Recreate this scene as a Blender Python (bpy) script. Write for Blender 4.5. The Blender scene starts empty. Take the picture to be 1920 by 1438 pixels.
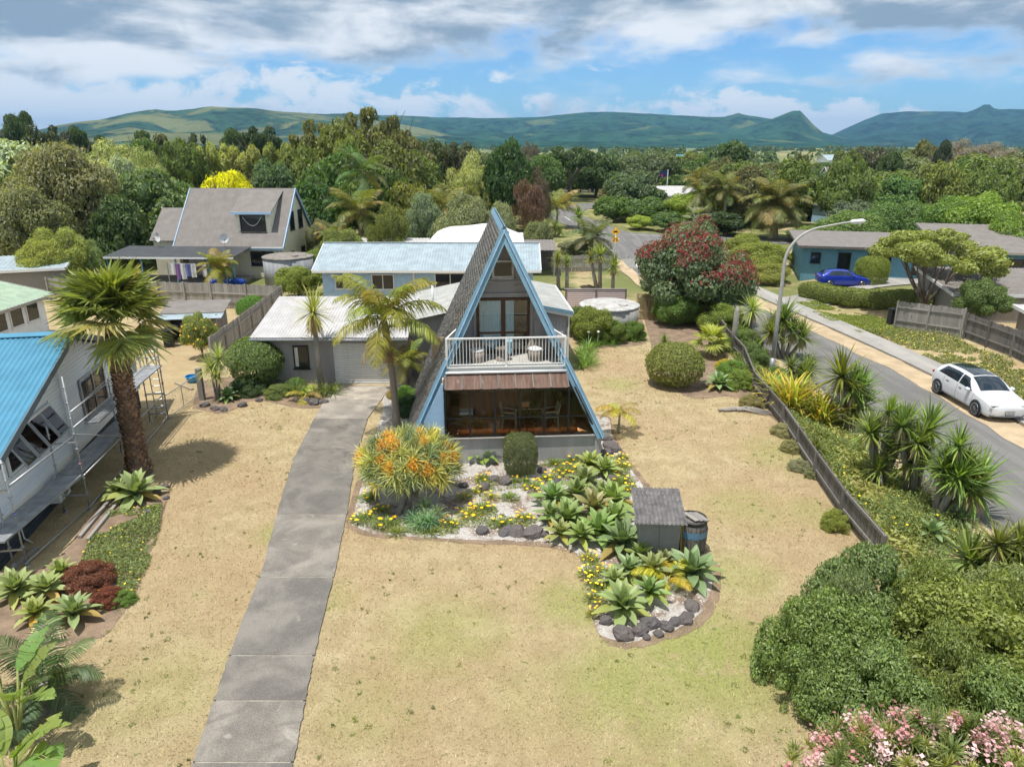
import bpy, math, random
import numpy as np
from mathutils import Vector, Matrix, Euler

# ------------------------------------------------------------------ camera, sky, sun, exposure
scene = bpy.context.scene
COL = scene.collection
random.seed(7)
RNG = np.random.default_rng(11)
CAM_H, PITCH, FOC = 11.0, math.radians(18.6), 1332.0          # height (m), tilt, focal length in photo pixels
cam_data = bpy.data.cameras.new("camera")
cam = bpy.data.objects.new("camera", cam_data); COL.objects.link(cam)
cam.location = (0, 0, CAM_H); cam.rotation_euler = (math.pi/2 - PITCH, 0, 0)
cam_data.sensor_width = 36.0; cam_data.lens = FOC/1920*36.0
cam_data.clip_start = 0.1; cam_data.clip_end = 60000
scene.camera = cam
vs = scene.view_settings
vs.view_transform = 'Standard'; vs.look = 'None'; vs.gamma = 1.0; vs.exposure = 0.57
vs.use_curve_mapping = False
SUN_DIR = Vector((0.20, 0.20, -1.0)).normalized()
sun_data = bpy.data.lights.new("sun", 'SUN'); sun_data.energy = 3.4; sun_data.angle = math.radians(0.53)
sun_data.color = (1.0, 0.965, 0.915)
sun = bpy.data.objects.new("sun", sun_data); COL.objects.link(sun)
sun.rotation_euler = SUN_DIR.to_track_quat('-Z', 'Y').to_euler()
scene.cycles.max_bounces = 6; scene.cycles.diffuse_bounces = 2; scene.cycles.glossy_bounces = 2
scene.cycles.use_adaptive_sampling = True; scene.cycles.adaptive_threshold = 0.03
scene.cycles.transmission_bounces = 6; scene.cycles.transparent_max_bounces = 10; scene.cycles.volume_bounces = 0
scene.cycles.use_denoising = True
scene.cycles.sample_clamp_indirect = 6.0

def world_sky():
    w = bpy.data.worlds.new("World"); scene.world = w; w.use_nodes = True
    nt = w.node_tree; nt.nodes.clear()
    N = lambda t: nt.nodes.new(t)
    L = nt.links.new
    def math_(op, a, b=None, c=None, clamp=False):
        n = N('ShaderNodeMath'); n.operation = op; n.use_clamp = clamp
        for i, v in enumerate((a, b, c)):
            if v is None: continue
            if isinstance(v, (int, float)): n.inputs[i].default_value = v
            else: L(v, n.inputs[i])
        return n.outputs[0]
    def ramp(v, lo, hi, a=0.0, b=1.0):
        n = N('ShaderNodeMapRange'); n.interpolation_type = 'SMOOTHSTEP'
        L(v, n.inputs[0])
        for i, q in zip((1, 2, 3, 4), (lo, hi, a, b)): n.inputs[i].default_value = q
        return n.outputs[0]
    sky = N('ShaderNodeTexSky'); sky.sky_type = 'NISHITA'; sky.sun_disc = False
    sky.sun_elevation = math.radians(74); sky.sun_rotation = math.radians(225)
    sky.altitude = 10; sky.air_density = 1.0; sky.dust_density = 0.3; sky.ozone_density = 2.0
    tc = N('ShaderNodeTexCoord')
    sep = N('ShaderNodeSeparateXYZ'); L(tc.outputs['Generated'], sep.inputs[0])
    x, y, z = sep.outputs
    az = math_('ARCTAN2', x, y)                                # 0 straight ahead, + to the right
    el = math_('ARCSINE', z)
    def noise(sx, sy, sc, det, off, rough=0.55, dist=0.0):
        cx = N('ShaderNodeCombineXYZ')
        wx = math_('MULTIPLY', az, sx); L(math_('ADD', wx, off), cx.inputs[0])
        L(math_('MULTIPLY', el, sy), cx.inputs[1]); cx.inputs[2].default_value = off*1.7
        n = N('ShaderNodeTexNoise'); n.inputs['Scale'].default_value = sc
        n.inputs['Detail'].default_value = det; n.inputs['Roughness'].default_value = rough
        n.inputs['Distortion'].default_value = dist
        L(cx.outputs[0], n.inputs['Vector']); return n.outputs[0]
    big = noise(1.0, 3.2, 5.0, 9, 3.1, 0.52, 0.25)
    puff = noise(1.0, 1.6, 15.0, 9, 8.7, 0.60, 0.35)
    belly = noise(1.0, 3.6, 4.2, 8, 1.55, 0.55, 0.3)
    # high deck of stratocumulus: full above ~6 degrees, ragged edge that comes lower to the west
    edge = math_('MULTIPLY_ADD', az, 0.045, 0.086)                # deck's lower edge rises to the right
    d1 = math_('SUBTRACT', el, edge)
    deck = math_('ADD', math_('MULTIPLY', d1, 9.0), math_('MULTIPLY_ADD', big, 2.6, -1.22))
    deck = math_('ADD', deck, math_('MULTIPLY_ADD', puff, 0.7, -0.33))
    deck_m = ramp(deck, -0.12, 0.42)
    # lower bank of white cumulus, thick on the left, broken on the right
    low_c = math_('MULTIPLY_ADD', az, -0.95, 0.02)
    b2 = math_('ABSOLUTE', math_('SUBTRACT', el, 0.035))
    low = math_('ADD', low_c, math_('MULTIPLY', b2, -9.0))
    low = math_('ADD', low, math_('MULTIPLY_ADD', puff, 3.2, -1.33))
    low_m = ramp(low, -0.05, 0.45, 0.0, 0.93)
    # a bank of fair weather cumulus over the ranges
    b3 = math_('ABSOLUTE', math_('SUBTRACT', az, 0.335)); b4 = math_('ABSOLUTE', math_('SUBTRACT', el, 0.031))
    cu = math_('ADD', math_('MULTIPLY', b3, -6.0), math_('MULTIPLY', b4, -26.0))
    cu = math_('ADD', cu, math_('MULTIPLY_ADD', puff, 3.4, -0.56))
    cu_m = ramp(cu, 0.0, 0.4, 0.0, 0.95)
    mask = math_('MAXIMUM', math_('MAXIMUM', deck_m, low_m), cu_m)
    # shade: thick parts of the deck show grey-blue bellies, thin parts white
    sh = math_('ADD', math_('MULTIPLY_ADD', belly, 4.2, -1.62), math_('MULTIPLY_ADD', puff, 0.9, -0.45))
    sh = math_('MULTIPLY', ramp(sh, -0.05, 0.9), deck_m)
    mixc = N('ShaderNodeMix'); mixc.data_type = 'RGBA'
    L(sh, mixc.inputs['Factor'])
    mixc.inputs[6].default_value = (4.3, 4.5, 4.7, 1); mixc.inputs[7].default_value = (1.35, 1.85, 2.4, 1)
    skyb = N('ShaderNodeMix'); skyb.data_type = 'RGBA'; skyb.blend_type = 'MULTIPLY'
    skyb.inputs['Factor'].default_value = 1.0
    L(sky.outputs[0], skyb.inputs[6]); skyb.inputs[7].default_value = (0.32, 0.50, 0.69, 1)
    mix = N('ShaderNodeMix'); mix.data_type = 'RGBA'
    L(mask, mix.inputs['Factor']); L(skyb.outputs[2], mix.inputs[6]); L(mixc.outputs[2], mix.inputs[7])
    bg = N('ShaderNodeBackground'); bg.inputs['Strength'].default_value = 0.145
    L(mix.outputs[2], bg.inputs['Color'])
    out = N('ShaderNodeOutputWorld'); L(bg.outputs[0], out.inputs['Surface'])
world_sky()

# ------------------------------------------------------------------ survey helpers (photo pixel -> ground point)
S_, C_ = math.sin(PITCH), math.cos(PITCH)
def smooth(a, b, v):
    t = min(1, max(0, (v-a)/(b-a))); return t*t*(3-2*t)
def fence_x(y): return 10.15 + 0.085*max(0, y-19) if y < 45 else 12.36 - 0.22*(y-45)
def road_left(y): return 15.0 if y < 42 else 15.0 - 0.21*(y-42)
def gz(x, y):
    """Height of the ground: flat lot, street cut 0.6 m lower, low bank on its far side."""
    k = 1 - smooth(52, 80, y)
    e = road_left(y)-0.3
    a = smooth(min(fence_x(y)+0.4, e-1.2), e, x)
    b = smooth(23.9, 28.5, x)
    return k*(-0.6*a + 0.85*b)
def ray(px, py):
    u = (px-960)/FOC; v = (py-719)/FOC
    return u, C_-v*S_, -(S_+v*C_)
def at(px, py, z=None):
    u, fw, d = ray(px, py); zz = 0.0 if z is None else z
    for _ in range(1 if z is not None else 6):
        t = (zz-CAM_H)/d
        if z is None: zz = gz(u*t, fw*t)
    return Vector((u*t, fw*t, zz))
def atY(px, py, Y):
    u, fw, d = ray(px, py); t = Y/fw
    return Vector((u*t, Y, CAM_H+d*t))

# ------------------------------------------------------------------ mesh and object helpers
def tag(o, label=None, cat=None, group=None, kind=None):
    if label: o['label'] = label
    if cat: o['category'] = cat
    if group: o['group'] = group
    if kind: o['kind'] = kind
    return o
def link(name, data, parent=None, loc=None, rot=None, scale=None, color=None):
    o = bpy.data.objects.new(name, data); COL.objects.link(o)
    if parent is not None: o.parent = parent
    if loc is not None: o.location = loc
    if rot is not None: o.rotation_euler = rot
    if scale is not None: o.scale = scale if hasattr(scale, '__len__') else (scale,)*3
    if color is not None: o.color = (*color[:3], 1)
    return o
def thing(name, label, cat, loc=(0, 0, 0), rz=0.0, group=None):
    o = link(name, None, None, loc, (0, 0, rz)); o.empty_display_size = 0.2
    return tag(o, label, cat, group)

class MB:
    def __init__(s): s.v = []; s.f = []; s.m = []; s.cur = 0
    def add(s, verts, faces, m=None):
        b = len(s.v); s.v += [tuple(q) for q in verts]
        for f in faces: s.f.append(tuple(i+b for i in f)); s.m.append(s.cur if m is None else m)
        return s
    def box(s, c, size, rz=0.0, m=None, M=None):
        hx, hy, hz = size[0]/2, size[1]/2, size[2]/2
        vs_ = [Vector((x, y, z)) for x in (-hx, hx) for y in (-hy, hy) for z in (-hz, hz)]
        R = M if M is not None else Matrix.Rotation(rz, 3, 'Z')
        vs_ = [R @ q + Vector(c) for q in vs_]
        return s.add(vs_, [(0, 1, 3, 2), (4, 6, 7, 5), (0, 4, 5, 1), (2, 3, 7, 6), (0, 2, 6, 4), (1, 5, 7, 3)], m)
    def beam(s, p0, p1, w, h, up=(0, 0, 1), m=None):
        p0, p1 = Vector(p0), Vector(p1); d = (p1-p0)
        if d.length < 1e-6: return s
        y = d.normalized(); x = y.cross(Vector(up))
        if x.length < 1e-4: x = y.cross(Vector((1, 0, 0)))
        x.normalize(); z = x.cross(y)
        return s.box((p0+p1)/2, (w, d.length, h), m=m, M=Matrix((x, y, z)).transposed())
    def tube(s, pts, rad, n=8, cap=True, m=None):
        pts = [Vector(q) for q in pts]; k = len(pts)
        if not hasattr(rad, '__len__'): rad = [rad]*k
        vs_ = []; ref = None
        for i, p in enumerate(pts):
            d = (pts[min(i+1, k-1)]-pts[max(i-1, 0)])
            d = d.normalized() if d.length > 1e-9 else Vector((0, 0, 1))
            if ref is None:
                ref = d.orthogonal().normalized()
            x = (ref - d*ref.dot(d))
            x = x.normalized() if x.length > 1e-6 else d.orthogonal().normalized()
            ref = x; yv = d.cross(x)
            for j in range(n):
                a = 2*math.pi*j/n
                vs_.append(p + (x*math.cos(a)+yv*math.sin(a))*rad[i])
        fs = [(i*n+j, i*n+(j+1) % n, (i+1)*n+(j+1) % n, (i+1)*n+j) for i in range(k-1) for j in range(n)]
        if cap: fs += [tuple(range(n-1, -1, -1)), tuple((k-1)*n+j for j in range(n))]
        return s.add(vs_, fs, m)
    def cyl(s, p0, p1, r0, r1=None, n=10, m=None): return s.tube([p0, p1], [r0, r0 if r1 is None else r1], n, True, m)
    def prism(s, poly, d, m=None):
        """Extrude a planar polygon (3-D points) along vector d."""
        k = len(poly); d = Vector(d); a = [Vector(q) for q in poly]; b = [q+d for q in a]
        fs = [tuple(range(k-1, -1, -1)), tuple(range(k, 2*k))] + [(i, (i+1) % k, k+(i+1) % k, k+i) for i in range(k)]
        return s.add(a+b, fs, m)
    def slab(s, quad, t, m=None):
        """Thick sheet from 4 points, thickness t down along its normal."""
        q = [Vector(a) for a in quad]; n = (q[1]-q[0]).cross(q[3]-q[0]).normalized()
        return s.prism(q, -n*t, m)
    def corrugated(s, a, b, c, d, pitch=0.16, amp=0.018, t=0.01, m=None):
        """Sheet a-b (low edge) to d-c (high edge), ribs running from low to high edge."""
        a, b, c, d = map(Vector, (a, b, c, d)); W = (b-a).length; n = max(2, int(W/pitch*4))
        nrm = (b-a).cross(d-a).normalized(); vs_ = []
        for i in range(n+1):
            u = i/n; o = nrm*amp*math.sin(u*W/pitch*2*math.pi)
            lo, hi = a.lerp(b, u)+o, d.lerp(c, u)+o
            vs_ += [lo, hi, lo-nrm*t, hi-nrm*t]
        fs = []
        for i in range(n):
            k = 4*i
            fs += [(k, k+4, k+5, k+1), (k+2, k+3, k+7, k+6), (k, k+2, k+6, k+4), (k+1, k+5, k+7, k+3)]
        return s.add(vs_, fs, m)
    def mesh(s, name, mats, smooth=False):
        me = bpy.data.meshes.new(name); me.from_pydata(s.v, [], s.f)
        mats = mats if isinstance(mats, (list, tuple)) else [mats]
        for q in mats: me.materials.append(q)
        if len(mats) > 1: me.polygons.foreach_set('material_index', s.m)
        if smooth: me.polygons.foreach_set('use_smooth', [True]*len(me.polygons))
        me.update(); return me
    def build(s, name, mats, parent=None, smooth=False, **kw):
        return link(name, s.mesh(name, mats, smooth), parent, **kw)

def np_mesh(name, verts, faces, mat, var=None, smooth=False):
    """Fast mesh from arrays; faces (n,3) or (n,4); var = per-face random number for leaf colour."""
    me = bpy.data.meshes.new(name); n, k = faces.shape
    me.vertices.add(len(verts)); me.vertices.foreach_set('co', np.ascontiguousarray(verts, dtype=np.float32).ravel())
    me.loops.add(n*k); me.loops.foreach_set('vertex_index', faces.astype(np.int32).ravel())
    me.polygons.add(n); me.polygons.foreach_set('loop_start', np.arange(0, n*k, k, dtype=np.int32))
    if smooth: me.polygons.foreach_set('use_smooth', np.ones(n, dtype=bool))
    if var is not None:
        a = me.attributes.new('var', 'FLOAT', 'FACE'); a.data.foreach_set('value', var.astype(np.float32))
    if isinstance(mat, (list, tuple)):
        for q in mat: me.materials.append(q)
    elif mat: me.materials.append(mat)
    me.update(calc_edges=True); return me

# ------------------------------------------------------------------ materials
class NT:
    def __init__(s, name):
        s.mat = bpy.data.materials.new(name); s.mat.use_nodes = True; s.nt = s.mat.node_tree; s.nt.nodes.clear()
        s.out = s.nt.nodes.new('ShaderNodeOutputMaterial')
    def n(s, t, **kw):
        q = s.nt.nodes.new(t)
        for k, v in kw.items(): setattr(q, k, v)
        return q
    def set(s, sock, v):
        if hasattr(v, 'is_linked') or hasattr(v, 'links'): s.nt.links.new(v, sock)
        elif isinstance(v, (tuple, list)) and len(v) == 3 and sock.type == 'RGBA': sock.default_value = (*v, 1)
        else: sock.default_value = v
    def coord(s, which='Object', scale=(1, 1, 1)):
        tc = s.n('ShaderNodeTexCoord'); mp = s.n('ShaderNodeMapping'); s.nt.links.new(tc.outputs[which], mp.inputs[0])
        mp.inputs['Scale'].default_value = scale; return mp.outputs[0]
    def noise(s, vec, scale, detail=4, rough=0.55, dist=0.0):
        q = s.n('ShaderNodeTexNoise'); s.set(q.inputs['Vector'], vec)
        q.inputs['Scale'].default_value = scale; q.inputs['Detail'].default_value = detail
        q.inputs['Roughness'].default_value = rough; q.inputs['Distortion'].default_value = dist
        return q.outputs[0]
    def ramp(s, v, lo, hi, a=0.0, b=1.0):
        q = s.n('ShaderNodeMapRange', interpolation_type='SMOOTHSTEP'); s.set(q.inputs[0], v)
        for i, w in zip((1, 2, 3, 4), (lo, hi, a, b)): q.inputs[i].default_value = w
        return q.outputs[0]
    def mix(s, f, a, b, blend='MIX'):
        q = s.n('ShaderNodeMix', data_type='RGBA', blend_type=blend)
        s.set(q.inputs['Factor'], f); s.set(q.inputs[6], a); s.set(q.inputs[7], b); return q.outputs[2]
    def math(s, op, a, b=0.0):
        q = s.n('ShaderNodeMath', operation=op); s.set(q.inputs[0], a); s.set(q.inputs[1], b); return q.outputs[0]
    def bsdf(s, color, rough=0.6, spec=0.4, metal=0.0, bump=None, bump_d=0.01, bump_s=0.6, coat=0.0):
        b = s.n('ShaderNodeBsdfPrincipled'); s.set(b.inputs['Base Color'], color); s.set(b.inputs['Roughness'], rough)
        s.set(b.inputs['Specular IOR Level'], spec); s.set(b.inputs['Metallic'], metal); s.set(b.inputs['Coat Weight'], coat)
        if bump is not None:
            bp = s.n('ShaderNodeBump'); bp.inputs['Strength'].default_value = bump_s; bp.inputs['Distance'].default_value = bump_d
            s.set(bp.inputs['Height'], bump); s.nt.links.new(bp.outputs[0], b.inputs['Normal'])
        return b
    def done(s, sh):
        s.nt.links.new(sh.outputs[0], s.out.inputs['Surface']); return s.mat
def darker(c, k): return tuple(min(1, q*k) for q in c)
def paint(name, c, rough=0.55, spec=0.4, vary=0.16, scale=2.5, bump=0.0, streak=False, metal=0.0, coat=0.0, dirt=None):
    """Weathered paint or metal: two noise scales over a base colour, optional vertical streaks and dirt."""
    t = NT(name); co = t.coord('Object', (1, 1, 0.12) if streak else (1, 1, 1))
    n1 = t.noise(co, scale, 6, 0.6); n2 = t.noise(t.coord('Object'), scale*9, 4, 0.6)
    col = t.mix(t.ramp(n1, 0.3, 0.7), darker(c, 1-vary), darker(c, 1+vary*0.6))
    col = t.mix(t.ramp(n2, 0.35, 0.75, 0, 0.5), col, darker(c, 1-vary*1.2))
    if dirt: col = t.mix(t.ramp(t.noise(co, scale*1.7, 8, 0.7), 0.5, 0.72, 0, dirt[1]), col, dirt[0])
    return t.done(t.bsdf(col, rough, spec, metal, n2 if bump else None, bump or 0.01, 0.5, coat))
def wood(name, c1, c2, axis_scale=(14, 14, 0.7), rough=0.8):
    t = NT(name); co = t.coord('Object', axis_scale)
    oi = t.n('ShaderNodeObjectInfo')
    g = t.noise(co, 3.0, 6, 0.65); col = t.mix(t.ramp(g, 0.28, 0.72), c1, c2)
    col = t.mix(t.math('MULTIPLY', oi.outputs['Random'], 0.55), col, darker(c1, 0.55))
    return t.done(t.bsdf(col, rough, 0.2, 0, g, 0.006, 0.5))
def glass(name, tint, gloss=0.12, rough=0.02):
    """Thin tinted pane: tinted see-through plus a Fresnel mirror."""
    t = NT(name); tr = t.n('ShaderNodeBsdfTransparent'); tr.inputs[0].default_value = (*tint, 1)
    gl = t.n('ShaderNodeBsdfGlossy'); gl.inputs['Roughness'].default_value = rough
    fr = t.n('ShaderNodeFresnel'); fr.inputs[0].default_value = 1.5
    f = t.math('ADD', fr.outputs[0], gloss*0.35)
    m = t.n('ShaderNodeMixShader'); t.set(m.inputs[0], f)
    t.nt.links.new(tr.outputs[0], m.inputs[1]); t.nt.links.new(gl.outputs[0], m.inputs[2])
    return t.done(m)
def leaf_mat(name, spread=0.45, translucent=0.40, rough=0.45, spec=0.35, warm=(1.25, 1.1, 0.5)):
    """Foliage: object colour, varied leaf by leaf; some leaves lean to a warmer tone."""
    t = NT(name); oi = t.n('ShaderNodeObjectInfo'); at_ = t.n('ShaderNodeAttribute', attribute_name='var')
    v = at_.outputs['Fac']
    k = t.math('MULTIPLY_ADD', v, spread*2*1.5); t.nt.nodes[-1].inputs[2].default_value = 1.5*(1-spread)
    cmb = t.n('ShaderNodeVectorMath', operation='SCALE'); t.set(cmb.inputs[0], oi.outputs['Color']); t.set(cmb.inputs['Scale'], k)
    wm = t.mix(1.0, cmb.outputs[0], warm, 'MULTIPLY')
    col = t.mix(t.ramp(t.math('FRACT', t.math('MULTIPLY', v, 17.3)), 0.55, 1.0, 0, 0.6), cmb.outputs[0], wm)
    b = t.bsdf(col, rough, spec)
    tl = t.n('ShaderNodeBsdfTranslucent'); t.set(tl.inputs[0], t.mix(1.0, col, (1.2, 1.25, 0.5), 'MULTIPLY'))
    m = t.n('ShaderNodeMixShader'); m.inputs[0].default_value = translucent
    t.nt.links.new(b.outputs[0], m.inputs[1]); t.nt.links.new(tl.outputs[0], m.inputs[2])
    return t.done(m)

M = {}
M['leaf'] = leaf_mat('leaf'); M['leaf_soft'] = leaf_mat('leaf_soft', 0.4, 0.3, 0.6, 0.2)
M['petal'] = leaf_mat('petal', 0.3, 0.25, 0.6, 0.2, (1.1, 0.8, 0.8))
M['succulent'] = leaf_mat('succulent', 0.2, 0.22, 0.42, 0.35, (1.15, 1.08, 0.75))
M['dead_leaf'] = leaf_mat('dead_leaf', 0.35, 0.15, 0.8, 0.1, (1.1, 1.0, 0.9))
M['white'] = paint('white_paint', (0.78, 0.78, 0.76), 0.5, vary=0.08)
M['grey_wall'] = paint('grey_wall', (0.40, 0.385, 0.385), 0.7, vary=0.14, streak=True)
M['dark_grey'] = paint('dark_grey_wall', (0.10, 0.11, 0.125), 0.7, vary=0.2)
M['blue_trim'] = paint('blue_trim', (0.19, 0.34, 0.44), 0.45, vary=0.15)
M['black_metal'] = paint('black_metal', (0.018, 0.017, 0.017), 0.4, 0.5, 0.3)
M['galv'] = paint('galvanised', (0.42, 0.43, 0.44), 0.42, 0.5, 0.22, 5, metal=0.55)
M['concrete'] = paint('concrete', (0.36, 0.345, 0.32), 0.9, 0.2, 0.22, 3, bump=0.006)
M['pane_dark'] = glass('pane_dark', (0.30, 0.32, 0.33), 0.35)
M['pane_clear'] = glass('pane_clear', (0.92, 0.94, 0.95), 0.06)
M['pane_bronze'] = glass('pane_bronze', (0.99, 0.94, 0.89), -0.05)
M['room'] = paint('room_shade', (0.05, 0.048, 0.045), 0.9, 0.1)  # dark colour for sheets that stand in for the shade of unlit rooms
M['bark'] = wood('bark', (0.17, 0.13, 0.10), (0.30, 0.26, 0.22), (6, 6, 1.0))
M['bark_pale'] = wood('bark_pale', (0.27, 0.24, 0.21), (0.42, 0.39, 0.35), (5, 5, 1.0))
M['palm_bark'] = wood('palm_bark', (0.30, 0.25, 0.20), (0.46, 0.40, 0.33), (1.5, 1.5, 14))
M['timber_grey'] = wood('weathered_timber', (0.28, 0.26, 0.235), (0.46, 0.43, 0.39))
M['timber_dark'] = wood('dark_timber', (0.11, 0.10, 0.092), (0.30, 0.275, 0.25))
M['timber_pale'] = wood('pale_timber', (0.42, 0.33, 0.22), (0.55, 0.46, 0.33))
M['deck_wood'] = wood('deck_wood', (0.58, 0.28, 0.12), (0.78, 0.44, 0.21), (14, 0.7, 14), 0.45)
M['wicker'] = wood('wicker', (0.20, 0.165, 0.135), (0.42, 0.36, 0.30), (30, 30, 60))
M['fabric_white'] = paint('white_fabric', (0.75, 0.74, 0.72), 0.9, 0.1)
M['rubber'] = paint('rubber', (0.018, 0.018, 0.019), 0.75, 0.3)
M['plastic_black'] = paint('black_plastic', (0.022, 0.023, 0.025), 0.5, 0.4, 0.3)
def brick_rock():
    t = NT('volcanic_rock'); co = t.coord('Object'); n = t.noise(co, 7, 8, 0.7)
    oi = t.n('ShaderNodeObjectInfo')
    col = t.mix(t.ramp(n, 0.3, 0.75), (0.055, 0.052, 0.055), (0.21, 0.19, 0.185))
    col = t.mix(t.math('MULTIPLY', oi.outputs['Random'], 0.5), col, (0.19, 0.155, 0.135))
    return t.done(t.bsdf(col, 0.9, 0.2, 0, n, 0.03, 0.9))
M['rock'] = brick_rock()
# ------------------------------------------------------------------ ground, roads, lawn, hills
def lawn_material(blade=False):
    t = NT('grass_blade' if blade else 'dry_lawn'); co = t.coord('Object')
    geo = t.n('ShaderNodeNewGeometry')
    sp = t.n('ShaderNodeSeparateXYZ'); t.set(sp.inputs[0], geo.outputs['Position'])
    n1 = t.noise(co, 0.16, 6, 0.6, 0.4); n2 = t.noise(co, 1.3, 7, 0.65, 0.3); n3 = t.noise(co, 14, 6, 0.7); n4 = t.noise(co, 70, 3, 0.7)
    col = t.mix(t.ramp(n2, 0.33, 0.68), (0.37, 0.285, 0.15), (0.53, 0.43, 0.25))
    col = t.mix(t.ramp(n1, 0.38, 0.62, 0, 0.65), col, (0.40, 0.27, 0.15))
    col = t.mix(t.ramp(n3, 0.52, 0.72, 0, 0.55), col, (0.25, 0.185, 0.095))
    col = t.mix(t.ramp(n4, 0.42, 0.66, 0, 0.65), col, (0.57, 0.465, 0.285))
    # greener turf where water collects
    g = None
    for (x, y, r, k) in GREEN:
        d = t.n('ShaderNodeVectorMath', operation='DISTANCE'); t.set(d.inputs[0], geo.outputs['Position']); d.inputs[1].default_value = (x, y, 0)
        q = t.ramp(d.outputs['Value'], 0.15*r, r, k, 0.0)
        g = q if g is None else t.math('MAXIMUM', g, q)
    g = t.math('MULTIPLY', g, t.ramp(t.noise(co, 0.9, 6, 0.65, 0.4), 0.25, 0.52))
    g = t.math('MAXIMUM', g, t.ramp(t.noise(co, 0.55, 7, 0.62, 0.2), 0.60, 0.78, 0, 0.4))
    weeds = t.math('MULTIPLY', t.ramp(t.noise(co, 5.0, 3, 0.5, 0.6), 0.66, 0.72, 0, 0.8), t.ramp(n2, 0.35, 0.6))
    col = t.mix(g, col, t.mix(t.ramp(n3, 0.3, 0.7), (0.27, 0.29, 0.085), (0.38, 0.385, 0.13)))
    col = t.mix(weeds, col, (0.15, 0.20, 0.06))
    # rough green ground between the houses
    mid = t.math('MULTIPLY', t.ramp(sp.outputs[1], 46, 58), t.ramp(t.noise(co, 0.25, 5, 0.6), 0.34, 0.52))
    col = t.mix(mid, col, t.mix(n3, (0.12, 0.15, 0.05), (0.24, 0.24, 0.09)))
    # paddocks beyond the township
    far = t.ramp(sp.outputs[1], 160, 420)
    n5 = t.noise(co, 0.004, 3, 0.5); n6 = t.noise(co, 0.02, 5, 0.6)
    fcol = t.mix(t.ramp(n5, 0.4, 0.6), (0.16, 0.20, 0.075), (0.30, 0.27, 0.12))
    fcol = t.mix(t.ramp(n6, 0.5, 0.6, 0, 0.7), fcol, (0.05, 0.085, 0.035))
    col = t.mix(far, col, fcol)
    if blade:
        at_ = t.n('ShaderNodeAttribute', attribute_name='var'); k = t.ramp(at_.outputs['Fac'], 0, 1, 0.76, 1.28)
        vm = t.n('ShaderNodeVectorMath', operation='SCALE'); t.set(vm.inputs[0], col); t.set(vm.inputs['Scale'], k); return t.done(t.bsdf(vm.outputs[0], 0.85, 0.1))
    return t.done(t.bsdf(col, 0.95, 0.1, 0, t.math('ADD', n3, n4), 0.03, 0.9))
_g = lambda px, py, r, k: (*at(px, py)[:2], r, k)
GREEN = [_g(700, 1330, 2.0, 0.3), _g(1250, 1400, 2.2, 0.45), _g(620, 1120, 1.2, 0.35), _g(1520, 960, 1.6, 0.45), _g(1330, 1230, 3.2, 0.9), _g(1180, 1290, 2.5, 0.8), _g(1080, 1130, 1.6, 0.8), _g(1470, 850, 2.5, 0.5), _g(830, 1190, 2.4, 0.5),
         _g(1390, 1080, 1.8, 0.5), _g(520, 1000, 1.0, 0.6), _g(1160, 720, 1.5, 0.5), _g(1400, 950, 2.2, 0.45), _g(1030, 1300, 2.6, 0.25), _g(300, 1290, 2.4, 0.3)]
M['lawn'] = lawn_material()
def graded(a, b, step, far, k=1.18):
    c = list(np.arange(a, b+1e-6, step)); s = step; v = b
    while v < far: s *= k; v += s; c.append(v)
    s = step; v = a
    while v > -far: s *= k; v -= s; c.insert(0, v)
    return np.array(c)
gx, gy = graded(-30, 34, 0.5, 9000), graded(4, 82, 0.5, 9000)
GX, GY = np.meshgrid(gx, gy)
GZ = np.vectorize(gz)(GX, GY)
idx = np.arange(GX.size).reshape(GX.shape)
gf = np.stack([idx[:-1, :-1], idx[:-1, 1:], idx[1:, 1:], idx[1:, :-1]], -1).reshape(-1, 4)
ground = link('ground', np_mesh('ground', np.stack([GX, GY, GZ], -1).reshape(-1, 3), gf, M['lawn'], smooth=True))
tag(ground, 'dry straw coloured lawn and ground running to the hills', kind='structure')

def spline(pts, n=8):
    pts = [Vector(p) for p in pts]; out = []
    for i in range(len(pts)-1):
        p0, p1, p2, p3 = pts[max(i-1, 0)], pts[i], pts[i+1], pts[min(i+2, len(pts)-1)]
        for k in range(n):
            t = k/n
            out.append(0.5*((2*p1)+(p2-p0)*t+(2*p0-5*p1+4*p2-p3)*t*t+(3*p1-p0-3*p2+p3)*t**3))
    out.append(pts[-1]); return out
def ribbon(name, left, right, off, mat, cols=6, thick=0.0, wob=0.0, label=None, kind='structure', parent=None):
    """Sheet between two plan curves, draped on the ground."""
    L_, R_ = spline([(*p, 0) for p in left]), spline([(*p, 0) for p in right]); mb = MB(); n = len(L_)
    for i in range(n):
        for j in range(cols+1):
            p = L_[i].lerp(R_[i], j/cols)
            if wob and j in (0, cols): p.x += random.uniform(-wob, wob)
            mb.v.append((p.x, p.y, gz(p.x, p.y)+off))
    for i in range(n-1):
        for j in range(cols):
            a = i*(cols+1)+j; mb.f.append((a, a+1, a+cols+2, a+cols+1)); mb.m.append(0)
    if thick:
        for j in (0, cols):
            b = len(mb.v)
            for i in range(n):
                x, y, z = mb.v[i*(cols+1)+j]; mb.v.append((x, y, z-thick))
            for i in range(n-1):
                a = i*(cols+1)+j; mb.f.append((a, a+cols+1, b+i+1, b+i)); mb.m.append(0)
    o = mb.build(name, mat, parent)
    return tag(o, label, kind=kind)
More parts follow.
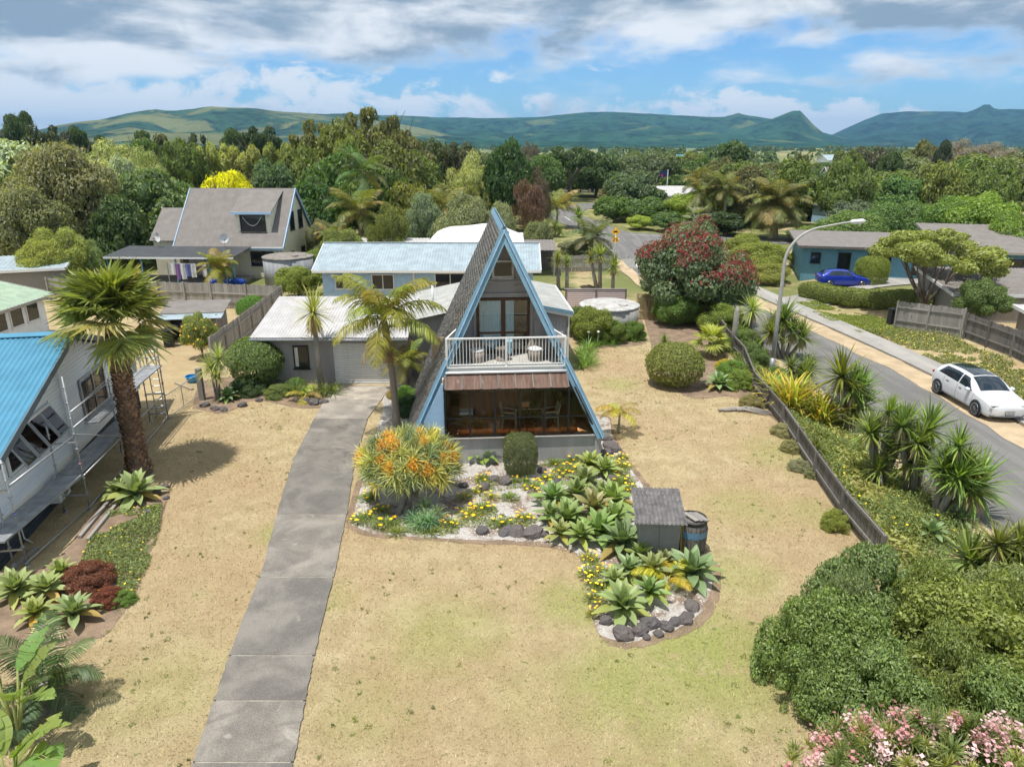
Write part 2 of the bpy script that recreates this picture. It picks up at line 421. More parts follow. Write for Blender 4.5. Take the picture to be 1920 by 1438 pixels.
def road_mat(name, c, worn):
    t = NT(name); co = t.coord('Object'); st = t.coord('Object', (1.0, 0.05, 1))
    n1 = t.noise(st, 1.6, 5, 0.6); n2 = t.noise(co, 40, 3, 0.7); n3 = t.noise(co, 0.8, 6, 0.6)
    col = t.mix(t.ramp(n1, 0.4, 0.62), c, worn); col = t.mix(t.ramp(n3, 0.45, 0.7, 0, 0.5), col, darker(c, 0.75))
    col = t.mix(t.ramp(n2, 0.3, 0.7, 0, 0.5), col, darker(worn, 1.25))
    return t.done(t.bsdf(col, 0.88, 0.25, 0, n2, 0.008, 0.7))
M['road'] = road_mat('asphalt', (0.125, 0.122, 0.118), (0.20, 0.19, 0.178))
M['path'] = road_mat('footpath_concrete', (0.27, 0.255, 0.235), (0.36, 0.34, 0.31))
M['sand'] = paint('sandy_verge', (0.50, 0.385, 0.25), 0.95, 0.1, 0.2, 1.2, bump=0.01)
M['line'] = paint('road_paint', (0.72, 0.71, 0.68), 0.7, 0.2, 0.2, 4)
RL = [(14.6, -6), (14.9, 10), (15.0, 22), (15.1, 36), (14.6, 44), (12.9, 53), (11.4, 62), (10.9, 72), (10.6, 82), (9.6, 92), (7.6, 104), (5.6, 116), (5.4, 127), (9, 139), (22, 147)]
RR = [(20.2, -6), (20.5, 10), (20.8, 22), (20.8, 36), (20.0, 44), (18.6, 53), (17.4, 62), (16.9, 72), (16.6, 82), (15.8, 92), (13.6, 104), (11.6, 116), (11.8, 123), (15, 132), (26, 140)]
road = ribbon('road', RL, RR, 0.05, M['road'], 8, label='grey asphalt street curving past the lot')
side = ribbon('side_road', [(12.5, 96), (20, 92.5), (30, 90), (50, 89), (80, 92)], [(13, 86), (19, 85.5), (30, 83.5), (50, 82), (80, 85)], 0.056, M['road'], 4, label='grey side street joining at the bend')
ribbon('sand_verge', [(19.9, 4), (20.3, 16), (20.5, 26), (20.5, 36), (19.6, 44), (18.3, 53), (17.2, 62)], [(21.5, 4), (21.8, 16), (22.0, 26), (22.0, 36), (21.0, 45), (19.7, 54), (18.3, 63)], 0.062, M['sand'], 3, wob=0.16, label='strip of pale sand between the asphalt and the footpath')
ribbon('sand_edge', [(13.9, 4), (14.2, 16), (14.4, 26), (14.6, 36), (13.8, 44), (12.2, 53), (10.6, 62), (10.0, 72)], [(14.9, 4), (15.1, 16), (15.25, 26), (15.3, 36), (14.9, 44), (13.3, 53), (11.7, 62), (11.2, 72)], 0.066, M['sand'], 3, wob=0.14, label='thin line of sand along the near edge of the asphalt')
ribbon('footpath', [(22.0, 4), (22.1, 16), (22.2, 26), (22.1, 36), (21.2, 45), (19.9, 54), (18.6, 63), (17.9, 72), (17.6, 80)], [(23.7, 4), (23.8, 16), (23.8, 26), (23.7, 37), (22.8, 46), (21.5, 55), (20.1, 64), (19.4, 72), (19.2, 80)], 0.13, M['path'], 3, thick=0.2, label='concrete footpath along the far side of the street')
ribbon('verge', [(17.2, 96.5), (14.2, 105), (12.4, 116), (12.8, 122)], [(20, 98), (17.5, 107), (15.5, 117), (16, 123)], 0.05, paint('green_verge', (0.28, 0.27, 0.11), 0.95, 0.1, 0.25, 1.0), 3, wob=0.2, label='grass verge on the inside of the bend')
ribbon('crossing_path', [(21.5, 51.5), (26, 54.0), (31, 56.5), (36, 58)], [(21.2, 55.5), (26, 58.0), (31, 60), (36, 61.5)], 0.075, M['path'], 3, label='concrete drive up to the blue house')
hump = ribbon('speed_hump', [(11.2, 67.5), (11.05, 72.5)], [(17.2, 67.5), (17.0, 72.5)], 0.075, paint('hump_asphalt', (0.25, 0.24, 0.22), 0.9, 0.2), 4, thick=0.04, label='pale speed hump across the street')
def marking(pts, z=0.09):
    mb = MB(); mb.add([(x, y, gz(x, y)+z) for x, y in pts], [tuple(range(len(pts)))]); return mb.build('marking', M['line'], road)
for x in (11.9, 13.4, 15.2):
    marking([(x, 67.7), (x+0.9, 67.7), (x+0.2, 70.2)])
for (a, b) in (((13.9, 72.6), (12.9, 90)), ((11.0, 98), (9.4, 106)), ((8.8, 110), (8.4, 116)), ((14.2, 60), (14.0, 67.3)), ((14.5, 92.5), (19, 90.5))):
    dx, dy = b[0]-a[0], b[1]-a[1]; l = math.hypot(dx, dy); nx, ny = -dy/l*0.07, dx/l*0.07
    marking([(a[0]+nx, a[1]+ny), (a[0]-nx, a[1]-ny), (b[0]-nx, b[1]-ny), (b[0]+nx, b[1]+ny)], 0.07)

# driveway: one concrete slab after another
def drive_mat():
    t = NT('driveway_concrete'); co = t.coord('Object'); oi = t.n('ShaderNodeObjectInfo')
    n1 = t.noise(co, 0.9, 7, 0.65, 0.5); n2 = t.noise(co, 42, 3, 0.75); n3 = t.noise(co, 4, 6, 0.65)
    col = t.mix(t.ramp(n1, 0.36, 0.66), (0.16, 0.148, 0.132), (0.33, 0.30, 0.262))
    col = t.mix(t.ramp(n3, 0.5, 0.8, 0, 0.5), col, (0.33, 0.30, 0.265))
    col = t.mix(t.ramp(n2, 0.45, 0.65, 0, 0.5), col, (0.34, 0.315, 0.285)); col = t.mix(t.ramp(n2, 0.50, 0.34, 0, 0.55), col, (0.07, 0.066, 0.062))
    col = t.mix(t.ramp(t.noise(co, 0.55, 5, 0.6, 1.2), 0.56, 0.70, 0, 0.6), col, (0.085, 0.08, 0.075)); col = t.mix(t.ramp(t.noise(co, 1.6, 3, 0.5, 0.8), 0.66, 0.74, 0, 0.6), col, (0.40, 0.37, 0.33))
    col = t.mix(t.math('MULTIPLY', oi.outputs['Random'], 0.4), col, (0.12, 0.115, 0.11))
    col = t.mix(1.0, col, oi.outputs['Color'], 'MULTIPLY')
    return t.done(t.bsdf(col, 0.92, 0.2, 0, n2, 0.012, 0.9))
M['drive'] = drive_mat()
driveway = link('driveway', None); tag(driveway, 'exposed aggregate concrete driveway in separate slabs leading to the garage', kind='structure')
def drive_edge(y):
    ys = (8.0, 10.27, 13.3, 16.58, 20, 23.75, 28, 32.4); l = (-5.75, -5.97, -6.41, -6.78, -7.4, -8.03, -8.35, -8.6); r = (-3.85, -4.08, -4.48, -4.79, -5.2, -5.75, -6.1, -5.75)
    return float(np.interp(y, ys, l)), float(np.interp(y, ys, r))
joints = [8.2, 10.35, 11.9, 13.28, 16.35, 19.75, 22.9, 25.3, 27.9, 30.2, 32.3]
for a, b in zip(joints, joints[1:]):
    n = 14; mb = MB(); g = 0.020; L1 = []; R1 = []
    for i in range(n+1):
        y = a+g+(b-a-2*g)*i/n; l, r = drive_edge(y)
        L1.append((l+random.uniform(-.018, .018), y)); R1.append((r+random.uniform(-.018, .018), y))
    poly = [(x, y, 0.045) for x, y in L1+R1[::-1]]
    mb.prism([Vector(q) for q in poly][::-1], (0, 0, -0.09))
    mb.build('slab', M['drive'], driveway, color=(1.6, 1.54, 1.44) if a > 27 else random.choice([(1.0, .98, .95), (1.09, 1.07, 1.03), (.95, .94, .92)]))
mb = MB(); jl = [(drive_edge(y)[0]+.05, y, .036) for y in np.linspace(8.3, 32.2, 30)]+[(drive_edge(y)[1]-.05, y, .036) for y in np.linspace(32.2, 8.3, 30)]
mb.add(jl, [tuple(range(len(jl)))][:1]); mb.f = [tuple(reversed(mb.f[0]))]; mb.build('joint_sand', paint('joint_grit', (.36, .325, .27), .95, vary=.35), driveway)
earth = paint('bare_earth', (0.27, 0.195, 0.135), 0.95, 0.1, 0.3, 2.0, bump=0.02)
shell_t = NT('white_shell'); _c = shell_t.coord('Object'); _n = shell_t.noise(_c, 45, 4, 0.7); _m = shell_t.noise(_c, 1.2, 6, 0.65, 0.4)
M['shell'] = shell_t.done(shell_t.bsdf(shell_t.mix(shell_t.ramp(_m, 0.46, 0.62), shell_t.mix(shell_t.ramp(_n, 0.35, 0.6), (0.33, 0.295, 0.26), (0.58, 0.545, 0.51)), (0.24, 0.175, 0.13)), 0.9, 0.2, 0, _n, 0.02, 0.9))
def bed(name, pxs, z, mat, label, grow=0.0):
    pts = [at(*q) for q in pxs] if isinstance(pxs[0][0], int) else [Vector((*q, 0)) for q in pxs]
    pts = [Vector(p) for p in spline(pts+[pts[0]], 6)][:-1]; c = sum(pts, Vector())/len(pts)
    mb = MB(); k = len(pts)
    top = [p+(p-c).normalized()*(grow+random.uniform(-.06, .06)) for p in pts]
    mb.add([(p.x, p.y, gz(p.x, p.y)+z) for p in top], [tuple(range(k))])
    o = mb.build(name, mat); return tag(o, label, kind='structure'), pts
BED_MAIN = [(660, 985), (700, 1002), (760, 1006), (870, 1012), (1010, 1018), (1080, 1038), (1098, 1100), (1118, 1180), (1165, 1205), (1230, 1192), (1300, 1165), (1335, 1105), (1325, 1045), (1250, 960), (1190, 890), (1150, 825), (1130, 780), (1010, 800), (840, 800), (735, 770), (722, 800), (690, 860)]
bed('garden_earth', BED_MAIN, 0.008, earth, 'bare brown earth rim of the shell garden bed', 0.22)
bed('garden_bed', BED_MAIN, 0.014, M['shell'], 'garden bed of crushed white shell in front of the house', -0.02)
BED_LEFT = [(205, 925), (300, 925), (320, 905), (305, 960), (275, 1040), (245, 1120), (190, 1190), (90, 1210), (0, 1230), (-60, 1150), (20, 1090), (110, 1050), (170, 970)]
bed('left_bed_earth', BED_LEFT, 0.010, earth, 'bare earth of the bed along the neighbouring house', 0.1)
BED_GARAGE = [(365, 765), (420, 775), (480, 750), (560, 765), (625, 758), (634, 722), (560, 706), (480, 706), (385, 715)]
bed('garage_bed', BED_GARAGE, 0.012, earth, 'earth bed of shrubs in front of the garage', 0.05)
BED_DRIVE = [(716, 780), (722, 740), (738, 716), (800, 700), (830, 690), (790, 770), (750, 850), (700, 840)]
bed('drive_bed', BED_DRIVE, 0.010, M['shell'], 'shell bed between the driveway and the pointed house', 0.0)
BED_TANK = [(1085, 668), (1100, 600), (1190, 590), (1210, 640), (1160, 650), (1100, 655)]
bed('tank_bed', BED_TANK, 0.010, earth, 'earth bed of lilies around the water tank', 0.05)
BED_FENCE = [(1240, 700), (1290, 745), (1380, 745), (1470, 800), (1500, 840), (1440, 720), (1390, 660), (1300, 600), (1215, 590), (1220, 640)]
bed('fence_bed', BED_FENCE, 0.009, earth, 'earth bed under the shrubs along the street fence', 0.05)

# short turf, gravel and shell pieces
def in_poly(px, py, poly):
    c = np.zeros(len(px), bool); n = len(poly); j = n-1
    for i in range(n):
        xi, yi, xj, yj = poly[i][0], poly[i][1], poly[j][0], poly[j][1]
        c ^= ((yi > py) != (yj > py)) & (px < (xj-xi)*(py-yi)/(yj-yi+1e-12)+xi); j = i
    return c
def polyw(pxs): return [tuple(at(*q)[:2]) for q in pxs]
BEDS_W = [polyw(q) for q in (BED_MAIN, BED_LEFT, BED_GARAGE, BED_DRIVE, BED_TANK, BED_FENCE)]
DRIVE_W = [(drive_edge(y)[0], y) for y in joints]+[(drive_edge(y)[1], y) for y in joints[::-1]]
def grass():
    n = 330000
    u = RNG.random(n); y = 7.0 + 36*u**1.7
    x = RNG.uniform(-16, 12.6, n)
    ok = (x < 10.1+0.085*np.maximum(0, y-19))
    ok &= ~in_poly(x, y, DRIVE_W)
    for b in BEDS_W: ok &= ~in_poly(x, y, b)
    ok &= ~((x > -3.9) & (x < 3.6) & (y > 23.3)) & ~((x < -5.6) & (y > 32.4))
    x, y = x[ok], y[ok]; n = len(x)
    a = RNG.uniform(0, 2*math.pi, n); ln = RNG.uniform(.02, .06, n); h = RNG.uniform(.012, .05, n); w = RNG.uniform(.004, .009, n)*(1+y/30)
    base = np.stack([x, y, np.zeros(n)], 1); d = np.stack([np.cos(a), np.sin(a), np.zeros(n)], 1); sd = np.stack([-np.sin(a), np.cos(a), np.zeros(n)], 1)
    v = np.stack([base-sd*w[:, None], base+sd*w[:, None], base+d*ln[:, None]+np.array([0, 0, 1])*h[:, None]], 1).reshape(-1, 3)
    f = np.arange(3*n).reshape(-1, 3)
    m = lawn_material(True)
    o = link('grass', np_mesh('grass', v, f, m, RNG.random(n)))
    tag(o, 'short dry turf of the lawn', 'grass', kind='stuff')
grass()
def weeds():
    n = 900; x = RNG.uniform(-12, 10, n); y = 8+34*RNG.random(n)**1.5; ok = ~in_poly(x, y, DRIVE_W) & (x < 10+0.085*np.maximum(0, y-19)) & (fbm(x*.5, y*.5, 31, 3) > .42)
    for b in BEDS_W: ok &= ~in_poly(x, y, b)
    ok &= ~((x > -3.9) & (x < 3.6) & (y > 23.3)) & ~((x < -5.6) & (y > 31)); x, y = x[ok], y[ok]; n = len(x); k = 16
    c = np.repeat(np.stack([x, y, np.zeros(n)], 1), k, 0); r = np.repeat(RNG.uniform(.03, .10, n), k); a = RNG.uniform(0, 6.28, n*k); q = np.sqrt(RNG.random(n*k))
    c += np.stack([np.cos(a)*r*q, np.sin(a)*r*q, RNG.uniform(.01, .04, n*k)], 1); v, f = cards(c, unit(RNG.normal(size=c.shape)*.6+np.array([0, 0, .8])), RNG.uniform(.015, .04, n*k), .4, RNG)
    o = link('weeds', np_mesh('weeds', v, f, M['leaf_soft'], np.repeat(RNG.random(n), k)), color=(.16, .185, .065)); tag(o, 'small green weeds scattered through the dry lawn', 'weeds', kind='stuff')
def shells():
    n = 30000; out = []
    for poly in (BEDS_W[0], BEDS_W[3]):
        p = np.array(poly); x = RNG.uniform(p[:, 0].min(), p[:, 0].max(), n); y = RNG.uniform(p[:, 1].min(), p[:, 1].max(), n)
        ok = in_poly(x, y, poly); out.append(np.stack([x[ok], y[ok]], 1))
    p = np.concatenate(out); n = len(p); a = RNG.uniform(0, 6.28, n); s = RNG.uniform(.012, .035, n)
    c = np.concatenate([p, np.full((n, 1), 0.02)], 1)
    d1 = np.stack([np.cos(a)*s, np.sin(a)*s, RNG.uniform(-.4, .4, n)*s], 1); d2 = np.stack([-np.sin(a)*s*.6, np.cos(a)*s*.6, RNG.uniform(-.4, .4, n)*s], 1)
    v = np.stack([c-d1, c-d2, c+d1, c+d2], 1).reshape(-1, 3)
    t = NT('shell_piece'); at_ = t.n('ShaderNodeAttribute', attribute_name='var')
    m = t.done(t.bsdf(t.mix(at_.outputs['Fac'], (0.37, 0.325, 0.28), (0.72, 0.69, 0.65)), 0.7, 0.3))
    o = link('shell_gravel', np_mesh('shell_gravel', v, np.arange(4*n).reshape(-1, 4), m, RNG.random(n)))
    tag(o, 'loose crushed white shell covering the garden bed', 'gravel', kind='stuff')
shells(); 

# ------------------------------------------------------------------ hills, built to their real distance
def vnoise(x, y, seed):
    r = np.random.default_rng(seed); G = r.random((256, 256))
    xi, yi = np.floor(x).astype(int), np.floor(y).astype(int); fx, fy = x-xi, y-yi
    fx, fy = fx*fx*(3-2*fx), fy*fy*(3-2*fy); g = lambda a, b: G[a % 256, b % 256]
    return (g(xi, yi)*(1-fx)+g(xi+1, yi)*fx)*(1-fy)+(g(xi, yi+1)*(1-fx)+g(xi+1, yi+1)*fx)*fy
def fbm(x, y, seed, o=5, ridged=False):
    s = 0; a = 0.5
    for i in range(o):
        n = vnoise(x*2**i, y*2**i, seed+i)
        if ridged: n = 1-np.abs(2*n-1)
        s = s+a*n; a *= 0.5
    return s
def hill_mat(name, forest, pasture, lo, hi, sc):
    t = NT(name); co = t.coord('Object'); n1 = t.noise(co, sc, 6, 0.6, 0.3); n2 = t.noise(co, 0.035, 5, 0.7); n3 = t.noise(co, 0.006, 4, 0.6)
    n4 = t.noise(co, 0.011, 5, 0.65); fc = t.mix(t.ramp(n4, 0.38, 0.62), darker(forest, .5), darker(forest, 2.6)); fc = t.mix(t.ramp(n2, 0.4, 0.62, 0, .6), fc, darker(forest, 3.0)); pc = t.mix(t.ramp(n3, 0.35, 0.65), pasture, darker(pasture, 1.3))  # bush and scrub tones; contrast also stands in for missing slope shading
    return t.done(t.bsdf(t.mix(t.ramp(n1, lo, hi), fc, pc), 1.0, 0.0, 0, n2, 14.0, 1.0))
def hill(name, label, prof, dist, width, mat, seed, rough=0.35, step=26, front=1.0):
    """prof: (photo x, photo y) of the skyline; crest stands at `dist` metres, slopes spread over `width`."""
    xs = [q[0] for q in prof]
    azs = np.array([math.atan2((q[0]-960)/FOC, ray(*q)[1]) for q in prof])
    hs = np.array([ray(*q)[2]/math.hypot(ray(*q)[1], ray(*q)[0])*dist+CAM_H for q in prof])
    na = int((azs[-1]-azs[0])*dist/step); nr = int(2.4*width/step)
    A = np.linspace(azs[0], azs[-1], na); Rr = np.linspace(dist-1.5*width, dist+0.9*width, nr)
    AA, RR_ = np.meshgrid(A, Rr); X, Y = np.sin(AA)*RR_, np.cos(AA)*RR_
    h = np.interp(AA, azs, hs); s = (RR_-dist)/width
    shp = np.where(s < 0, np.clip(1+s/1.5*front, 0, 1)**1.25, np.clip(1-s/0.9, 0, 1))
    r01 = fbm(X/460, Y/460, seed, 6, True); g = np.clip((.72-r01)/.45, 0, 1); r02 = fbm(X/180, Y/180, seed+4, 4, True)
    cut = np.clip(-s*3.0, 0, 1)                                        # gullies are cut into the near face, the crest keeps its line
    z = h*shp*(1-min(.9, rough*2.8)*g*cut-.22*np.clip(.75-r02, 0, 1)*(.25+.75*cut)) + 8*(fbm(X/90, Y/90, seed+9, 3)-0.5)*np.clip(shp*4, 0, 1)
    z = np.where(shp <= 0.001, -4, np.maximum(z-3, -4))
    i = np.arange(X.size).reshape(X.shape); f = np.stack([i[:-1, :-1], i[:-1, 1:], i[1:, 1:], i[1:, :-1]], -1).reshape(-1, 4)
    o = link(name, np_mesh(name, np.stack([X, Y, z], -1).reshape(-1, 3), f, mat, smooth=True)); return tag(o, label, kind='structure')
hm_past = hill_mat('pasture_hill', (0.016, 0.036, 0.018), (0.135, 0.145, 0.055), 0.47, 0.54, 0.0035)
hm_for = hill_mat('forest_hill', (0.012, 0.034, 0.016), (0.10, 0.13, 0.045), 0.56, 0.68, 0.0042)
hm_far = hill_mat('far_hill', (0.010, 0.028, 0.018), (0.09, 0.115, 0.05), 0.56, 0.75, 0.0025)
hill('far_range', 'blue forested range on the skyline to the right', [(1480, 285), (1560, 252), (1610, 228), (1650, 212), (1700, 207), (1790, 207), (1815, 208), (1832, 201), (1850, 191), (1868, 203), (1885, 203), (1960, 202), (2100, 215), (2300, 240)], 5200, 1500, hm_far, 21, 0.3)
hill('forested_range', 'long dark green forested range behind the township', [(520, 240), (600, 214), (650, 212), (780, 217), (900, 220), (985, 219), (1060, 213), (1100, 209), (1145, 208), (1230, 213), (1290, 216), (1360, 218), (1385, 210), (1400, 214), (1440, 220), (1470, 222), (1520, 240), (1600, 262), (1700, 275)], 4300, 1400, hm_for, 33, 0.42)
hill('pointed_hill', 'steep hill with a sharp rocky peak above the plain', [(1290, 275), (1340, 252), (1400, 236), (1445, 222), (1470, 212), (1487, 206), (1497, 202), (1508, 214), (1530, 236), (1555, 255), (1580, 268)], 3700, 800, hm_for, 45, 0.35, 30)
hill('pasture_hill', 'rolling hill of pale pasture and dark tree belts', [(-140, 268), (-30, 258), (60, 243), (110, 232), (190, 220), (235, 209), (290, 200), (320, 204), (360, 200), (390, 196), (410, 199), (470, 200), (520, 207), (570, 210), (640, 214), (720, 226), (800, 240), (880, 262)], 3000, 1000, hm_past, 57, 0.30, 30)
hill('foot_hill', 'low green foothill in front of the range', [(760, 262), (830, 252), (880, 258), (960, 262), (1080, 262), (1200, 270), (1320, 276), (1440, 279)], 2400, 500, hm_for, 71, 0.3, 30)
M['haze'] = None
def haze():
    t = NT('haze_air'); v = t.n('ShaderNodeVolumePrincipled'); v.inputs['Color'].default_value = (0.30, 0.60, 1.0, 1); v.inputs['Density'].default_value = 0.0001
    v.inputs['Anisotropy'].default_value = 0.0
    t.nt.links.new(v.outputs[0], t.out.inputs['Volume'])
    mb = MB(); mb.box((0, 2000, 164), (21000, 17000, 340)); o = mb.build('haze', t.mat); tag(o, 'thin blue haze in the distance', 'haze', kind='stuff')
haze()
# ------------------------------------------------------------------ plant library (meshes shared between plants)
def unit(v): return v/np.maximum(np.linalg.norm(v, axis=-1, keepdims=True), 1e-9)
def cards(c, nrm, size, aspect, rng, fold=0.0):
    """Rhombic leaf faces at points c facing nrm."""
    n = len(c); t = unit(np.cross(nrm, rng.normal(size=(n, 3)))); b = np.cross(nrm, t)
    L = size[:, None]*t; W = (size*aspect)[:, None]*b
    dn = nrm*(size*0.18)[:, None]
    v = np.stack([c-L-dn, c-W*0.9+L*0.1, c+L-dn, c+W*0.9+L*0.1], 1).reshape(-1, 3)
    return v, np.arange(4*n).reshape(-1, 4)
def blobs_for(kind, rng):
    B = []
    if kind in ('round', 'open'):
        k = 34 if kind == 'round' else 26
        for i in range(k):
            a = rng.uniform(0, 2*np.pi); z = rng.uniform(-0.35, 1.0); r = math.sqrt(max(0, 1-z*z))
            R = rng.uniform(0.17, 0.34) if kind == 'round' else rng.uniform(0.14, 0.27)
            q = (1-R*0.85)*rng.uniform(0.85, 1.04)
            B.append((math.cos(a)*r*q, math.sin(a)*r*q, 0.42+z*0.58*(1-R*0.6)*rng.uniform(0.8, 1.05), R, R*rng.uniform(0.55, 0.75)))
        B.append((0, 0, 0.45, 0.62, 0.42))
    elif kind == 'dome':                                           # clipped or natural mound to the ground
        for i in range(64):
            a = rng.uniform(0, 2*np.pi); z = rng.uniform(0.0, 1.0); r = math.sqrt(1-z*z)*rng.uniform(.9, 1.1); R = rng.uniform(0.11, 0.27)
            B.append((math.cos(a)*r*(1-R*.8), math.sin(a)*r*(1-R*.8), z*(1-R*.5)+.02, R, R*0.75))
        B.append((0, 0, 0.3, 0.72, 0.5))
    elif kind == 'umbrella':
        for i in range(44):
            a = rng.uniform(0, 2*np.pi); r = math.sqrt(rng.uniform(0.02, 1))*0.85; R = rng.uniform(0.13, 0.24)
            B.append((math.cos(a)*r, math.sin(a)*r, 0.9-0.45*r*r+rng.uniform(-.28, .06), R, R*0.45))
    elif kind == 'pine':
        for i in range(34):
            z = rng.uniform(0.0, 1.0); r = (1-z)**0.75*0.8+0.06; a = rng.uniform(0, 2*np.pi); q = r*rng.uniform(0.35, 1.0); R = rng.uniform(0.14, 0.25)
            B.append((math.cos(a)*q, math.sin(a)*q, z*0.93+.03, R, R*0.42))
    elif kind == 'column':
        for i in range(40):
            a = rng.uniform(0, 2*np.pi); r = math.sqrt(rng.random())*0.85; z = rng.uniform(0.05, 0.92); R = rng.uniform(0.10, 0.2)
            B.append((math.cos(a)*r*(1-.4*z), math.sin(a)*r*(1-.4*z), z, R*0.8, R*0.7))
    return np.array(B)
def crown(name, kind, n, leaf, seed, aspect=0.5, up=0.35, jit=0.75, mat='leaf', top_only=None, clip=None):
    rng = np.random.default_rng(seed); B = blobs_for(kind, rng)
    w = B[:, 3]**2; k = rng.choice(len(B), int(n*1.7), p=w/w.sum()); b = B[k]
    d = unit(rng.normal(size=(len(k), 3))); rr = rng.uniform(0.72, 1.08, (len(k), 1))+np.where(rng.random((len(k), 1)) < .05, rng.uniform(0, .4, (len(k), 1)), 0)
    c = b[:, :3]+d*rr*np.stack([b[:, 3], b[:, 3], b[:, 4]], 1)
    keep = c[:, 2] > (0.0 if kind == 'dome' else -0.1)
    deep = np.zeros(len(c), bool)
    for q in B:
        e = (((c[:, 0]-q[0])/q[3])**2+((c[:, 1]-q[1])/q[3])**2+((c[:, 2]-q[2])/q[4])**2) < 0.30
        deep |= e
    keep &= ~deep
    if top_only is not None: keep &= (d[:, 2] > top_only) & (c[:, 2] > 0.25) & (fbm(c[:, 0]*3.2+9, c[:, 2]*3.2+c[:, 1]*2+9, 3, 3)+.14*c[:, 0] > .36)
    c, d = c[keep][:n], d[keep][:n]
    nrm = unit(d*0.95+rng.normal(size=c.shape)*jit*.72+np.array([0, 0, up]))
    s = leaf*rng.uniform(0.6, 1.35, len(c))
    v, f = cards(c, nrm, s, aspect, rng)
    return np_mesh(name, v, f, M[mat], rng.random(len(f)))
def mound(name, n, leaf, seed, kind='dome', flat=1.0, mat='leaf', aspect=0.5):
    """Clipped bush: leaves in a thin skin over one smooth rounded body ('box' = rounded block)."""
    rng = np.random.default_rng(seed); d = unit(rng.normal(size=(n, 3))); d[:, 2] = np.where(rng.random(n) < (0.7 if kind == 'dome' else .25), np.abs(d[:, 2]), d[:, 2])
    p = 2.0 if kind == 'dome' else 3.6
    r = 1/np.sum(np.abs(d)**p, 1)**(1/p)
    lump = 1+.16*(fbm(d[:, 0]*3+7, d[:, 1]*3+d[:, 2]*4+7, seed, 4)-.45)+np.where(rng.random(n) < .03, rng.uniform(0, .12, n), 0)
    c = d*(r*lump*rng.uniform(0.86, 1.03, n))[:, None]
    c[:, 2] = c[:, 2]*0.5+0.5
    nrm = unit(d+rng.normal(size=c.shape)*0.7+np.array([0, 0, .25]))
    v, f = cards(c, nrm, leaf*rng.uniform(.6, 1.3, n), aspect, rng)
    return np_mesh(name, v, f, M[mat], rng.random(n))
def blades(name, n, length, width, p0, p1, droop, seed, st=4, base=0.04, mat='leaf', lift=0.0, taper=1.0, spread=0.15):
    """Rosette or tuft of strap leaves; p0..p1 pitch in degrees from the centre leaves to the outer ones."""
    rng = np.random.default_rng(seed); V = []; F = []; var = []
    for i in range(n):
        u = (i+0.5)/n; a = i*2.39996+rng.uniform(-.3, .3); pit = math.radians(p0+(p1-p0)*u+rng.uniform(-9, 9))
        L = length*rng.uniform(1-spread*2, 1+spread); w = width*rng.uniform(.8, 1.15); dr = droop*rng.uniform(.6, 1.4)
        ca, sa = math.cos(a), math.sin(a); sx, sy = -sa, ca
        x = base*u; z = lift*(1-u); b = len(V); ang = pit; vv = rng.random()
        for k in range(st+1):
            t = k/st; ww = w*(0.55+1.6*t if t < 0.28 else 1.0*(1-((t-.28)/.72)**1.6*taper))
            if k == st: ww = w*max(0.02, 1-taper)
            V.append((ca*x-sx*ww/2, sa*x-sy*ww/2, z)); V.append((ca*x+sx*ww/2, sa*x+sy*ww/2, z))
            ang = pit-dr*t*t
            x += math.cos(ang)*L/st; z += math.sin(ang)*L/st
        for k in range(st): F.append((b+2*k, b+2*k+1, b+2*k+3, b+2*k+2)); var.append(vv)
    return np_mesh(name, np.array(V), np.array(F), M[mat], np.array(var))
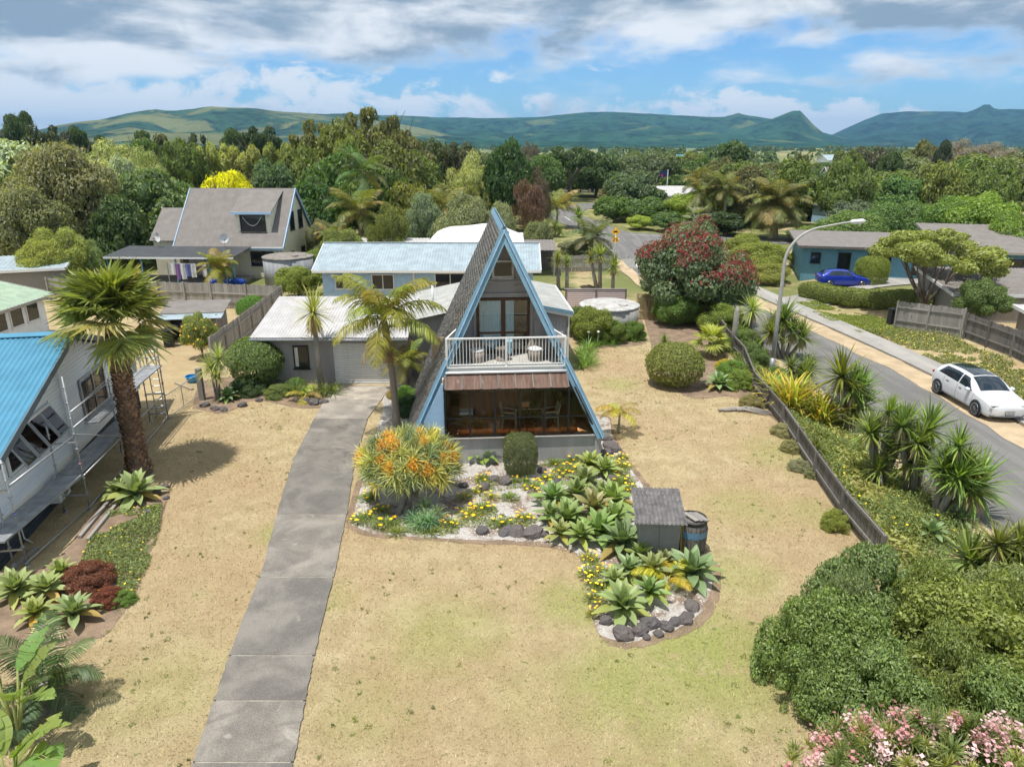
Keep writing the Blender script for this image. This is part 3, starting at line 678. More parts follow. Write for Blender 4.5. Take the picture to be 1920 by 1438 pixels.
def frond(name, pit, droop, seed, nl=52, lw=0.019, ll=0.36, hang=0.35, mat='leaf'):
    """Feather palm frond of unit length along +x: rachis and two rows of leaflets."""
    rng = np.random.default_rng(seed); V = []; F = []; var = []
    x = z = 0.0; st = 14; pts = []; a0 = math.radians(pit)
    for k in range(st+1):
        t = k/st; ang = a0-math.radians(droop)*t**1.4; pts.append((x, z, ang)); x += math.cos(ang)/st; z += math.sin(ang)/st
    for k in range(st):                                              # rachis: a thin ridge
        (x0, z0, _), (x1, z1, _) = pts[k], pts[k+1]; w0, w1 = 0.016*(1-k/st*.85), 0.016*(1-(k+1)/st*.85); b = len(V)
        V += [(x0, -w0, z0), (x0, w0, z0), (x1, w1, z1), (x1, -w1, z1), (x0, 0, z0-w0*1.4), (x1, 0, z1-w1*1.4)]
        F += [(b, b+1, b+2, b+3), (b, b+3, b+5, b+4), (b+1, b+4, b+5, b+2)]; var += [0.9, 0.9, 0.9]
    for s in (-1, 1):
        for i in range(nl):
            t = 0.12+0.87*(i+rng.uniform(0, .7))/nl; k = min(st-1, int(t*st)); fr = t*st-k
            x0 = pts[k][0]*(1-fr)+pts[k+1][0]*fr; z0 = pts[k][1]*(1-fr)+pts[k+1][1]*fr; an = pts[k][2]
            l = ll*(math.sin(math.pi*min(1, .18+.80*t))**0.7)*rng.uniform(.85, 1.1)
            fw = 0.35+0.55*t; d = Vector((math.cos(an)*fw, s*1.0, math.sin(an)*fw-hang*rng.uniform(.4, 1.3)+.12)).normalized()
            m = Vector((x0, 0, z0)); e1 = m+d*l*.5; d2 = (d+Vector((0, 0, -hang*1.3))).normalized(); e2 = e1+d2*l*.5
            wv = Vector((math.cos(an), 0, math.sin(an)))*lw*.5; b = len(V)
            V += [tuple(m-wv*.5), tuple(m+wv*.5), tuple(e1+wv), tuple(e1-wv), tuple(e2)]
            F += [(b, b+1, b+2, b+3), (b+3, b+2, b+4, b+4)]; vv = rng.random(); var += [vv, vv]
    F = [f if f[2] != f[3] else (f[0], f[1], f[2], f[2]) for f in F]
    V = np.array(V); q = [f for f in F]
    # last triangles: give each its own tip vertex so every face is a true quad
    V = list(map(tuple, V)); G = []
    for f in q:
        if f[2] == f[3]: tip = V[f[2]]; V.append((tip[0]+.002, tip[1], tip[2]-.002)); G.append((f[0], f[1], f[2], len(V)-1))
        else: G.append(f)
    return np_mesh(name, np.array(V), np.array(G), M[mat], np.array(var))
def fan_frond(name, pit, seed, nseg=28, stem=0.50, R=0.62, droop=0.5, mat='leaf'):
    """Fan palm leaf along +x: stalk then a pleated fan with split, drooping tips."""
    rng = np.random.default_rng(seed); V = []; F = []; var = []; a0 = math.radians(pit)
    ex, ez = math.cos(a0), math.sin(a0)
    w = 0.016; c = np.array([ex*stem, 0, ez*stem])
    V += [(0, -w, 0), (0, w, 0), (c[0], w, c[2]), (c[0], -w, c[2])]; F.append((0, 1, 2, 3)); var.append(.9)
    fwd = np.array([math.cos(a0-.25), 0, math.sin(a0-.25)]); side = np.array([0, 1.0, 0]); nup = np.cross(fwd, side)
    if nup[2] < 0: nup = -nup
    for i in range(nseg):
        th = math.radians(-118+236*(i+.5)/nseg); dth = math.radians(236/nseg)*.56
        l = R*(0.72+0.28*math.cos(th*.7))*rng.uniform(.88, 1.08)
        fold = 0.018*(1 if i % 2 else -1)
        def pt(r, t_, up): return c+(fwd*math.cos(t_)+side*math.sin(t_))*r+nup*up
        dv = -droop*l*rng.uniform(.15, .5)
        b = len(V); tip = pt(l, th, 0)+np.array([0, 0, dv]); mid = pt(l*.56, th, 0)+np.array([0, 0, dv*.12])
        s1 = pt(l*.46, th-dth, fold); s2 = pt(l*.46, th+dth, -fold)
        V += [tuple(c), tuple(s1), tuple(mid), tuple(s2), tuple(tip)]
        V.append((tip[0]+.004, tip[1], tip[2]-.004)); vv = rng.random()
        F += [(b, b+1, b+2, b+3), (b+1, b+4, b+5, b+2), (b+2, b+5, b+4, b+3)]; var += [vv, vv, vv]
    return np_mesh(name, np.array(V), np.array(F), M[mat], np.array(var))
def trunk_mesh(name, seed, limbs=6, lean=0.04, r=0.055, split=0.3, mat='bark'):
    rng = random.Random(seed); mb = MB(); top = Vector((rng.uniform(-lean, lean), rng.uniform(-lean, lean), split))
    mb.tube([(0, 0, -0.03), top*.5, top], [r*1.35, r, r*.85], 8)
    for i in range(limbs):
        a = 2*math.pi*i/limbs+rng.uniform(-.4, .4); e = Vector((math.cos(a)*rng.uniform(.35, .75), math.sin(a)*rng.uniform(.35, .75), rng.uniform(.6, .86)))
        m = top.lerp(e, .5)+Vector((0, 0, rng.uniform(-.06, .03)))
        mb.tube([top*.9, m, e], [r*.6, r*.38, r*.12], 6)
        for k in range(2):
            e2 = e+Vector((rng.uniform(-.25, .25), rng.uniform(-.25, .25), rng.uniform(.0, .15))); mb.tube([m, (m+e2)/2, e2], [r*.3, r*.2, r*.06], 5)
    return mb.mesh(name, M[mat], True)
CR = {
 'round': [crown('crown_round', 'round', 12000, .050, 100+i) for i in range(4)],
 'open': [crown('crown_open', 'open', 10000, .046, 120+i, .45) for i in range(3)],
 'umbrella': [crown('crown_umbrella', 'umbrella', 6500, .045, 140+i, .45) for i in range(2)],
 'pine': [crown('crown_pine', 'pine', 6500, .050, 160+i, .3, .2) for i in range(2)],
 'dome': [crown('crown_dome', 'dome', 13000, .045, 180+i) for i in range(3)],
 'fine': [crown('crown_fine', 'dome', 36000, .024, 200+i, .5) for i in range(2)],
 'tree_fine': [crown('crown_tree_fine', 'round', 34000, .027, 220+i, .5) for i in range(2)],
 'umb_fine': [crown('crown_umb_fine', 'umbrella', 26000, .026, 280, .5)],
 'column': [crown('crown_column', 'column', 7000, .065, 240+i, .22, .5) for i in range(2)],
 'wispy': [crown('crown_wispy', 'open', 9000, .060, 260+i, .16, .3) for i in range(2)],
}
RED = [crown('blossom_mesh', 'round', 19000, .015, 220, .8, .4, mat='petal', top_only=0.05)]
TRUNKS = [trunk_mesh('trunk_mesh', 300+i) for i in range(4)]
MULTI = [trunk_mesh('multi_trunk_mesh', 310+i, 9, .05, .035, .12) for i in range(2)]
weeds()
BARE = trunk_mesh('bare_branches', 330, 14, .05, .03, .25, 'bark_pale')
GROUPED = {}
def tree(name, label, x, y, top, rad, kind, col, zb=0.18, ry=None, group=None, cat='tree', trunk=None, seed=None, parts=('trunk', 'crown'), ground=None):
    z0 = gz(x, y) if ground is None else ground; h = top-z0
    t = thing(name, label, cat, (x, y, z0), random.uniform(0, 6.28), group)
    tm = random.choice(trunk or TRUNKS); ry = ry or rad
    link(parts[0], tm, t, scale=(rad, ry, h))
    cm = random.choice(CR[kind]) if seed is None else CR[kind][seed % len(CR[kind])]
    link(parts[1], cm, t, (0, 0, h*zb), scale=(rad, ry, h*(1-zb)), color=col)
    return t
def shrub(name, label, x, y, rad, h, col, kind='dome', group=None, cat='shrub', ry=None, z0=None):
    t = thing(name, label, cat, (x, y, gz(x, y) if z0 is None else z0), random.uniform(0, 6.28), group)
    link('stem', MULTI[0], t, scale=(rad*.8, (ry or rad)*.8, h*.8)); link('foliage', random.choice(CR[kind]), t, scale=(rad, ry or rad, h), color=col)
    return t
FR = [frond('frond_up', 62, 60, 1), frond('frond_mid', 38, 85, 2), frond('frond_low', 8, 85, 3), frond('frond_hang', -25, 50, 4, hang=.55)]
FRC = [frond('king_frond_up', 66, 75, 5, 52, .017, .32, .55), frond('king_frond_mid', 40, 95, 6, 52, .017, .32, .6), frond('king_frond_low', 10, 80, 7, 52, .017, .32, .7)]
FAN = [fan_frond('fan_up', 66, 1), fan_frond('fan_mid', 34, 2), fan_frond('fan_low', 2, 3, droop=.7), fan_frond('fan_hang', -38, 4, droop=.9)]
FAN_DEAD = fan_frond('fan_dead', -58, 5, droop=1.2, mat='dead_leaf')
def palm_trunk(h, r0, r1, lean=(0, 0), rings=26, bulge=0.0):
    mb = MB(); pts = []; rr = []
    for i in range(rings+1):
        t = i/rings; pts.append((lean[0]*t*t, lean[1]*t*t, h*t)); q = r0+(r1-r0)*t+bulge*math.exp(-t*14)
        rr.append(q*(1.07 if i % 2 else 0.97))
    mb.tube(pts, rr, 10); return mb
def feather_palm(name, label, x, y, h, L, col, n=16, r=0.14, fronds=None, group=None, lean=(0, 0), lo=-1, z0=None, cat='palm tree', bark='palm_bark'):
    fronds = fronds or FR
    t = thing(name, label, cat, (x, y, gz(x, y) if z0 is None else z0), random.uniform(0, 6.28), group)
    palm_trunk(h, r*1.25, r*.8, lean, bulge=r*.4).build('trunk', M[bark], t, True)
    for i in range(n):
        u = i/n; k = min(len(fronds)-1, int(u*len(fronds)*0.98))
        link('frond', fronds[k], t, (lean[0], lean[1], h-.02), (0, random.uniform(-.12, .12), i*2.4+random.uniform(-.25, .25)), L*random.uniform(.85, 1.1), color=tuple(c*.78*random.uniform(.85, 1.15) for c in col) if random.random() < .88 else (0.27, 0.21, 0.08))
    return t
YU = [blades('rosette_mesh', 95, 1.0, .075, 84, -38, .35, 10+i) for i in range(3)]
YU_DRY = blades('dead_rosette_mesh', 60, .75, .06, -45, -84, .3, 20, 3, .08, 'dead_leaf')
CAB = [blades('cabbage_rosette', 110, 1.0, .05, 85, -45, .55, 30+i, 4) for i in range(2)]
FLAX = [blades('flax_blades', 60, 1.0, .06, 86, 40, 1.5, 40+i, 6, .22) for i in range(2)]
STRAP = [blades('strap_blades', 46, 1.0, .055, 80, 28, 1.9, 50+i, 5, .30) for i in range(2)]
DRAGON = [blades('dragon_rosette', 74, 1.0, .064, 84, -20, 1.25, 60+i, 5, .06) for i in range(3)]
GAZ = [blades('gazania_leaves', 130, .75, .085, 75, 12, .8, 70+i, 3, .75) for i in range(2)]
def yucca(label, x, y, heads, col, group=None, z0=None, name='yucca', meshes=None, skirt=True, tr=0.09):
    """heads: (dx, dy, height, radius) of every leafy head; each stands on its own stem."""
    meshes = meshes or YU
    if len(heads) >= 3 and name == 'yucca':
        heads = heads+[(a[0]*.6+b[0]*.4+random.uniform(-.25, .25), random.uniform(-.4, .4), a[2]*.55+b[2]*.3, (a[3]+b[3])*.46) for a, b in zip(heads, heads[1:])]
    t = thing(name, label, 'yucca' if name == 'yucca' else 'cordyline', (x, y, gz(x, y) if z0 is None else z0), 0, group)
    for (dx, dy, h, r) in heads:
        mb = MB(); mb.tube([(dx*.25, dy*.25, -.05), (dx*.6, dy*.6, h*.45), (dx, dy, h)], [tr*1.2, tr, tr*.75], 8); mb.build('trunk', M['bark_pale'], t, True)
        link('rosette', random.choice(meshes), t, (dx, dy, h), (random.uniform(-.15, .15), random.uniform(-.15, .15), random.uniform(0, 6)), r*random.uniform(1.25, 1.5), color=tuple(c*random.uniform(.85, 1.15) for c in col))
        if skirt and h > 0.7: link('dead_leaves', YU_DRY, t, (dx, dy, h-.05), (0, 0, random.uniform(0, 6)), r*random.uniform(1.0, 1.25), color=(0.36, 0.28, 0.19))
    return t
# agave: broad soft leaves, every leaf its own part
def agave_leaf(name, curve, width, seed):
    mb = MB(); st = 8; rng = random.Random(seed); x = z = 0.0; rows = []
    for k in range(st+1):
        t = k/st; w = width*(0.42+0.58*math.sin(math.pi*min(1, t*.86+.14))**.8) if t < .62 else width*(1-((t-.62)/.38)**1.5)*1.0
        if k == st: w = 0.004
        rows.append((x, z, w)); ang = curve[0]+(curve[1]-curve[0])*t; x += math.cos(ang)/st; z += math.sin(ang)/st
    for (x, z, w) in rows:
        for q in (-1, -.5, 0, .5, 1): mb.v.append((x, q*w/2, z+abs(q)**1.6*w*.17))
    for k in range(st):
        for j in range(4):
            a = k*5+j; mb.f.append((a, a+1, a+6, a+5)); mb.m.append(0)
    me = mb.mesh(name, M['succulent'], True)
    at_ = me.attributes.new('var', 'FLOAT', 'FACE'); at_.data.foreach_set('value', [min(1, .35+.5*(i//4)/st) for i in range(len(mb.f))])
    return me
AG = [agave_leaf('agave_leaf_a', (.25, -.25), .30, 1), agave_leaf('agave_leaf_b', (.1, -.55), .29, 2), agave_leaf('agave_leaf_c', (.3, .1), .24, 3)]
def agave(label, x, y, r, col=(0.22, 0.27, 0.12), n=24, group=None, z0=None, tilt=(0, 0), stem=0.12):
    t = thing('agave', label, 'agave', (x, y, gz(x, y) if z0 is None else z0), random.uniform(0, 6.28), group)
    t.rotation_euler = (tilt[0], tilt[1], t.rotation_euler[2])
    if stem: mb = MB(); mb.tube([(0, 0, -.05), (0, 0, stem)], [.07*r, .10*r], 7); mb.build('stem', M['bark_pale'], t, True)
    for i in range(n):
        u = i/n; pit = math.radians(84-88*u**.85)+random.uniform(-.08, .08); m = AG[2] if u < .2 else (AG[0] if u < .65 else AG[1])
        k = random.uniform(.85, 1.12); yel = (1.25, 1.08, .75) if (u > .8 and random.random() < .35) else (1.5, .85, .6) if (u > .88 and random.random() < .35) else (1, 1, 1)
        s = r*(.72+.30*u)*random.uniform(.9, 1.06)
        link('leaf', m, t, (0.04*r*u, 0, stem), (random.uniform(-.12, .12), -pit, i*2.39996), (s, s*random.uniform(.9, 1.15), s), color=tuple(c*k*q*w for c, q, w in zip(col, yel, (.70, .64, .52))))
    return t
def rock_mesh(seed):
    rng = np.random.default_rng(seed); v = []; f = []; nu, nv = 9, 6
    for j in range(nv+1):
        for i in range(nu):
            th = math.pi*j/nv; ph = 2*math.pi*i/nu; d = np.array([math.sin(th)*math.cos(ph), math.sin(th)*math.sin(ph), math.cos(th)])
            v.append(tuple(d*(1+rng.uniform(-.17, .17) if 0 < j < nv else 1)))
    for j in range(nv):
        for i in range(nu): f.append((j*nu+i, j*nu+(i+1) % nu, (j+1)*nu+(i+1) % nu, (j+1)*nu+i))
    mb = MB(); mb.add(v, [q[::-1] for q in f]); return mb.mesh('rock_mesh', M['rock'])
ROCKS = [rock_mesh(i) for i in range(5)]
def rock(label, x, y, s, group=None):
    o = link('rock', random.choice(ROCKS), None, (x, y, gz(x, y)+s*.22), (random.uniform(-.3, .3), random.uniform(-.3, .3), random.uniform(0, 6)), (s*random.uniform(.9, 1.25), s*random.uniform(.75, 1.0), s*random.uniform(.55, .75)))
    return tag(o, label, 'rock', group)
FLW = {}
def flower_mesh(n, seed, size=.06):
    rng = np.random.default_rng(seed); a = rng.uniform(0, 6.28, n); r = np.sqrt(rng.random(n))*.85; c = np.stack([np.cos(a)*r, np.sin(a)*r, .62-.25*r*r+rng.uniform(0, .18, n)], 1)
    V = []; F = []; 
    for p in c:
        b = len(V); V.append(tuple(p)); rr = size*rng.uniform(.75, 1.3); tx, ty = rng.uniform(-.35, .35, 2)
        for k in range(8):
            q = k*math.pi/4; dx, dy = math.cos(q)*rr, math.sin(q)*rr; V.append((p[0]+dx, p[1]+dy, p[2]+dx*tx+dy*ty+.012))
        for k in range(4): F.append((b, b+1+2*k, b+2+2*k, b+1+(2*k+2) % 8))
    return np_mesh('flowers_mesh', np.array(V), np.array(F), M['petal'], rng.random(len(F)))
FL = [flower_mesh(8, 1, .1), flower_mesh(14, 2, .085), flower_mesh(4, 3, .1)]
def flower_clump(label, x, y, r, h=.25, k=0, col=(0.20, 0.24, 0.08), fcol=(0.85, 0.52, 0.02), group=None):
    t = thing('flower_clump', label, 'flowers', (x, y, gz(x, y)), random.uniform(0, 6.28), group)
    link('leaves', random.choice(GAZ), t, scale=(r*.75, r*.75, h*1.3), color=col)
    if k is not None: link('flowers', FL[k], t, scale=(r, r, h*1.25), color=fcol)['kind'] = 'stuff'
    return t
# ------------------------------------------------------------------ buildings
t_ = NT('window_glass'); M['glass'] = t_.done(t_.bsdf((0.018, 0.022, 0.026), 0.04, 0.6))
_UB = {}
def unit_box(mat):
    if mat not in _UB: mb = MB(); mb.box((0, 0, 0), (1, 1, 1)); _UB[mat] = mb.mesh('unit_'+mat, M[mat])
    return _UB[mat]
def piece(name, mat, parent, c, size, rot=(0, 0, 0)): return link(name, unit_box(mat), parent, c, rot, size)
def window(parent, c, w, h, rz=0.0, frame='white', nx=2, ny=1, fw=.06, pane='glass', curtain=None, name='window'):
    """Framed window facing local -y turned by rz; frame 5 cm proud, each pane a sub-part."""
    mb = MB(); d = .07
    mb.box((0, -d/2, h/2-fw/2), (w, d, fw)); mb.box((0, -d/2, -h/2+fw/2), (w, d, fw))
    for i in range(nx+1):
        x = -w/2+fw/2+(w-fw)*i/nx; mb.box((x, -d/2+.003, 0), (fw if i in (0, nx) else fw*.8, d-.006, h-2*fw))
    for j in range(1, ny): mb.box((0, -d/2+.006, -h/2+h*j/ny), (w-2*fw, d-.02, fw*.7))
    mb.box((0, -d/2-.02, -h/2-.02), (w+.1, d+.05, .035))
    o = mb.build(name, M[frame], parent, loc=c, rot=(0, 0, rz))
    for i in range(nx):
        for j in range(ny):
            piece('pane', pane, o, (-w/2+fw/2+(w-fw)*(i+.5)/nx, -.022, -h/2+fw/2+(h-fw)*(j+.5)/ny), ((w-fw)/nx-.03, .02, (h-fw)/ny-.03))
    if curtain: piece('curtain', curtain, o, (-w*.3, -.034, 0), (w*.22, .004, h-.2))
    return o
def roof_mat(name, c, rough=0.5, streak=0.2, metal=0.0, moss=None):
    return paint(name, c, rough, 0.4, streak, 1.6, metal=metal, dirt=moss)
M['roof_blue_pale'] = roof_mat('pale_blue_roof', (0.37, 0.445, 0.48))
M['roof_blue'] = roof_mat('bright_blue_roof', (0.085, 0.27, 0.40), 0.45, .12)
M['roof_white'] = roof_mat('white_iron_roof', (0.54, 0.52, 0.51), 0.5, .15, moss=((0.45, 0.40, 0.36), .35))
M['roof_grey'] = roof_mat('grey_iron_roof', (0.40, 0.40, 0.37), 0.6, .2)
M['roof_brown'] = roof_mat('brown_grey_roof', (0.215, 0.192, 0.175), 0.8, .15)
M['roof_green'] = roof_mat('faded_green_roof', (0.33, 0.43, 0.31), 0.7, .2, moss=((0.45, 0.47, 0.38), .5))
M['roof_teal'] = roof_mat('teal_roof', (0.12, 0.34, 0.30), 0.5, .15)
M['roof_dark'] = roof_mat('dark_iron_roof', (0.085, 0.09, 0.095), 0.6, .2)
M['roof_red'] = roof_mat('red_roof', (0.55, 0.12, 0.09), 0.6)
M['cream'] = paint('cream_boards', (0.80, 0.75, 0.58), 0.6, vary=.1)
M['blue_wall'] = paint('blue_wall', (0.12, 0.28, 0.37), 0.6, vary=.12)
M['pale_blue'] = paint('pale_blue_wall', (0.36, 0.54, 0.74), 0.6, vary=.1)
M['house_white'] = paint('off_white_boards', (0.80, 0.84, 0.88), 0.55, vary=.08)
M['plinth'] = paint('plinth_boards', (0.05, 0.06, 0.075), 0.8, vary=.25)
M['brown_frame'] = wood('brown_joinery', (0.10, 0.06, 0.035), (0.20, 0.12, 0.07))
M['curtain_blue'] = paint('blue_curtain', (0.52, 0.80, 0.90), 0.9, 0.1, .1, 6)
def poly_sheet():
    t = NT('bronze_polycarbonate'); co = t.coord('Object', (9, 1, 1)); n = t.noise(co, 1.2, 6, .6); n2 = t.noise(t.coord('Object'), 2.2, 6, .65)
    col = t.mix(t.ramp(n, .35, .7), (0.26, .155, .115), (.42, .29, .23)); col = t.mix(t.ramp(n2, .58, .74, 0, .8), col, (.55, .44, .38))
    b = t.bsdf(col, .35, .5); tl = t.n('ShaderNodeBsdfTransparent'); tl.inputs[0].default_value = (.55, .42, .33, 1); m = t.n('ShaderNodeMixShader'); m.inputs[0].default_value = .58
    t.nt.links.new(b.outputs[0], m.inputs[1]); t.nt.links.new(tl.outputs[0], m.inputs[2]); return t.done(m)
M['poly_brown'] = poly_sheet()
M['cedar'] = wood('cedar_board', (0.52, 0.38, 0.26), (0.66, 0.52, 0.38), (14, 1, 14))
def shingle_mat():
    t = NT('old_shingle'); co = t.coord('Object', (1, 1, 1)); n = t.noise(co, 3.0, 7, 0.7); n2 = t.noise(t.coord('Object', (20, 20, 2)), 1.4, 5, 0.7)
    at_ = t.n('ShaderNodeAttribute', attribute_name='var')
    col = t.mix(at_.outputs['Fac'], (0.19, 0.182, 0.172), (0.34, 0.325, 0.305)); col = t.mix(t.ramp(n, .52, .72, 0, .6), col, (0.46, 0.43, 0.39))
    col = t.mix(t.ramp(n2, .56, .7, 0, .5), col, (0.26, 0.21, 0.15)); return t.done(t.bsdf(col, .95, .1, 0, n2, .01, .6))
M['shingle'] = shingle_mat()

def a_frame():
    O = Vector((-0.17, 23.62, 0)); RZ = math.radians(4.0)
    h = thing('a_frame_house', 'steep triangular grey house with pale blue edges, balcony and bronze sunroom', 'house', O, RZ)
    AP = 8.19; hw = lambda z: 3.45*(AP-z)/7.19; fy = lambda z: 1.6*(z-1)/7.19; BK = 9.3
    for s, nm in ((-1, 'roof'), (1, 'roof')):
        zb = 0.32 if s < 0 else 0.9
        q = [(s*hw(zb), fy(zb), zb), (0, 1.6, AP), (0, BK, AP), (s*hw(zb), BK, zb)]
        mb = MB(); mb.slab(q[::-1] if s > 0 else q, .16); r = mb.build(nm, M['dark_grey'], h)
        a, b = Vector((s*hw(zb), 0, zb)), Vector((0, 0, AP)); sl = (b-a); Ls = sl.length; sl.normalize(); nrm = Vector((-sl.z*(-s), 0, 0)); nrm = Vector((s*sl.z, 0, -s*sl.x)).normalized()
        if nrm.z < 0: nrm = -nrm
        V = []; F = []; var = []; rows = int(Ls/.17)
        for i in range(rows):
            d0, d1 = i*.17, min(Ls, i*.17+.215); z = zb+(AP-zb)*(d0/Ls); y = fy(z)+.02-random.uniform(0, .03); off = random.uniform(0, .2)
            while y < BK-.02:
                w = random.uniform(.12, .26); y1 = min(BK, y+w-.012); p = a+sl*d0; e = a+sl*d1; th = random.uniform(.022, .045); k = len(V)
                for (P_, o) in ((p, th), (e, .006)):
                    for yy in (y, y1): V.append(tuple(Vector((P_.x, yy, P_.z))+nrm*o))
                lo = p+nrm*.002; V += [(lo.x, y, lo.z), (lo.x, y1, lo.z)]
                F += [(k, k+1, k+3, k+2), (k+4, k+5, k+1, k)]; v = random.random(); var += [v, v]; y += w
        o = link('shingles', np_mesh('shingles', np.array(V), np.array(F), M['shingle'], np.array(var)), r); o['kind'] = 'stuff'
        # barge boards along the leaning front edge
        A, B = Vector((s*hw(.95), fy(.95)-.03, .95)), Vector((0, 1.57, AP))
        for k, (dy, wd, hh, off) in enumerate(((-.03, .07, .27, -.08), (-.085, .05, .12, .02), (-.12, .03, .03, -.03))):
            mb = MB(); mb.beam(A+nrm*off+Vector((0, dy, 0)), B+nrm*off+Vector((0, dy, 0)), wd, hh, up=nrm)
            mb.build('barge_board', M['blue_trim'] if k != 2 else M['pale_blue'], h)
        mb = MB(); mb.beam((s*.085, 1.45, AP+.0), (s*.085, BK+.02, AP+.0), .24, .03, up=nrm); mb.build('ridge_cap', M['blue_trim'], h)
    # upper facade, set back under the roof
    FY = 2.35; mb = MB(); mb.prism([(-hw(3.3)+.12, FY, 3.3), (hw(3.3)-.12, FY, 3.3), (0, FY, AP-.25)], (0, .1, 0)); mb.build('upper_wall', M['grey_wall'], h)
    for s in (-1, 1):
        for z in (4.75, 6.05, 6.35):
            a, b = (.98 if z < 5 else .42), hw(z)-.14
            if b > a: piece('trim', 'grey_wall', h, (s*(a+b)/2, FY-.012, z), (b-a, .025, .05))
        piece('trim', 'grey_wall', h, (s*1.06, FY-.03, 4.55), (.10, .05, 2.2))
    piece('trim', 'grey_wall', h, (0, FY-.035, 5.72), (2*hw(5.72)-.3, .06, .16)); piece('trim', 'grey_wall', h, (0, FY-.02, 6.22), (2*hw(6.22)-.3, .03, .06))
    w = window(h, (0, FY-.005, 6.68), .80, .66, 0, 'galv', 1, 1, .08)
    d = link('sliding_door', None, h, (0, FY, 4.57))
    mb = MB(); mb.box((0, -.05, 1.0), (1.95, .09, .09)); mb.box((0, -.05, -1.0), (1.95, .09, .09))
    for x in (-.94, -.04, .04, .94): mb.box((x, -.05 if abs(x) > .5 else -.07, 0), (.08, .09, 1.92))
    mb.box((-.49, -.045, -.28), (.82, .05, .07)); mb.box((.49, -.045, -.28), (.82, .05, .07)); mb.build('door_frame', M['brown_frame'], d)
    piece('door_backing', 'room', d, (0, -.008, 0), (1.9, .012, 1.96))  # dark sheet in place of the room's shade behind the glass
    for (x0, x1) in ((-.88, -.08), (.08, .40)):
        mb = MB(); n = 40
        for i in range(n+1):
            x = x0+(x1-x0)*i/n; y = -.026+.008*math.sin(i*1.35)+.003*math.sin(i*.5); mb.v += [(x, y, -.94), (x, y, .94)]
        mb.f = [(2*i, 2*i+2, 2*i+3, 2*i+1) for i in range(n)]; mb.m = [0]*n; mb.build('curtain', M['curtain_blue'], d, True)
    for x in (-.49, .49): piece('pane', 'pane_clear', d, (x, -.055, 0), (.82, .008, 1.9))
    # balcony
    b = link('balcony', None, h, (0, 0, 0)); BZ = 3.50
    mb = MB(); mb.box((0, 1.44, BZ-.06), (4.1, 1.78, .12)); mb.build('floor', paint('balcony_deck', (0.50, 0.48, 0.43), .7, vary=.15), b)
    piece('fascia', 'white', b, (0, .53, BZ-.10), (4.22, .05, .22)); piece('fascia', 'blue_trim', b, (0, .56, BZ-.27), (4.3, .06, .14))
    mb = MB(); mb.tube([(-2.16, .47, BZ-.17), (2.16, .47, BZ-.17)], .055, 8); mb.tube([(2.13, .5, BZ-.17), (2.16, .75, BZ-.3), (2.2, 1.2, BZ-.5)], .035, 6); mb.build('gutter', M['white'], b, True)
    r = link('railing', None, h, (0, .52, BZ))
    mb = MB(); mb.box((0, 0, 1.06), (4.26, .07, .05)); mb.box((0, 0, .10), (4.2, .04, .04)); mb.box((0, -.03, .015), (4.2, .09, .03))
    for s in (-1, 1):
        mb.beam((s*2.1, 0, 1.058), (s*1.62, 1.8, 1.058), .06, .045); mb.beam((s*2.1, 0, .1), (s*1.9, .6, .1), .035, .035)
    mb.build('rail', M['white'], r)
    for x in (-2.1, 0, 2.1): piece('post', 'white', r, (x, 0, .5), (.075, .075, 1.1))
    bal = MB(); bal.box((0, 0, 0), (.022, .022, .94)); bm_ = bal.mesh('baluster_mesh', M['white'])
    for i in range(1, 36):
        x = -2.1+4.2*i/36
        if abs(x) > .06: link('baluster', bm_, r, (x, 0, .57))
    for s in (-1, 1):
        for i in range(1, 4): link('baluster', bm_, r, (s*(2.1-.035*i*1.0), .14*i, .57))
    # bronze awning panels under the balcony
    aw = link('awning', None, h)
    T0, T1 = Vector((0, .62, 3.33)), Vector((0, -.12, 2.90)); n = 7; W = 4.34
    for i in range(n):
        x = -W/2+W*(i+.5)/n; mb = MB(); mb.slab([(x-W/n/2+.02, T1.y, T1.z), (x+W/n/2-.02, T1.y, T1.z), (x+W/n/2-.02, T0.y, T0.z), (x-W/n/2+.02, T0.y, T0.z)], .012)
        mb.build('panel', M['poly_brown'], aw)
    for i in range(n+1):
        x = -W/2+W*i/n; mb = MB(); mb.beam((x, T1.y, T1.z+.012), (x, T0.y, T0.z+.012), .045, .04); mb.build('rib', M['timber_dark'], aw)
    # sunroom glazing
    g = link('sunroom', None, h); GYy = .04; Z0, Z1, ZM = 1.03, 2.86, 1.76; xs = [-2.2, -1.32, -.43, .45, 1.34, 2.2]
    for x in xs: piece('mullion', 'black_metal', g, (x, GYy, (Z0+Z1)/2), (.075, .08, Z1-Z0))
    piece('rail', 'black_metal', g, (0, GYy, Z1), (4.5, .09, .07)); piece('rail', 'timber_grey', g, (.45, GYy-.03, Z0-.02), (5.5, .14, .04))
    piece('rail', 'black_metal', g, (.42, GYy, Z0+.02), (5.3, .06, .05)); 
    for i in range(5):
        a, c = xs[i]+.04, xs[i+1]-.04
        piece('rail', 'black_metal', g, ((a+c)/2, GYy-.005, ZM), (c-a, .05, .045))
        piece('pane', 'pane_bronze', g, ((a+c)/2, GYy, (ZM+Z1)/2), (c-a, .008, Z1-ZM-.06)); piece('pane', 'pane_bronze', g, ((a+c)/2, GYy, (ZM+Z0)/2), (c-a, .008, ZM-Z0-.05))
    e0, e1, em = hw(Z0)-.16, hw(Z1)-.16, hw(ZM)-.16
    for (za, zc) in ((Z0, ZM), (ZM, Z1)):
        mb = MB(); mb.prism([(2.24, GYy-.004, za+.03), (hw(za)-.2, GYy-.004, za+.03), (hw(zc)-.2, GYy-.004, zc-.03), (2.24, GYy-.004, zc-.03)], (0, .008, 0)); mb.build('pane', M['pane_bronze'], g)
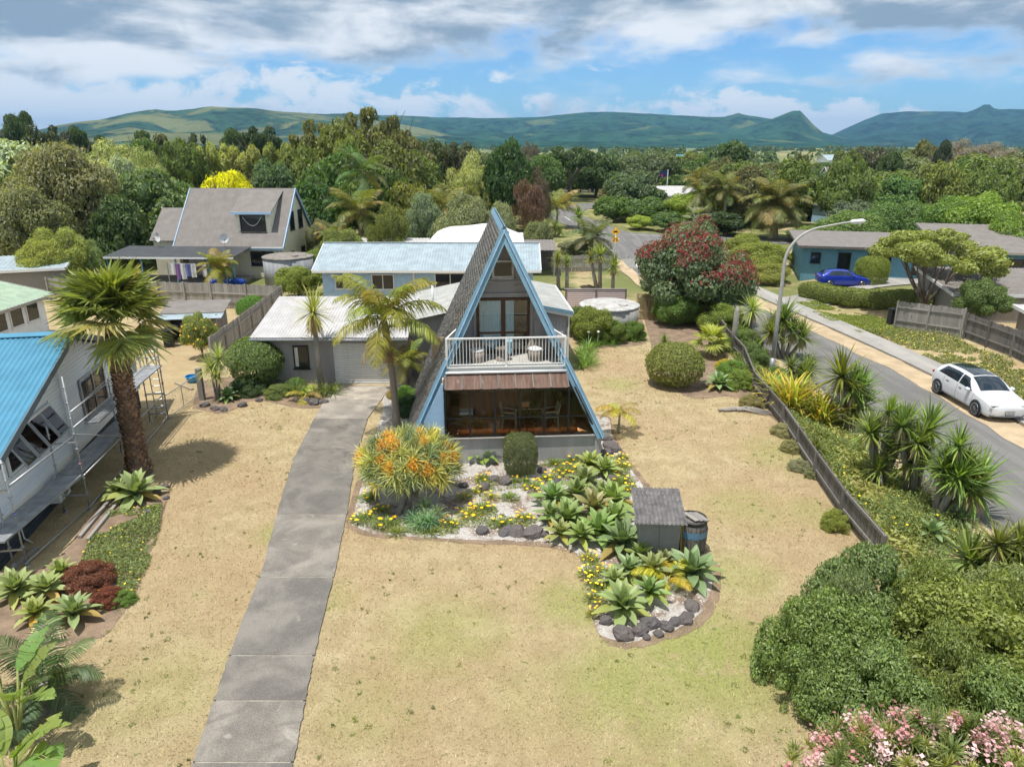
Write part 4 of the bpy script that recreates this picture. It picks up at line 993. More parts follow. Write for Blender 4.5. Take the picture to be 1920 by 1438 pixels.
    mb = MB(); mb.beam((2.24, GYy, ZM), (em, GYy, ZM), .05, .045); mb.beam((e0, GYy, Z0), (e1, GYy, Z1), .06, .06); mb.build('rail', M['black_metal'], g)
    # left infill wall with round cat flap, plinth walls
    mb = MB(); mb.prism([(-hw(.95)+.18, .06, .95), (-2.24, .06, .95), (-2.24, .06, 3.05), (-hw(3.05)+.16, .06, 3.05)], (0, .08, 0)); mb.build('side_wall', M['pale_blue'], h)
    c = link('cat_flap', None, h, (-2.52, .05, 1.28)); mb = MB()
    mb.tube([(.13*math.cos(a), -.02, .15*math.sin(a)) for a in np.linspace(0, 2*math.pi, 20)], .025, 6, False); mb.build('ring', M['white'], c, True)
    mb = MB(); mb.prism([(.12*math.cos(a), -.005, .14*math.sin(a)) for a in np.linspace(0, 2*math.pi, 20)[:-1]], (0, -.006, 0)); mb.build('flap', M['timber_dark'], c)
    mb = MB(); mb.box((.58, .07, .5), (5.7, .10, 1.0)); mb.box((3.38, 4.6, .5), (.1, 9.0, 1.0)); mb.box((-3.3, 4.6, .45), (.1, 9.0, .9)); mb.build('base_wall', M['grey_wall'], h)
    mb = MB(); mb.box((-2.78, .07, .46), (1.02, .10, .92)); mb.build('brick_base', paint('base_brick', (.25, .15, .13), .9, vary=.3), h)
    piece('sill', 'white', h, (-2.78, .02, .95), (1.1, .16, .05)); piece('corner_board', 'grey_wall', h, (3.3, 0.0, .5), (.22, .05, .98))
    mb = MB(); mb.tube([(-3.55, .1, .9), (-3.35, -.25, 1.15), (-3.0, -.35, 1.25)], .06, 7); mb.tube([(-3.55, .1, .9), (-3.65, .0, .5), (-3.65, 0, .05)], .06, 7); mb.build('drain_pipe', M['concrete'], h, True)
    # the room behind the glass
    rm = link('sunroom_interior', None, h)
    for i in range(40): piece('floor_board', 'deck_wood', rm, (-2.1+.14*i, 2.5, 1.0+random.uniform(-.004, .004)), (.132, 4.8, .03))
    mb = MB(); mb.box((0, 4.95, 2.2), (5.6, .1, 2.5)); mb.build('back_wall', M['cedar'], rm); piece('ceiling', 'white', rm, (0, 2.7, 3.3), (4.2, 4.2, .06))
    piece('side_lining', 'cedar', rm, (-2.25, 2.5, 2.1), (.05, 4.8, 2.2))
    ww = window(rm, (1.0, 4.88, 2.25), 1.9, 1.5, 0, 'timber_pale', 2, 1, .09)
    for x in (-.1, .95, 2.05): 
        mb = MB(); n = 14
        for i in range(n+1):
            q = x+.22*i/n; mb.v += [(q, 4.76+.02*math.sin(i*1.7), 1.15), (q+.03*math.sin(i), 4.76+.02*math.sin(i*1.7), 3.0)]
        mb.f = [(2*i, 2*i+2, 2*i+3, 2*i+1) for i in range(n)]; mb.m = [0]*n; mb.build('curtain', M['fabric_white'], rm, True)
    piece('panel_door', 'brown_frame', rm, (-1.3, 4.87, 2.05), (.9, .05, 2.0))
    # single-storey wing behind
    x = link('rear_wing', None, h)
    mb = MB(); mb.prism([(-5.4, 10.6, 0), (3.65, 10.6, 0), (3.65, 10.6, 3.15), (.6, 10.6, 3.75), (-5.4, 10.6, 2.55)], (0, 6.6, 0)); mb.build('wall', M['grey_wall'], x)
    mb = MB(); mb.corrugated((.6, 10.4, 3.86), (.6, 17.4, 3.86), (3.85, 17.4, 3.2), (3.85, 10.4, 3.2), .25, .016); mb.build('roof', M['roof_grey'], x)
    mb = MB(); mb.corrugated((-5.7, 10.2, 2.58), (-5.7, 17.4, 2.58), (.6, 17.4, 3.86), (.6, 10.2, 3.86), .25, .016); mb.build('roof', M['roof_grey'], x)
    mb = MB(); mb.beam((.6, 10.36, 3.82), (3.9, 10.36, 3.14), .05, .18); mb.build('barge_board', M['blue_trim'], x)
    mb = MB(); mb.beam((.6, 10.40, 3.66), (3.9, 10.40, 2.98), .05, .12); mb.build('barge_board', M['white'], x)
    mb = MB(); mb.beam((3.9, 10.36, 3.14), (3.9, 17.4, 3.14), .1, .1); mb.tube([(3.72, 10.5, 3.05), (3.72, 10.5, .1)], .045, 8); mb.build('gutter', M['white'], x)
    for i in range(30): piece('cladding_batten', 'grey_wall', x, (3.6-.15*i, 10.585, 1.6), (.018, .02, 3.0))
    m = link('meter_box', None, x, (3.15, 10.55, 1.75)); piece('cover', 'grey_wall', m, (0, -.05, 0), (.62, .12, .85)); piece('blue_strip', 'blue_trim', m, (0, -.12, .22), (.42, .02, .13))
    for i, q in enumerate((-.16, .0, .16)): piece('dial', 'plastic_black', m, (q, -.115, -.05), (.06, .015, .06))
    piece('base_gap', 'dark_grey', x, (3.2, 10.56, .5), (.6, .05, .5))
    mb = MB(); mb.tube([(-3.0, 12, 3.0), (-3.0, 12, 4.3)], .06, 8); mb.build('flue', M['white'], x, True)
    return h, O, RZ
AF, AFO, AFR = a_frame()
def HL(x, y, z): return AFO + Matrix.Rotation(AFR, 3, 'Z') @ Vector((x, y, z))

def wicker_chair(label, p, rz):
    t = thing('wicker_chair', label, 'chair', p, rz, 'wicker tub chairs on the balcony')
    mb = MB(); n = 22
    for i in range(n+1):                                              # tub: round base and a back that wraps round
        a = math.radians(-40+260*i/n); hh = .40+.36*max(0, math.sin(math.radians(-40+260*i/n)+.0))**.8
        for (r, z) in ((.27, .02), (.31, .38), (.33, hh), (.28, hh), (.26, .38)): mb.v.append((r*math.cos(a), r*math.sin(a), z))
    for i in range(n):
        for j in range(4): k = 5*i+j; mb.f.append((k, k+5, k+6, k+1)); mb.m.append(0)
    mb.build('tub', M['wicker'], t, True)
    mb = MB(); mb.tube([(0, 0, .0), (0, 0, .36)], [.27, .29], 20); mb.build('base', M['wicker'], t, True)
    mb = MB(); mb.tube([(0, 0, .36), (0, 0, .39), (0, 0, .44), (0, 0, .46)], [.24, .27, .27, .22], 20); mb.build('cushion', M['fabric_white'], t, True)
    return t
wicker_chair('brown wicker tub chair with white cushion, left of the balcony table', HL(-1.02, 1.28, 3.51), AFR+.35)
wicker_chair('brown wicker tub chair with white cushion, right of the balcony table', HL(1.12, 1.32, 3.51), AFR-.35)
t = thing('wicker_table', 'round brown wicker table between the two balcony chairs', 'table', HL(-.08, 1.42, 3.51), AFR)
mb = MB(); mb.tube([(0, 0, 0), (0, 0, .03), (0, 0, .05), (0, 0, .4)], [.27, .27, .2, .2], 20); mb.build('pedestal', M['wicker'], t, True)
mb = MB(); mb.tube([(0, 0, .4), (0, 0, .46)], [.27, .27], 22); mb.build('tabletop', M['wicker'], t)
tw = MB(); n = 10
for i in range(n+1):
    u = i/n; tw.v += [(-.09+.05*u, .02*math.sin(i*1.3), .62-.62*u), (.09+.03*math.sin(i), .02*math.sin(i*1.3+.5), .62-.62*u)]
tw.f = [(2*i, 2*i+1, 2*i+3, 2*i+2) for i in range(n)]; tw.m = [0]*n
o = tw.build('towel', M['curtain_blue'], None, True, loc=HL(.10, .60, 3.95), rot=(0, 0, AFR)); tag(o, 'pale blue towel hanging inside the balcony railing', 'towel')
# sunroom furniture
def garden_chair(label, p, rz):
    t = thing('garden_chair', label, 'chair', p, rz, 'plastic armchairs in the sunroom'); m = paint('green_plastic', (.42, .46, .38), .5)
    for sx in (-.23, .23):
        for sy in (-.22, .24):
            mb = MB(); mb.beam((sx*1.12, sy*1.1, 0), (sx, sy, .62 if sy < 0 else .44), .05, .04); mb.build('leg', m, t)
        mb = MB(); mb.tube([(sx, -.24, .62), (sx*1.08, .05, .65), (sx, .26, .66)], .028, 6); mb.build('armrest', m, t, True)
    mb = MB(); mb.box((0, 0, .43), (.46, .46, .035)); mb.build('seat', m, t)
    mb = MB()
    for i in range(5): mb.beam((-.17+.085*i, .22, .45), (-.19+.095*i, .34, .92), .045, .02, up=(0, 1, 0))
    mb.tube([(-.22, .24, .45), (-.23, .34, .9), (0, .37, .98), (.23, .34, .9), (.22, .24, .45)], .025, 6); mb.build('backrest', m, t)
garden_chair('pale green plastic armchair in the sunroom, left of the folding table', HL(.15, .95, 1.02), AFR+1.45)
garden_chair('pale green plastic armchair in the sunroom, right of the folding table', HL(1.65, .95, 1.02), AFR-1.45)
t = thing('folding_table', 'wooden folding table with crossed legs inside the sunroom', 'table', HL(.92, 1.15, 1.02), AFR)
for i in range(6): piece('slat', 'timber_pale', t, (-.35+.14*i, 0, .72), (.125, .6, .025))
for s in (-.26, .26):
    for k in (-1, 1): mb = MB(); mb.beam((-.32*k, s, 0), (.32*k, s+.02*k, .7), .03, .04); mb.build('leg', M['brown_frame'], t)
t = thing('picnic_box', 'orange wooden box standing on the sunroom table', 'box', HL(.75, 1.15, 1.752), AFR); piece('body', 'deck_wood', t, (0, 0, .09), (.3, .2, .18)); piece('lid', 'timber_pale', t, (0, 0, .192), (.31, .21, .02))
t = thing('sofa', 'low dark brown sofa in the left corner of the sunroom', 'sofa', HL(-1.55, 1.6, 1.02), AFR)
piece('seat', 'brown_frame', t, (0, 0, .22), (.9, .8, .36)); piece('backrest', 'brown_frame', t, (-.3, 0, .55), (.28, .8, .5)); piece('cushion', 'curtain_blue', t, (.1, -.1, .45), (.5, .5, .08))

def garage():
    g = thing('garage', 'low grey garage with white corrugated roof and ribbed roller door', 'garage', (-8.6, 32.7, 0), 0.0)
    mb = MB(); mb.prism([(-3.5, 0, 0), (-3.5, 0, 2.28), (-3.5, 4.4, 3.2), (-3.5, 4.4, 0)], (7.1, 0, 0)); mb.build('wall', M['grey_wall'], g)
    mb = MB(); mb.corrugated((-3.75, -.35, 2.38), (3.7, -.35, 2.38), (3.7, 4.5, 3.36), (-3.75, 4.5, 3.36), .15, .02); mb.build('roof', M['roof_white'], g)
    mb = MB(); mb.tube([(-3.75, -.42, 2.28), (3.7, -.42, 2.28)], .06, 8); mb.tube([(-3.6, -.3, 2.25), (-3.6, -.1, 2.05), (-3.6, -.06, .1)], .04, 7); mb.build('gutter', M['galv'], g, True)
    piece('fascia', 'grey_wall', g, (0, -.33, 2.27), (7.4, .03, .14)); piece('eave_lining', 'grey_wall', g, (0, -.17, 2.23), (7.2, .32, .02))
    window(g, (-1.5, -.002, 1.34), .74, 1.15, 0, 'black_metal', 1, 1, .05, 'glass', 'fabric_white')
    d = link('roller_door', None, g, (1.38, -.03, 0))
    sl = MB(); sl.add([(-1.32, 0, 0), (1.32, 0, 0), (1.32, -.045, .05), (-1.32, -.045, .05), (-1.32, -.03, .10), (1.32, -.03, .10), (1.32, 0, .112), (-1.32, 0, .112)], [(0, 1, 2, 3), (3, 2, 5, 4), (4, 5, 6, 7)])
    sm = sl.mesh('door_slat', paint('roller_door_white', (0.80, 0.78, 0.76), .5, vary=.12))
    for i in range(18): link('slat', sm, d, (0, 0, .03+i*.112))
    for s in (-1, 1): piece('door_jamb', 'grey_wall', d, (s*1.38, -.02, 1.05), (.08, .08, 2.1))
    piece('lock', 'plastic_black', d, (.1, -.06, 1.0), (.05, .03, .05)); piece('threshold', 'white', d, (0, -.02, .015), (2.7, .06, .03))
garage()
def left_house():
    A = math.radians(10.8); o = (-13.9, 16.6, 0)
    h = thing('neighbour_house', 'white weatherboard house with bright blue corrugated roof behind the scaffold', 'house', o, A)
    L, H0, HA = 13.0, 2.85, 4.92; top = lambda y: H0+(HA-H0)*(1-abs(y-6.5)/6.5)
    mb = MB(); mb.prism([(0, 0, .85), (0, L, .85), (0, L, H0-.05), (0, 6.5, HA-.1), (0, 0, H0-.05)], (-9, 0, 0)); mb.build('wall', M['house_white'], h)
    mb = MB(); mb.box((-4.52, 6.5, .42), (8.95, 12.9, .86)); mb.build('plinth', M['plinth'], h)
    for i in range(5):
        piece('plinth_board', 'plinth', h, (-.025, 6.5, .09+.17*i), (.05, 12.9, .155), (0, .05, 0)); piece('plinth_board', 'plinth', h, (-4.5, .035, .09+.17*i), (8.9, .05, .155))
    z = .93; k = 0
    while z < HA-.25:                                                  # lapped weatherboards, shortened under the gable
        y0 = 0 if z < H0-.1 else 6.5*(z-H0+.1)/(HA-H0); y1 = L-y0
        segs = [(y0, y1)]
        for (wa, wb, za, zb) in ((1.5, 4.7, 2.08, 3.28), (7.05, 9.45, 1.62, 3.2)):
            ns = []
            for (p, q) in segs:
                if za < z < zb and q > wa and p < wb:
                    if wa-p > .1: ns.append((p, wa))
                    if q-wb > .1: ns.append((wb, q))
                else: ns.append((p, q))
            segs = ns
        for (p, q) in segs: piece('weatherboard', 'house_white', h, (.014, (p+q)/2, z), (.022, q-p, .148), (0, .09, 0))
        if z < H0-.15: piece('weatherboard', 'house_white', h, (-4.5, -.014, z), (9.0, .022, .148), (-.09, 0, 0))
        z += .135
    for s in (-1, 1):
        e, r = (-.45, 6.5) if s < 0 else (L+.45, 6.5); zz = H0-.02
        a, b = Vector((.45, e, zz)), Vector((.45, r, HA+.12)); mb = MB()
        if s < 0: mb.corrugated((-9.4, e, zz), (.45, e, zz), (.45, r, HA+.12), (-9.4, r, HA+.12), .16, .02)
        else: mb.corrugated((.45, e, zz), (-9.4, e, zz), (-9.4, r, HA+.12), (.45, r, HA+.12), .16, .02)
        mb.build('roof', M['roof_blue'], h)
        mb = MB(); mb.beam(a+Vector((.02, 0, -.10)), b+Vector((.02, 0, -.10)), .04, .2); mb.build('barge_board', paint('grey_fascia', (.12, .16, .19), .5), h)
        mb = MB(); mb.beam(a+Vector((-.2, 0, -.12)), b+Vector((-.2, 0, -.12)), .44, .02); mb.build('soffit', M['house_white'], h)
    mb = MB(); mb.box((-4.5, 6.38, HA+.13), (9.9, .26, .03), M=Matrix.Rotation(.3, 3, 'X')); mb.box((-4.5, 6.62, HA+.13), (9.9, .26, .03), M=Matrix.Rotation(-.3, 3, 'X')); mb.build('ridge_cap', M['roof_blue'], h)
    w = window(h, (.03, 8.25, 2.42), 2.3, 1.5, math.pi/2, 'galv', 2, 2, .07); w2 = window(h, (.03, 3.1, 2.68), 3.1, 1.1, math.pi/2, 'white', 4, 1, .07)
    for i in range(4):                                                 # awning sashes propped open
        s = link('open_sash', None, h, (.06, 1.95+.77*i, 3.2), (0, -.5, 0))
        mb = MB()
        for yy in (-.34, .34): mb.box((0, yy, -.5), (.035, .05, 1.0))
        mb.box((0, 0, -.98), (.035, .72, .05)); mb.box((0, 0, -.02), (.035, .72, .05)); mb.build('sash_frame', M['galv'], s)
        piece('pane', 'pane_clear', s, (0, 0, -.5), (.008, .62, .9))
    piece('corner_board', 'white', h, (.03, .03, 1.85), (.1, .1, 1.95)); piece('corner_board', 'white', h, (.03, L-.03, 1.85), (.1, .1, 1.9))
    mb = MB(); mb.tube([(.12, 5.6, .3), (.12, 5.6, 4.0), (.2, 5.6, 4.35)], .05, 8); mb.build('downpipe', M['house_white'], h, True)
    e = link('meter_point', None, h, (.06, 1.4, .62)); piece('cover', 'white', e, (0, 0, 0), (.06, .2, .16)); mb = MB(); mb.tube([(.02, .0, -.08), (.03, .02, -.4), (.18, .1, -.6)], .02, 6); mb.build('conduit', M['white'], e, True)
    R_ = Matrix.Rotation(A, 3, 'Z'); return lambda x, y, z: Vector(o)+R_ @ Vector((x, y, z)), A
LH, LA = left_house()
def heat_pump():
    t = thing('heat_pump', 'white outdoor heat pump unit with round fan grille on the dark plinth', 'heat pump', LH(.30, 3.55, .42), LA)
    piece('case', 'white', t, (0, 0, .30), (.30, .82, .60)); mb = MB()
    for r in (.06, .12, .18, .235): mb.tube([(.155, .1+r*math.cos(a), .3+r*math.sin(a)) for a in np.linspace(0, 6.283, 21)], .006, 4, False)
    for a in np.linspace(0, math.pi, 7)[:-1]: mb.beam((.155, .1-.235*math.cos(a), .3-.235*math.sin(a)), (.155, .1+.235*math.cos(a), .3+.235*math.sin(a)), .006, .006)
    mb.build('fan_grille', M['galv'], t); mb = MB(); mb.tube([(.151, .1+.24*math.cos(a), .3+.24*math.sin(a)) for a in np.linspace(0, 6.283, 25)[:-1]][:3], .001, 3)
    mb = MB(); mb.prism([(.151, .1+.24*math.cos(a), .3+.24*math.sin(a)) for a in np.linspace(0, 6.283, 25)[:-1]], (.001, 0, 0)); mb.build('fan_opening', paint('fan_dark', (.20, .21, .21), .7), t)
    mb = MB(); mb.prism([(.152, .33+.05*math.cos(a), .53+.028*math.sin(a)) for a in np.linspace(0, 6.283, 17)[:-1]], (.003, 0, 0)); mb.build('badge', paint('badge_blue', (.03, .09, .30), .5), t)
    for y in (-.3, .3): piece('bracket', 'galv', t, (-.05, y, -.02), (.4, .05, .04))
heat_pump()
def scaffold():
    t = thing('scaffold', 'galvanised tube scaffold with plank decks along the white house wall', 'scaffold', LH(0, 0, 0), LA)
    ys = [.2, 3.35, 8.0, 11.2]; tops = [3.2, 4.45, 4.0, 5.0]; xo = [.62, 1.15, 1.4, 1.55]
    for i, y in enumerate(ys):
        for k, x in enumerate((xo[i], xo[i]-.72 if i else .3)):
            hgt = tops[i] if k == 0 else 2.9
            mb = MB(); mb.tube([(x, y, 0), (x, y, hgt)], .026, 8)
            for z in np.arange(.12, hgt, .5): mb.tube([(x, y, z-.012), (x, y, z+.012)], .055, 8)
            mb.tube([(x, y, 0), (x, y, .02)], .08, 8); mb.build('standard', M['galv'], t, True)
            if k == 0: piece('coloured_band', 'red_band' if i % 2 else 'blue_band', t, (x, y, 1.62), (.058, .058, .10)); 
        for z in (.55, 1.18, 2.32):
            mb = MB(); mb.beam((xo[i], y, z), (xo[i]-.75, y, z), .045, .045); mb.build('transom', M['galv'], t)
    def bar(p, q, r=.024, nm='ledger'): mb = MB(); mb.tube([p, q], r, 7); mb.build(nm, M['galv'], t, True)
    for i in range(3):
        for z in (.12, 1.18): bar((xo[i], ys[i], z), (xo[i+1], ys[i+1], z))
    for i in range(1, 3):
        for z in (2.8, 3.3): bar((xo[i], ys[i], z), (xo[i+1], ys[i+1], z), nm='guard_rail')
    bar((xo[0], ys[0], 2.42), (xo[1], ys[1], 2.55), .03, 'guard_rail'); bar((xo[1], ys[1], 2.6), (xo[2], ys[2], .55), .024, 'brace')
    def plank(x0, y0, x1, y1, z, n=3):
        for k in range(n): mb = MB(); mb.beam((x0-.235*k, y0, z), (x1-.235*k, y1, z), .225, .055); mb.build('plank', M['plank_metal'], t)
    plank(.55, -.6, 1.03, 3.3, 1.24); plank(.95, 3.4, 1.2, 8.0, 1.22); plank(1.2, 4.9, 1.3, 8.1, 2.36, 2); plank(1.3, 8.1, 1.5, 11.3, 2.36); 
    for (x, y) in ((1.55, 11.2),): 
        for z in (.3, 2.75, 3.25): bar((x, y, z), (x-.72, y, z), nm='guard_rail')
M['red_band'] = paint('red_band', (.45, .03, .06)); M['blue_band'] = paint('blue_band', (.05, .12, .45)); M['plank_metal'] = paint('scaffold_plank', (.30, .31, .32), .6, .4, .3, 3, streak=False)
scaffold()
def ladder(label, p0, p1, w=.36, n=12):
    t = thing('ladder', label, 'ladder', p0, LA); d = Vector(p1)-Vector(p0); d = Matrix.Rotation(-LA, 3, 'Z') @ d
    for s in (-1, 1): mb = MB(); mb.beam((s*w/2, 0, 0), (s*w/2+d.x, d.y, d.z), .03, .07); mb.build('stile', M['galv'], t)
    for i in range(n): u = (i+.6)/n; mb = MB(); mb.tube([(-w/2+d.x*u, d.y*u, d.z*u), (w/2+d.x*u, d.y*u, d.z*u)], .016, 6); mb.build('rung', M['galv'], t)
ladder('aluminium extension ladder leaning against the end of the scaffold', LH(1.15, 11.7, 0), LH(1.2, 11.25, 4.9), n=16)

def simple_house(name, label, x, y, rz, w, d, eave, ridge, wall, roof, along='x', over=.4, wins=(), cat='house', group=None, corr=.3, fascia='white', z0=0.0):
    """Gabled or mono-pitched house: w along local x, d along local y, origin at the middle of its front wall."""
    h = thing(name, label, cat, (x, y, z0), rz, group)
    mb = MB()
    if along == 'x': mb.prism([(-w/2, 0, -.3), (-w/2, 0, eave), (-w/2, d/2, ridge), (-w/2, d, eave), (-w/2, d, -.3)], (w, 0, 0))
    elif along == 'y': mb.prism([(-w/2, 0, -.3), (w/2, 0, -.3), (w/2, 0, eave), (0, 0, ridge), (-w/2, 0, eave)], (0, d, 0))
    else: mb.prism([(-w/2, 0, -.3), (-w/2, 0, eave), (-w/2, d, ridge), (-w/2, d, -.3)], (w, 0, 0))
    mb.build('wall', M[wall], h); o = over; X = w/2+o
    def sheet(a, b, c, e): mb = MB(); mb.corrugated(a, b, c, e, corr, .022 if corr < .4 else .01, .03); mb.build('roof', M[roof], h)
    u = .07
    if along == 'x':
        k = (ridge-eave)/(d/2)*o
        sheet((-X, -o, eave-k+u), (X, -o, eave-k+u), (X, d/2, ridge+u), (-X, d/2, ridge+u)); sheet((X, d+o, eave-k+u), (-X, d+o, eave-k+u), (-X, d/2, ridge+u), (X, d/2, ridge+u))
        piece('fascia', fascia, h, (0, -o-.02, eave-k-.02), (2*X, .05, .17)); piece('ridge_cap', roof, h, (0, d/2, ridge+u+.03), (2*X, .22, .04))
        for s in (-1, 1): mb = MB(); mb.beam((s*X, -o, eave-k), (s*X, d/2, ridge), .05, .18); mb.beam((s*X, d+o, eave-k), (s*X, d/2, ridge), .05, .18); mb.build('barge_board', M[fascia], h)
    elif along == 'y':
        k = (ridge-eave)/(w/2)*o
        sheet((-X, d+o, eave-k+u), (-X, -o, eave-k+u), (0, -o, ridge+u), (0, d+o, ridge+u)); sheet((X, -o, eave-k+u), (X, d+o, eave-k+u), (0, d+o, ridge+u), (0, -o, ridge+u))
        for s in (-1, 1): mb = MB(); mb.beam((s*X, -o-.02, eave-k), (0, -o-.02, ridge), .05, .18); mb.build('barge_board', M[fascia], h)
    else:
        k = (ridge-eave)/d*o
        sheet((-X, -o, eave-k+u), (X, -o, eave-k+u), (X, d+o, ridge+k+u), (-X, d+o, ridge+k+u)); piece('fascia', fascia, h, (0, -o-.02, eave-k-.02), (2*X, .05, .2))
        for s in (-1, 1): mb = MB(); mb.beam((s*X, -o, eave-k-.02), (s*X, d+o, ridge+k-.02), .05, .2); mb.build('barge_board', M[fascia], h)
    for q in wins:
        side, cx, cz, ww, wh = q[:5]; fr = q[5] if len(q) > 5 else 'white'; nx = q[6] if len(q) > 6 else 2
        if side == 'f': window(h, (cx, -.002, cz), ww, wh, 0, fr, nx)
        elif side == 'r': window(h, (w/2+.002, cx, cz), ww, wh, math.pi/2, fr, nx)
        else: window(h, (-w/2-.002, cx, cz), ww, wh, -math.pi/2, fr, nx)
    return h
# long pale-blue-roofed house behind the garage
hb = simple_house('blue_roof_house', 'long low pale blue house with pale blue iron roof behind the garage', -6.0, 50.3, 0, 15.0, 6.6, 2.75, 3.95, 'pale_blue', 'roof_blue_pale', 'x', .55, [('f', 1.6, 1.75, 2.2, 1.2, 'white', 2), ('f', -3.2, 1.7, 1.6, 1.1, 'white', 2), ('f', -6.0, 1.7, 1.2, 1.0, 'white', 2)], corr=.2, fascia='white')
for x in (-1.0, 4.0, 6.3): piece('pilaster', 'white', hb, (x, -.03, 1.4), (.12, .05, 2.6))
# white canopy roof and low sheds further back
mq = thing('canopy_shelter', 'white canopy roof with sagging fabric and open blue side behind the blue roofed house', 'shelter', (-3.2, 62.5, 0)); mb = MB(); nx, ny = 16, 8
for j in range(ny+1):
    for i in range(nx+1):
        u, v = i/nx, j/ny; x = -4.3+8.6*u; y = 9*v; z = 2.75+1.25*math.sin(math.pi*min(1, max(0, v)))*math.sin(math.pi*u)**.6+.1*math.sin(u*12); mb.v.append((x, y, z))
for j in range(ny):
    for i in range(nx): a = j*(nx+1)+i; mb.f.append((a, a+1, a+nx+2, a+nx+1)); mb.m.append(0)
mb.build('canopy', M['fabric_white'], mq, True)
for x in (-4.1, -1.5, 1.5, 4.1):
    for y in (.1, 8.9): piece('post', 'timber_grey', mq, (x, y, 1.37), (.1, .1, 2.74))
piece('blue_screen', 'blue_wall', mq, (-.3, 4, 1.3), (5.0, .1, 2.5))
simple_house('garden_room', 'low pale flat roofed lean-to left of the white canopy', -11.0, 63.0, 0, 6.0, 4.0, 2.3, 2.6, 'cream', 'roof_white', 'm', .3)
sh = thing('pergola_shelter', 'brown flat roofed open shelter right of the pointed roof', 'shelter', (2.2, 62.0, 0)); mb = MB(); mb.corrugated((-1.7, 0, 2.3), (1.7, 0, 2.3), (1.7, 4, 2.7), (-1.7, 4, 2.7), .3, .02, .05); mb.build('roof', M['roof_brown'], sh)
for x in (-1.5, 1.5):
    for y in (.1, 3.8): piece('post', 'timber_grey', sh, (x, y, 1.15), (.12, .12, 2.3))
piece('back_screen', 'timber_dark', sh, (0, 3.9, 1.1), (3.2, .06, 2.2))
